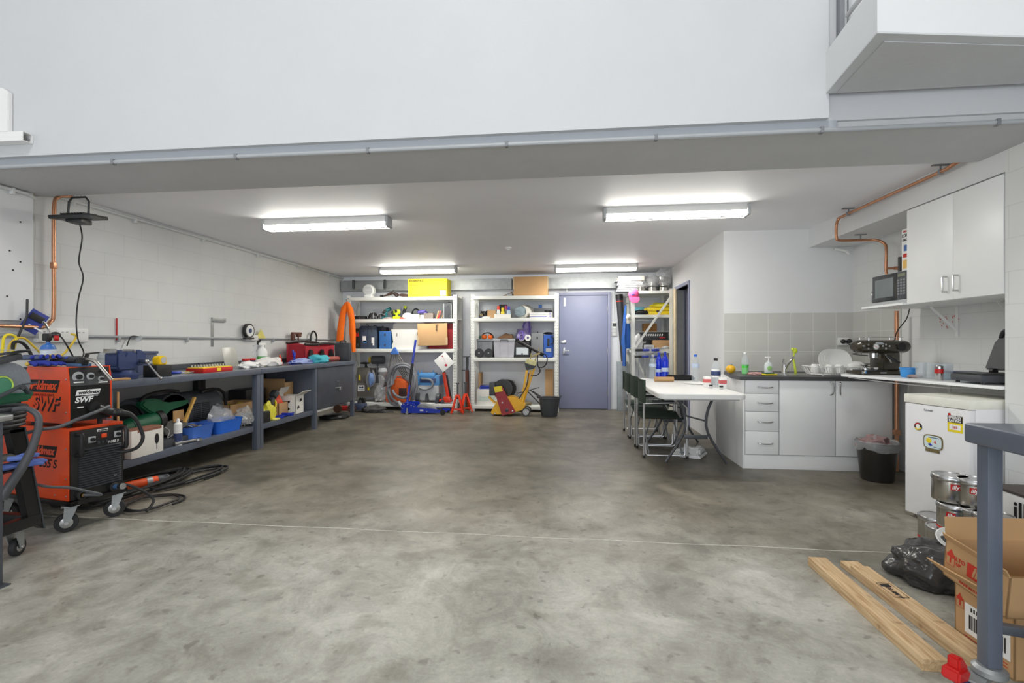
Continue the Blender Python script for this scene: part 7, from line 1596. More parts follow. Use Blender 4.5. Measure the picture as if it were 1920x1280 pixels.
t = T('sponge', 'green and yellow scouring sponge lying on a pink cloth', 'sponge', (*kpos(1443, 4.93)[:2], KZ+.004), R(12)); G().bx(-.06, .06, -.035, .035, 0, .014, .004).to('yellow_foam', M_yel, t); G().bx(-.06, .03, -.034, .034, .0145, .024, .003).to('scourer', M_green, t)
t = T('dish_cloth', 'folded pinkish dish cloth by the sink on the worktop', 'cloth', kpos(1418, 5.0)); G().blob((0, 0, .01), (.09, .06, .018), 98, .25, 3, 3, True).to('cloth', mat('faded_pink_cloth', (180, 140, 138), .9), t)
t = T('mixer_tap', 'chrome mixer tap with lever at the kitchen sink', 'tap', kpos(1470, 5.3)); G().lathe([(0, 0), (.024, 0), (.022, .02), (.02, .09), (0, .1)], (0, 0, 0), 20).to('base', M_chrome, t); g = G(); g.tube([(0, 0, .03), (.02, -.02, .09), (.045, -.06, .15), (.055, -.09, .17)], .014, 10, taper=(1.3, 1)); g.to('spout', M_chrome, t); G().tube([(0, 0, .09), (-.012, -.0, .125), (-.01, -.02, .15)], .007, 8).to('lever', M_chrome, t)
t = T('dish_brush', 'lime green dish brush standing upright by the tap', 'brush', kpos(1492, 5.35)); M_limeg = mat('lime_green_plastic', (196, 212, 60), .4); g = G(); g.tube([(0, 0, 0), (-.01, 0, .07), (-.022, 0, .15), (-.014, 0, .215)], .010, 8, taper=(1.4, .8)); g.to('handle', M_limeg, t); g = G(); g.sph((-.008, 0, .235), .026, (1, .7, 1.1)); g.sph((-.03, 0, .25), .018); g.to('head', M_limeg, t)
a = aY(1530, 700, 5.2)
G_s = G(); sx_ = aY(1505, 700, 5.2).x
t = T('kitchen_sink', 'stainless sink set flush into the kitchen worktop', 'sink', (2.36, 5.16, KZ)); G().prism(rrect(-.22, .3, -.18, .18, .04), .0035, 'Z', -.001).to('rim', M_steel, t)
# dish rack
rx0, rx1 = aY(1517, 690, 5.0).x, aY(1622, 690, 5.0).x
t = T('dish_rack', 'white wire dish rack loaded with crockery beside the coffee machine', 'dish rack', ((rx0+rx1)/2, 5.0, KZ+.004)); rw = (rx1-rx0)/2
g = G()
for z_, s_ in ((.085, 1), (.012, .86)): g.tube([(x*s_, y*s_, z_) for x, y in rrect(-rw, rw, -.17, .17, .04)], .0048, 6, closed=True, smooth=False)
for k in range(19): x = -rw+.02+k*(2*rw-.04)/18; [g.tube([(x, s*.17, .085), (x*.86, s*.146, .012)], .0028, 5, smooth=False) for s in (-1, 1)]; g.tube([(x*.86, -.146, .012), (x*.86, .146, .012)], .002, 5, smooth=False)
for k in range(7): y = -.15+k*.05; [g.tube([(s*rw, y, .075), (s*rw*.86, y*.86, .012)], .002, 5, smooth=False) for s in (-1, 1)]
g.to('wire_rack', M_white, t)
for sx in (-1, 1):
    for sy in (-1, 1): G().cyl((sx*rw*.7, sy*.1, -.004), (sx*rw*.7, sy*.1, .012), .008, n=8).to('foot', M_white, t)
M_china = mat('white_china', (236, 236, 233), .15, var=.01)
def plate(label, loc, r, tilt, yaw=0, grp='plates in the dish rack'):
    t = T('dinner_plate', label, 'plate', loc, yaw, grp); G().lathe([(0, .004), (r*.6, .004), (r*.68, .008), (r, .022), (r, .026), (r*.68, .013), (0, .009)], (0, 0, 0), 36, rot=(tilt, 0, 0)).to('plate', M_china, t); return t
px0 = aY(1567, 680, 5.0).x
for k in range(4): plate(['largest white plate facing the camera in the dish rack', 'second white plate of the standing row in the dish rack', 'third white plate of the standing row in the dish rack', 'rearmost white plate of the standing row in the dish rack'][k], (px0-.012*k, 4.96+.03*k, KZ+.03+.115), .112, R(78))
bq = aY(1603, 690, 5.0).x
for k in range(2):
    t = T('bowl', ('lower', 'upper')[k]+' upside-down white bowl at the right of the dish rack', 'bowl', (bq-.02, 4.98, KZ+.055+k*.026), 0, 'bowls in the dish rack'); G().lathe([(.095, 0), (.09, .03), (.06, .055), (.035, .062), (0, .062), (0, .058), (.055, .05), (.086, .028), (.092, 0), (.095, 0)], (0, 0, 0), 30).to('bowl', M_china, t)
for k, (px, lab, y) in enumerate(((1528, 'white cup at the far left of the dish rack', 5.03), (1541, 'white cup second from the left in the dish rack', 5.06), (1556, 'white cup at the front middle of the dish rack', 4.93), (1574, 'white cup lying in front of the big plate', 4.92))):
    t = T('cup', lab, 'cup', (aY(px, 690, y).x, y, KZ+.03), 0, 'cups in the dish rack'); G().lathe([(.036, 0), (.04, .01), (.034, .07), (.025, .08), (0, .08), (0, .076), (.031, .066), (.036, .01), (.036, 0)], (0, 0, 0), 24).to('cup', M_china, t); G().tube([(.036, 0, .02), (.058, 0, .03), (.056, 0, .055), (.036, 0, .06)], .004, 6).to('handle', M_china, t)
# white shelf board along the side wall
BZ2 = .93
tip = aZ(1576, 701, BZ2); n_ = aX(1886, 727, XR); 
E_ = V((2.60, YP+.005))
pts = [(2.36, 4.36), (2.40, 4.26), (2.66, YP+.01), (XK-.005, YP+.01), (XK-.005, 4.755), (2.66, 4.755), (2.45, 4.50), (2.37, 4.42)]
t = T('wall_shelf', 'long white shelf board along the right kitchen wall carrying the coffee machine', 'shelf', (2.9, 3.9, BZ2))
g = G(); g.prism([(x-2.9, y-3.9) for x, y in pts], .02, 'Z', -.02, bev=.003); g.to('board', M_lam, t)
G().tube([(2.40-2.9, 4.36-3.9, -.026), (2.55-2.9, 4.1-3.9, -.045), (2.75-2.9, 3.75-3.9, -.055), (XK-.03-2.9, 3.6-3.9, -.05)], .004, 6).to('loose_edging', M_white, t)
for y in (3.45, 4.3):
    g = G(); g.bx(XK-2.9-.006, XK-2.9-.002, y-3.9-.015, y-3.9+.015, -.25, -.021); g.bx(XK-2.9-.2, XK-2.9-.006, y-3.9-.015, y-3.9+.015, -.026, -.021); g.bar((XK-2.9-.18, y-3.9, -.03), (XK-2.9-.01, y-3.9, -.2), .008, .02); g.to('wall_bracket', M_white, t)
def bp(px, py): return aZ(px, py, BZ2)
# coffee machine
c_ = bp(1648, 697)
t = T('coffee_machine', 'dark brown espresso machine with round dial at the end of the white shelf', 'coffee machine', (2.66, 4.40, BZ2+.001), R(6))
M_brown = mat('dark_brown_enamel', (52, 46, 34), .22, var=.05, coat=.5)
g = G(); g.prism(rrect(-.22, .2, -.1, .12, .05), .028, 'Z', .004, bev=.006); g.to('drip_tray', M_brown, t)
G().prism(rrect(-.18, .03, -.085, .08, .03), .004, 'Z', .033).to('tray_grille', M_dgrey, t)
g = G(); g.bx(.0, .14, -.06, .11, .03, .19, .02); g.to('column', M_brown, t)
g = G(); g.lathe([(0, -.21), (.035, -.208), (.052, -.19), (.058, -.16), (.058, .18), (.052, .21), (.03, .222), (0, .223)], (0, .0, .235), 28, rot=(0, PI/2, 0)); g._m(g.bm.verts, Matrix.Diagonal((1, 1.5, 1, 1))); g.to('boiler_body', M_brown, t)
G().cyl((.12, -.088, .235), (.12, -.098, .235), .034, n=24).to('side_ring', M_black, t)
G().lathe([(0, 0), (.026, 0), (.026, .012), (.02, .012), (.02, .008), (0, .008)], (-.09, -.082, .235), 24, rot=(PI/2, 0, 0)).to('dial_bezel', M_chrome, t); G().cyl((-.09, -.088, .235), (-.09, -.0915, .235), .02, n=20).to('dial_face', M_paper, t); G().box((-.09, -.093, .235), (.026, .001, .003), 0, rot=(0, .6, 0)).to('dial_needle', M_red, t)
for x, z_ in ((-.185, .24), (-.15, .252), (-.15, .218), (-.03, .24), (-.005, .252), (-.005, .22), (.025, .24)): G().cyl((x, -.07, z_), (x, -.088, z_), .008, n=12).to('button', M_chrome, t)
G().blob((-.06, -.09, .262), (.035, .01, .012), 5, .5, 4, 2, False).to('ribbon', M_lgrey, t)
G().lathe([(0, 0), (.034, 0), (.036, .04), (.03, .045), (0, .045)], (-.06, -.02, .14), 22).to('group_head', M_chrome, t); g = G(); g.tube([(.01, -.06, .17), (.02, -.09, .13), (.03, -.1, .1)], .005, 8); g.to('steam_pipe', M_chrome, t); G().tube([(.0, -.09, .165), (.05, -.12, .12), (.075, -.13, .10)], .010, 8).to('portafilter_handle', M_black, t)
g = G(); g.tube([(x, y, .312) for x, y in rrect(-.15, .17, -.07, .08, .03)], .002, 6, closed=True, smooth=False); [g.cyl((x, y, .28), (x, y, .312), .002, n=6) for x in (-.12, .14) for y in (-.05, .06)]; g.to('cup_rail', M_chrome, t)
G().cyl((-.19, -.115, .022), (-.19, -.098, .022), .009, n=14).to('tray_knob', M_chrome, t); G().bx(-.06, -.01, -.102, -.1, .014, .022).to('badge', M_lgrey, t)
t = T('coffee_tamper', 'chrome tamper and filter basket on the coffee machine tray', 'tamper', (2.53, 4.36, BZ2+.04)); G().lathe([(0, 0), (.028, 0), (.028, .012), (.01, .018), (.012, .03), (.018, .04), (0, .048)], (0, 0, 0), 20).to('tamper', M_chrome, t); G().lathe([(0, 0), (.026, 0), (.03, .022), (.027, .022), (0, .004)], (.07, -.01, 0), 20).to('basket', M_chrome, t)
# leads from outlet
ox, oz = aY(1580, 640, YT).x, aY(1580, 640, YT).z
for k, (lab, P) in enumerate((('black plug and lead falling behind the dish rack', [(ox-.01, YT-.06, oz), (ox+.05, YT-.1, oz-.06), (ox+.16, YT-.25, oz-.2), (ox+.25, YT-.4, oz-.22), (2.84, 4.95, .99), (2.75, 4.62, .98)]), ('second black plug with lead to the coffee machine', [(ox+.05, YT-.06, oz+.005), (ox+.1, YT-.12, oz-.03), (ox+.14, YT-.25, oz-.1), (2.76, 4.95, 1.09), (2.78, 4.62, 1.08)]))):
    t = T('power_lead', lab, 'cable', P[0]); o = V(P[0]); G().tube([V(p)-o for p in P], .0045, 8).to('lead', M_cable, t); G().sph((0, .03, 0), .024, (1.2, 1.3, 1)).to('plug', M_black, t)
S(G().tube([(2.80, 4.42, BZ2+.29), (2.84, 4.45, 1.30), (2.93, 4.48, 1.40), (2.95, 4.47, 1.49)], .0045, 8).to('power_lead', M_cable), 'black lead running up from the coffee machine to the microwave shelf', 'cable')
q = bp(1700, 706)
t = T('plastic_tub', 'small light blue plastic tub on the white shelf', 'tub', (aY(1703, 700, 4.05).x, 4.05, BZ2+.001)); G().lathe([(0, 0), (.045, 0), (.048, .01), (.052, .065), (.058, .068), (.058, .075), (.047, .075), (.042, .012), (0, .01)], (0, 0, 0), 28).to('tub', mat('sky_blue_plastic', (64, 150, 222), .4), t)
q2 = bp(1735, 705)
def glass(label, x, y, r, h, tin=None):
    t = T('drinking_glass', label, 'glass', (x, y, BZ2+.001)); G().lathe([(0, 0), (r*.9, 0), (r, h), (r*.95, h), (r*.84, .008), (0, .008)], (0, 0, 0), 26).to('glass', M_glass, t); return t
glass('empty clear tumbler beside the light blue tub', aY(1727, 700, 3.93).x, 3.93, .036, .12)
glass('left one of the wide clear jars on the white shelf', aY(1751, 700, 3.86).x, 3.86, .05, .115)
glass('right one of the wide clear jars on the white shelf', aY(1771, 700, 3.80).x, 3.80, .05, .115)
t = T('small_tin', 'little silver can with red label between the two clear jars', 'can', (aY(1761, 700, 3.74).x, 3.74, BZ2+.001)); G().lathe([(0, 0), (.022, 0), (.024, .004), (.024, .1), (.02, .106), (0, .106)], (0, 0, 0), 20).to('can', M_steel, t); G().lathe([(.0243, .05), (.025, .051), (.025, .08), (.0243, .081)], (0, 0, 0), 20).to('label', M_red, t)
S(G().blob((0, 0, .012), (.05, .05, .015), 5, .4, 3, 2).to('sweet_wrapper', mat('pinkish_cloth', (170, 150, 148))), 'crumpled pink wrapper between blue tub and glasses', 'wrapper', loc=(aY(1716, 705, 3.97).x, 3.97, BZ2+.001))
t = T('food_container', 'pale blue food container with navy lid on the white shelf', 'container', (aY(1804, 700, 3.86).x, 3.86, BZ2+.001), R(-10)); G().bx(-.1, .1, -.07, .07, 0, .045, .01).to('base', mat('pale_blue_plastic', (150, 196, 220), .3), t); G().bx(-.108, .108, -.077, .077, .045, .058, .005).to('lid', M_navy, t)
# sandwich press
t = T('sandwich_press', 'dark grey sandwich press with its lid standing open on the white shelf', 'sandwich press', (2.82, 3.50, BZ2+.001), R(-4))
g = G(); g.bx(-.17, .16, -.15, .13, .012, .06, .014); g.to('base', M_dgrey, t); G().bx(-.15, .12, -.13, .11, .061, .068, .003).to('grill_plate', M_black, t)
for x in (-.14, .13):
    for y in (-.12, .1): G().cyl((x, y, 0), (x, y, .014), .012, n=10).to('foot', M_black, t)
g = G(); g.prism([(-.155, 0), (.13, 0), (.11, .19), (.07, .235), (-.07, .235), (-.11, .19)], .035, 'Y', .0, bev=.01); g.rot((0, 0, -PI/2)); g.rot((0, R(9), 0)); g.mv((.05, 0, .085)); g.to('lid', mat('charcoal_plastic', (74, 76, 78), .45), t)
g = G(); g.tube([(.08, -.06, .30), (.10, -.055, .345), (.10, .045, .345), (.08, .05, .30)], .014, 8); g.to('handle', M_black, t)
for y in (-.08, .07): G().cyl((.05, y-.015, .078), (.05, y+.015, .078), .018, n=12).to('hinge', M_black, t)
# wall cupboards + microwave shelf
CX, cz0, cz1 = XR, 1.498, 2.240
t = T('wall_cabinet', 'white two-door wall cupboard under the bulkhead', 'cabinet', (CX, YP+.01, cz0))
yA, yB, yC = 0.0, aX(1787, 400, CX).y-YP-.01, aX(1700, 480, CX).y-YP-.01
g = G(); g.bx(.02, XK-CX-.002, yA, yC, .0, cz1-cz0, .001); g.to('body', M_lam, t)
for k, (a_, b_, hy) in enumerate(((yA, yB, yB-.04), (yB, yC, yB+.055))):
    d = G().bx(0, .018, a_+.0015, b_-.0015, .002, cz1-cz0-.004, .0015).to('cabinet_door', M_lam, t)
    g = G(); g.tube([(0, hy, .06), (-.028, hy, .06), (-.03, hy, .065), (-.03, hy, .16), (-.028, hy, .165), (0, hy, .165)], .006, 8, smooth=False); g.to('door_handle', M_alu, d)
MS0 = yC+YP+.01
q = aZ(1601, 580, cz0)
t = T('microwave_shelf', 'white shelf with brackets holding the microwave beside the wall cupboard', 'shelf', (CX, MS0+.001, cz0))
ye = 4.62-MS0
g = G(); g.prism([(-.03, 0.0), (XK-CX-.002, 0), (XK-CX-.002, ye), (-.03, ye)], .018, 'Z', 0, bev=.001); g.to('board', M_lam, t)
for y in (3.62, 4.22):
    g = G(); yy_ = y-MS0; g.bx(XK-CX-.006, XK-CX-.002, yy_-.014, yy_+.014, -.25, -.001); g.bx(XK-CX-.22, XK-CX-.006, yy_-.014, yy_+.014, -.006, -.001); g.bar((XK-CX-.2, yy_, -.01), (XK-CX-.01, yy_, -.2), .006, .02); g.to('wall_bracket', M_white, t)
t = T('microwave', 'silver microwave with dark glass door on the kitchen wall shelf', 'microwave', (2.69, MS0+.012, cz0+.0185))
my1 = aX(1635, 540, 2.69).y-MS0-.012; g = G(); g.bx(.012, .38, 0, my1, .012, .26, .006); g.to('case', mat('silver_grey_case', (186, 188, 190), .35, .4), t)
G().bx(0, .012, my1*.27, my1-.005, .03, .255, .004).to('door', mat('dark_microwave_glass', (50, 52, 54), .15), t); G().bx(-.0015, 0, my1*.36, my1*.90, .065, .22).to('door_window', mat('window_mesh_grey', (104, 112, 114), .3), t)
p_ = G().bx(0, .012, .004, my1*.265, .03, .255, .003).to('control_panel', M_dgrey, t); G().bx(-.0015, 0, .02, my1*.24, .215, .24).to('display', mat('olive_display', (96, 104, 70), .3), p_)
for i in range(3):
    for j in range(6): G().bx(-.002, 0, .02+i*.033, .043+i*.033, .07+j*.022, .084+j*.022).to('button', M_grey, p_)
G().bx(-.004, .008, .0, my1, .0, .028, .002).to('front_rail', M_lgrey, t)
t = T('wall_switch', 'white switch box on the wall left of the microwave', 'switch', (2.72, 4.60, cz0+.019)); g = G(); g.bx(0, .1, -.006, .006, 0, .14, .003); g.to('plate', M_lgrey, t)
for z_ in (.03, .11): G().cyl((-.0, -.012, z_), (.03, -.006, z_), .01, n=10).to('knob', M_steel, t)
# boxes on the microwave
mz = cz0+.0185+.262
t = T('cereal_box', 'corn flakes cereal box standing on the microwave', 'cereal box', (2.74, aX(1698, 470, 2.74).y, mz)); G().bx(0, .2, -.045, .045, 0, .34, .002).to('box', M_paper, t)
text('CORN', .036, M_ink, t, (-.0006, 0, .285), FNX, 0, .001, sx=.8); text('FLAKES', .028, M_ink, t, (-.0006, 0, .25), FNX, 0, .001, sx=.8); text("Kellogg's", .022, M_rink, t, (-.0006, 0, .32), FNX, .2, .0005, sx=.8)
g = G(); g.bx(-.0006, 0, -.03, .03, .11, .14); g.to('red_band', M_rink, t); G().bx(-.0006, 0, -.02, .02, .16, .21).to('picture', mat('print_blue', (70, 110, 170), .6), t); G().bx(-.0006, 0, -.035, .035, .02, .09).to('print_panel', mat('cereal_gold', (224, 182, 100), .6), t)
t = T('black_bottle', 'slim black bottle on the microwave next to the cereal box', 'bottle', (2.76, aX(1688, 495, 2.76).y, mz)); G().bx(-.01, .01, -.016, .016, 0, .13, .004).to('bottle', M_black, t)
# marks on the wall under the cupboard
a = aX(1779, 603, XK-.002); t = T('wall_stencil', 'faded red stencil marks on the wall under the cupboard', 'wall marking', (XK-.0015, a.y, a.z)); random.seed(5)
g = G(); [g.box((-.0005, random.uniform(-.1, .1), random.uniform(-.05, .05)), (.001, .012, .01), 0, rot=(random.uniform(0, 3), 0, 0)) for k in range(22)]; g.to('marks', mat('faded_red_ink', (200, 120, 120), .7, var=0), t)
# bin
q = aZ(1651, 901, 0)
t = T('waste_bin', 'smoky black waste bin with a clear liner by the kitchen cabinet', 'bin', (2.72, 4.52, 0))
g = G(); g.lathe([(0, 0), (.115, 0), (.12, .008), (.155, .33), (.162, .335), (.152, .332), (.114, .012), (0, .008)], (0, 0, 0), 36); g.to('bin', mat('smoky_plastic', (46, 42, 40), .3, alpha=.9), t)
g = G(); g.lathe([(.157, .27), (.166, .33), (.158, .345), (.14, .33), (.12, .28), (.10, .2), (0, .17)], (0, 0, 0), 30)
for v in g.bm.verts: v.co += V((noise.noise(v.co*22)*.016, noise.noise(v.co*22+V((3, 0, 0)))*.016, noise.noise(v.co*20+V((0, 5, 0)))*.02))
g.to('liner', M_bag, t, sharp=60); G().blob((-.03, 0, .30), (.1, .09, .08), 12, .5, 3, 3, True, 0, .5).to('rubbish', mat('mixed_rubbish', (150, 120, 120), .6, var=.4, scale=20), t, sharp=60)
G().blob((-.04, -.02, .355), (.045, .04, .035), 17, .5, 3, 3, False, 0, .5).to('liner_knot', M_bag, t, sharp=60)
# ================= fridge =================
FXx, FY0, FY1, FH = 2.385, YP+.012, 3.665, .845
FO = V((2.462, 3.215, 0)); FA = R(13.7)
t = T('bar_fridge', 'white bar fridge with magnets and energy sticker in front of the side wall', 'fridge', FO, FA)
w_ = .425
G().bx(.045, .48, 0, w_, .02, FH-.005, .006).to('cabinet', mat('fridge_white', (232, 232, 234), .35, var=.01), t)
d = G().bx(0, .042, .003, w_-.003, .03, FH-.06, .008).to('fridge_door', mat('fridge_white', (232, 232, 234)), t)
G().bx(-.004, .48, -.002, w_+.002, FH-.058, FH, .006).to('top_cap', mat('aged_cream_plastic', (232, 231, 220), .4), t)
for x in (.08, .44):
    for y in (.04, w_-.04): G().cyl((x, y, 0), (x, y, .022), .015, n=10).to('foot', M_black, t)
def fpt(px, py):
    nx, ny = math.cos(FA), math.sin(FA); r = _ray(px, py); k = (FO.x*nx+FO.y*ny)/(r[0]*nx+r[1]*ny)
    return (r[0]*k-FO.x)*-ny+(r[1]*k-FO.y)*nx, CAMH+r[2]*k
y_, z_ = fpt(1741, 769); text('Lemair', .022, M_grey, d, (-.0012, y_, z_), FNX, 0, .0003); 
y_, z_ = fpt(1791, 792); e = G().bx(-.0015, -.0002, y_-.045, y_+.045, z_-.062, z_+.042).to('energy_label', M_yel, d)
G().bx(-.0022, -.0016, y_-.045, y_+.045, z_-.002, z_+.042).to('label_header', M_ink, e); text('ENERGY', .024, M_paper, e, (-.003, y_, z_+.030), FNX, 0, .0007, sx=.85); text('RATING', .024, M_paper, e, (-.003, y_, z_+.010), FNX, 0, .0007, sx=.85)
G().bx(-.0022, -.0016, y_-.034, y_+.034, z_-.047, z_-.014).to('label_panel', M_paper, e); text('263', .02, M_rink, e, (-.003, y_, z_-.031), FNX, 0, .0004)
G().cyl((-.0012, y_, z_+.048), (-.0001, y_, z_+.048), .036, n=20).to('star_dial', M_paper, e); G().sph((-.002, y_+.034, z_+.048), .009, (.2, 1, 1)).to('red_star', M_red, e)
y_, z_ = fpt(1722, 799); m_ = G().cyl((-.004, y_, z_), (0, y_, z_), .026, n=24).to('round_magnet', M_ink, d); G().cyl((-.005, y_, z_), (-.004, y_, z_), .015, n=20).to('magnet_centre', M_paper, m_)
g = G(); g.prism([(y_+.024*math.cos(a), z_+.024*math.sin(a)) for a in [R(-170+k*16) for k in range(10)]], .0006, 'X', -.0048); g.to('magnet_yellow', M_yel, m_); g = G(); g.prism([(y_+.024*math.cos(a), z_+.024*math.sin(a)) for a in [R(20+k*14) for k in range(9)]], .0006, 'X', -.0046); g.to('magnet_red', M_red, m_)
y_, z_ = fpt(1750, 829); m_ = G().prism([(y_+.0639*math.copysign(abs(math.cos(a))**.5, math.cos(a)), z_+.0483*math.copysign(abs(math.sin(a))**.5, math.sin(a))) for a in [2*PI*k/24 for k in range(24)]], .004, 'X', -.004).to('picture_magnet', mat('brown_frame', (110, 96, 60), .5), d)
G().prism([(y_+.0568*math.copysign(abs(math.cos(a))**.5, math.cos(a)), z_+.0412*math.copysign(abs(math.sin(a))**.5, math.sin(a))) for a in [2*PI*k/24 for k in range(24)]], .001, 'X', -.005).to('magnet_picture', mat('pale_blue_print', (206, 222, 226), .5), m_)
G().sph((-.005, y_+.0256, z_+.0085), .018, (.1, 1, 1)).to('yellow_emblem', M_yel, m_); G().prism([(y_-.0256, z_-.0085), (y_-.0170, z_+.0170), (y_-.0057, z_+.0000)], .0008, 'X', -.0058).to('red_emblem', mat('faded_red_print', (206, 96, 96)), m_); G().prism([(y_+.0000, z_-.0213), (y_+.0170, z_-.0085), (y_+.0341, z_-.0170), (y_+.0170, z_-.0256)], .0008, 'X', -.0058).to('blue_emblem', M_blue, m_); g = G(); g.bx(-.0058, -.005, y_-.0426, y_+.0284, z_+.0284, z_+.0327); g.bx(-.0058, -.005, y_-.0483, y_-.0057, z_-.0312, z_-.0284); g.to('print_lines', M_navy, m_)
G().bx(-.0045, -.0005, y_-.0426, y_+.0497, z_-.0653, z_-.0483, .001).to('magnet_base', mat('brown_frame', (110, 96, 60)), m_)
# ================= coffee tins =================
M_tin = mat('coffee_tin_steel', (176, 172, 164), .25, .95, var=.1, scale=5)
TR, TH = .086, .148
def coffee_tin(label, x, y, lvl, rz, band=True, logo=True):
    t = T('coffee_tin', label, 'tin', (x, y, lvl*TH), R(rz), 'stacked coffee tins by the fridge')
    G().lathe([(0, 0), (TR*.97, 0), (TR*.98, .004), (TR*.98, .12), (TR*.97, .124), (0, .124)], (0, 0, 0), 36).to('body', M_tin, t)
    G().lathe([(TR*.97, .118), (TR*1.01, .12), (TR*1.02, .124), (TR*1.01, .142), (TR*.97, TH-.001), (TR*.9, TH-.001), (TR*.88, TH-.005), (0, TH-.005)], (0, 0, 0), 36).to('lid', M_steel, t)
    if band: G().lathe([(TR*.985, .004), (TR*.992, .005), (TR*.992, .016), (TR*.985, .017)], (0, 0, 0), 36).to('red_band', M_red, t)
    if logo:
        # the logo wraps the tin facing local -Y
        g = G(); n = 5
        for k in range(n):
            a0, a1 = R(-90-14+28*k/n), R(-90-14+28*(k+1)/n); r_ = TR*.99
            vs = [g.bm.verts.new(V((r_*math.cos(a), r_*math.sin(a), zz))) for a, zz in ((a0, .075), (a1, .075), (a1, .108), (a0, .108))]; g.bm.faces.new(vs)
        p = g.to('red_logo_patch', M_red, t)
        text('illy', .03, M_paper, p, (0, -TR*.999, .091), FY, .2, .0008, sx=.9)
        g = G()
        for k in range(3): a = R(60*k); g.bar((.03-.008*math.cos(a), -TR*.95, .05-.008*math.sin(a)), (.03+.008*math.cos(a), -TR*.95, .05+.008*math.sin(a)), .0015, .0015)
        g.to('star_mark', M_paper, t)
    return t
def tx(px, Y): return aY(px, 950, Y).x
TYA = 3.02
coffee_tin('top front coffee tin of the stack before the fridge', tx(1782, TYA), TYA, 2, -22, False)
coffee_tin('top coffee tin half hidden behind the grey bench leg', tx(1829, 2.94), 2.94, 2, -40, False)
coffee_tin('middle front coffee tin with a bright red band', tx(1793, 2.96), 2.96, 1, -52)
coffee_tin('middle coffee tin behind the grey bench leg', tx(1836, 2.88), 2.88, 1, -30)
coffee_tin('bottom front coffee tin nearest the black refuse bag', tx(1771, TYA-.02), TYA-.02, 0, -20)
coffee_tin('bottom coffee tin at the back against the fridge', tx(1766, 3.17)-.02, 3.19, 0, 10, logo=False)
coffee_tin('bottom coffee tin under the grey bench leg', tx(1822, 2.88), 2.88, 0, 10, logo=False)
coffee_tin('coffee tin on the right between leg and printed white box', tx(1862, 2.80), 2.80, 1, -60)
coffee_tin('lowest coffee tin on the right between leg and printed white box', tx(1862, 2.80), 2.80, 0, -60)
# printed white box
t = T('printed_carton', 'white carton with dark lid and black brand letters by the right wall', 'box', (2.42, 2.42, 0), R(-1))
g = G(); g.bx(0, .24, 0, .62, 0, .375, .003); g.to('box', M_paper, t); G().bx(-.003, .243, -.003, .623, .375, .39, .002).to('lid', mat('dark_brown_card', (70, 62, 58), .7), t)
text('illy', .13, M_ink, t, (-.0015, .40, .29), FNX, 0, .003, sx=1.0)
# refuse bag and bits
t = T('refuse_bag', 'shiny black plastic refuse bag slumped on the floor by the planks', 'bag', (1.88, 2.62, 0))
g = G(); g.blob((0, 0, .07), (.21, .18, .115), 101, .3, 1.9, 5, True, 0, .13); g.to('bag', M_dbag, t, sharp=180)
g = G(); g.blob((.13, .03, .14), (.12, .1, .1), 102, .3, 2.2, 5, False, 0, .16); g.to('bag_neck', M_dbag, t, sharp=180)
t = T('plastic_dish', 'small white plastic dish leaning on the coffee tins', 'dish', aY(1781, 1012, 2.66), 0); G().lathe([(0, 0), (.04, .003), (.056, .014), (.06, .016), (.056, .02), (.04, .008), (0, .005)], (0, 0, 0), 30, rot=(R(38), R(-14), 0)).to('dish', M_white, t)
t = T('blue_bottle_cap', 'small bright blue cap peeking above the brown carton', 'cap', aY(1803, 992, 2.74)); G().cyl((0, 0, -.12), (0, 0, .03), .03, n=20).to('cap', M_blue, t); G().cyl((0, 0, -.27), (0, 0, -.12), .045, n=20).to('bottle', M_glass, t)
S(G().blob((0, 0, .14), (.2, .2, .24), 105, .4, 2, 4, True, 0, .3).to('plastic_bag', mat('smoky_film', (96, 94, 92), .2, alpha=.75), sharp=180), 'smoky clear plastic bag behind the brown cartons at the right edge', 'bag', loc=(2.30, 2.02, 0))
S(G().bx(-.2, .2, -.12, .12, 0, .30, .02).to('green_crate', mat('dark_green_plastic', (34, 78, 58), .6, bump=.2)), 'dark green crate behind the open brown carton', 'crate', loc=(2.08, 2.22, 0))
# brown cartons
t = carton('carton', 'brown carton with barcode label standing on the floor at the bottom right', (1.83, 2.015, 0), .50, .25, .235, R(2), M_card, [('x', .14, 140)], open_=True)
G().bx(-.2525, -.2505, -.11, .075, .06, .175).to('barcode_label', M_paper, t); random.seed(11)
g = G(); y = -.095
while y < .055: wb = random.choice((.003, .005, .008)); g.bx(-.2535, -.2526, y, y+wb, .08, .135); y += wb+random.choice((.003, .005))
g.to('barcode', M_ink, t); g = G(); y = -.03
while y < .05: g.bx(-.2535, -.2526, y, y+.006, .15, .165); y += .012
g.to('barcode_digits', M_ink, t)
def fragile(t, x, y, z, s, rot=FNX, nx=True):
    g = G(); g.prism([(y-.02*s, z), (y+.02*s, z), (y+.02*s, z+.012*s), (y, z+.04*s), (y-.02*s, z+.012*s)], .0006, 'X', x-.0006); g.to('red_symbol', M_rink, t)
    g = G(); g.tube([(x-.0008, y-.024*s, z+.016*s), (x-.0008, y-.024*s, z-.04*s), (x-.0008, y+.024*s, z-.04*s), (x-.0008, y+.024*s, z+.016*s)], .0008, 4, smooth=False); g.bx(x-.0008, x-.0002, y-.003, y+.003, z-.03*s, z); g.to('symbol_frame', M_rink, t)
fragile(t, -.2505, .10, .17, .7)
g = G(); [g.bx(-.2512, -.2506, -.10, .08, .03+.012*k, .033+.012*k) for k in range(2)]; g.to('red_print', M_rink, t)
G().bx(-.02, .06, -.1265, -.1255, .0, .235).to('packing_tape', mat('shiny_tape', (200, 176, 140)), t)
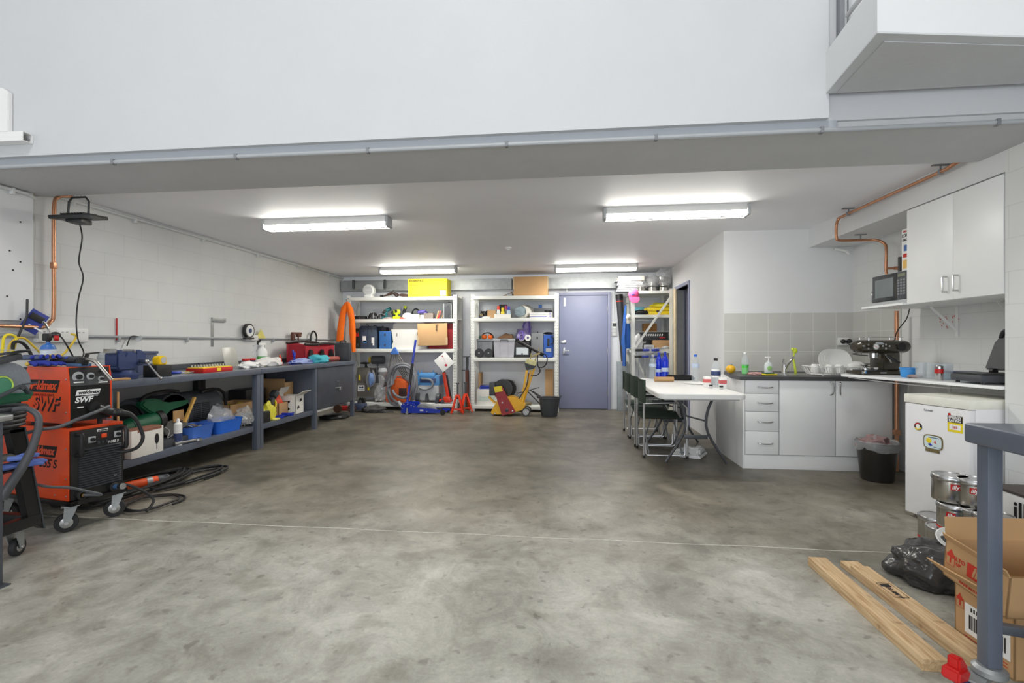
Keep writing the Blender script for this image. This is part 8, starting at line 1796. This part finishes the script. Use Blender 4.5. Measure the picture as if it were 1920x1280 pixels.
t = carton('carton', 'open brown branded carton tilted on top of the barcode carton', (1.745, 1.99, .252), .44, .27, .15, R(4), M_card, [('Y', .085, 100), ('x', .03, 120), ('X', .09, 140)], open_=True)
t.rotation_euler = (R(6), 0, R(2))
fragile(t, -.2205, .105, .09, .8)
text('ALTO', .022, M_rink, t, (-.2215, .068, .095), FNX, 0, .0005); text('UP', .018, M_rink, t, (-.2215, .068, .075), FNX, 0, .0004)
p = G().bx(-.2215, -.2205, -.075, .03, .058, .112).to('red_logo_patch', M_rink, t); text('illy', .055, M_card, p, (-.2222, -.022, .086), FNX, .25, .002)
for k in range(2): text(('ESPRESSO', 'MADE IN ITALY')[k], .014, M_rink, t, (-.2215, .01, .035-.018*k), FNX, 0, .0003)
# planks
for k, (a, b_, lab) in enumerate((((1.352, 2.75), (1.345, 1.905), 'left pine plank lying on the floor at the bottom right'), ((1.518, 2.755), (1.525, 1.93), 'right pine plank with black stamp lying beside the cartons'))):
    a = V((*a, 0)); b_ = V((*b_, 0)); L_ = (a-b_).length; ang = math.atan2(a.x-b_.x, -(a.y-b_.y))
    t = T('timber_plank', lab, 'plank', b_, math.atan2(-(a.x-b_.x), a.y-b_.y), 'pine planks on the floor')
    g = G()
    if k == 0: g.bx(-.045, .045, 0, L_, 0, .045, .003)
    else:
        g.prism([(0, 0), (L_, 0), (L_, .03), (L_-.09, .03), (L_-.09, .045), (0, .045)], .09, 'X', -.045, bev=.002)
    p = g.to('plank', M_timber, t)
    if k: 
        q = G(); [q.bx(-.03+.0, .03, .42+.022*j, .424+.022*j, .0452, .0457) for j in (0, 6)]; [q.bx(s*.03-.001, s*.03+.001, .42, .555, .0452, .0457) for s in (-1, 1)]; q.bx(-.024, .02, .52, .545, .0452, .0457); q.to('ink_stamp', M_ink, t)
        text('HT KD', .03, M_ink, t, (-.0, .49, .0456), (0, 0, PI/2), 0, .0005); text('AU 217', .022, M_ink, t, (.0, .45, .0456), (0, 0, PI/2), 0, .0005)
# ================= near bench on castors, right foreground =================
NZ = .93
t = T('mobile_bench', 'slate grey steel bench on braked castors cut by the right edge of the picture', 'workbench', (1.345, 1.785, 0))
g = G(); g.bx(0, 1.1, -1.35, 0, NZ-.066, NZ, .012, seg=3); g.to('worktop', M_bench, t)
for x, y in ((.03, -.015), (.03, -1.25), (1.0, -.015), (1.0, -1.25)):
    G().bx(x, x+.045, y-.045, y, .135, NZ-.066, .004).to('leg', M_bench, t)
g = G(); g.bx(.16, 1.0, -.06, -.03, .235, .262, .004); g.bar((.075, -.04, .262), (.17, -.04, .25), .03, .03, .004); g.bx(.16, 1.0, -1.25, -.062, .262, .27); g.to('lower_shelf', M_benchd, t)
G().lathe([(0, .10), (.036, .10), (.046, .11), (.046, .126), (.034, .135), (0, .135)], (.052, -.038, 0), 28).to('castor_plate', M_galv, t)
wx, wy = .035, -.115
g = G(); g.prism([(-.04, .04), (.0, .03), (.045, .08), (.045, .104), (-.045, .104)], .005, 'Y', .024); g.prism([(-.04, .04), (.0, .03), (.045, .08), (.045, .104), (-.045, .104)], .005, 'Y', -.029); g.bx(-.045, .045, -.029, .029, .098, .106, .003); g.rot((0, 0, R(40))); g.mv((-.0, -.05, 0)); g.to('castor_fork', M_galv, t)
g = G(); g.lathe([(.026, -.018), (.043, -.017), (.05, -.008), (.05, .008), (.043, .017), (.026, .018), (.026, -.018)], (0, 0, 0), 28, rot=(PI/2, 0, 0)); g.rot((0, 0, R(40))); g.mv((-.05, -.065, .05)); wl_ = g.to('castor_wheel', mat('blue_rim_tyre', (44, 60, 110), .4), t)
g = G(); g.lathe([(0, -.02), (.027, -.02), (.026, .02), (0, .02)], (0, 0, 0), 24, rot=(PI/2, 0, 0)); g.rot((0, 0, R(40))); g.mv((-.05, -.065, .05)); g.to('wheel_hub', M_black, wl_)
g = G(); g.prism([(-.11, .10), (-.05, .09), (-.03, .12), (-.05, .135), (-.1, .135)], .05, 'Y', -.025, bev=.006); g.prism([(-.085, .13), (-.04, .11), (-.03, .135), (-.06, .17), (-.085, .17)], .035, 'Y', -.017, bev=.006); g.rot((0, 0, R(30))); g.mv((-.01, -.03, .006)); g.to('brake_pedal', M_red, t)
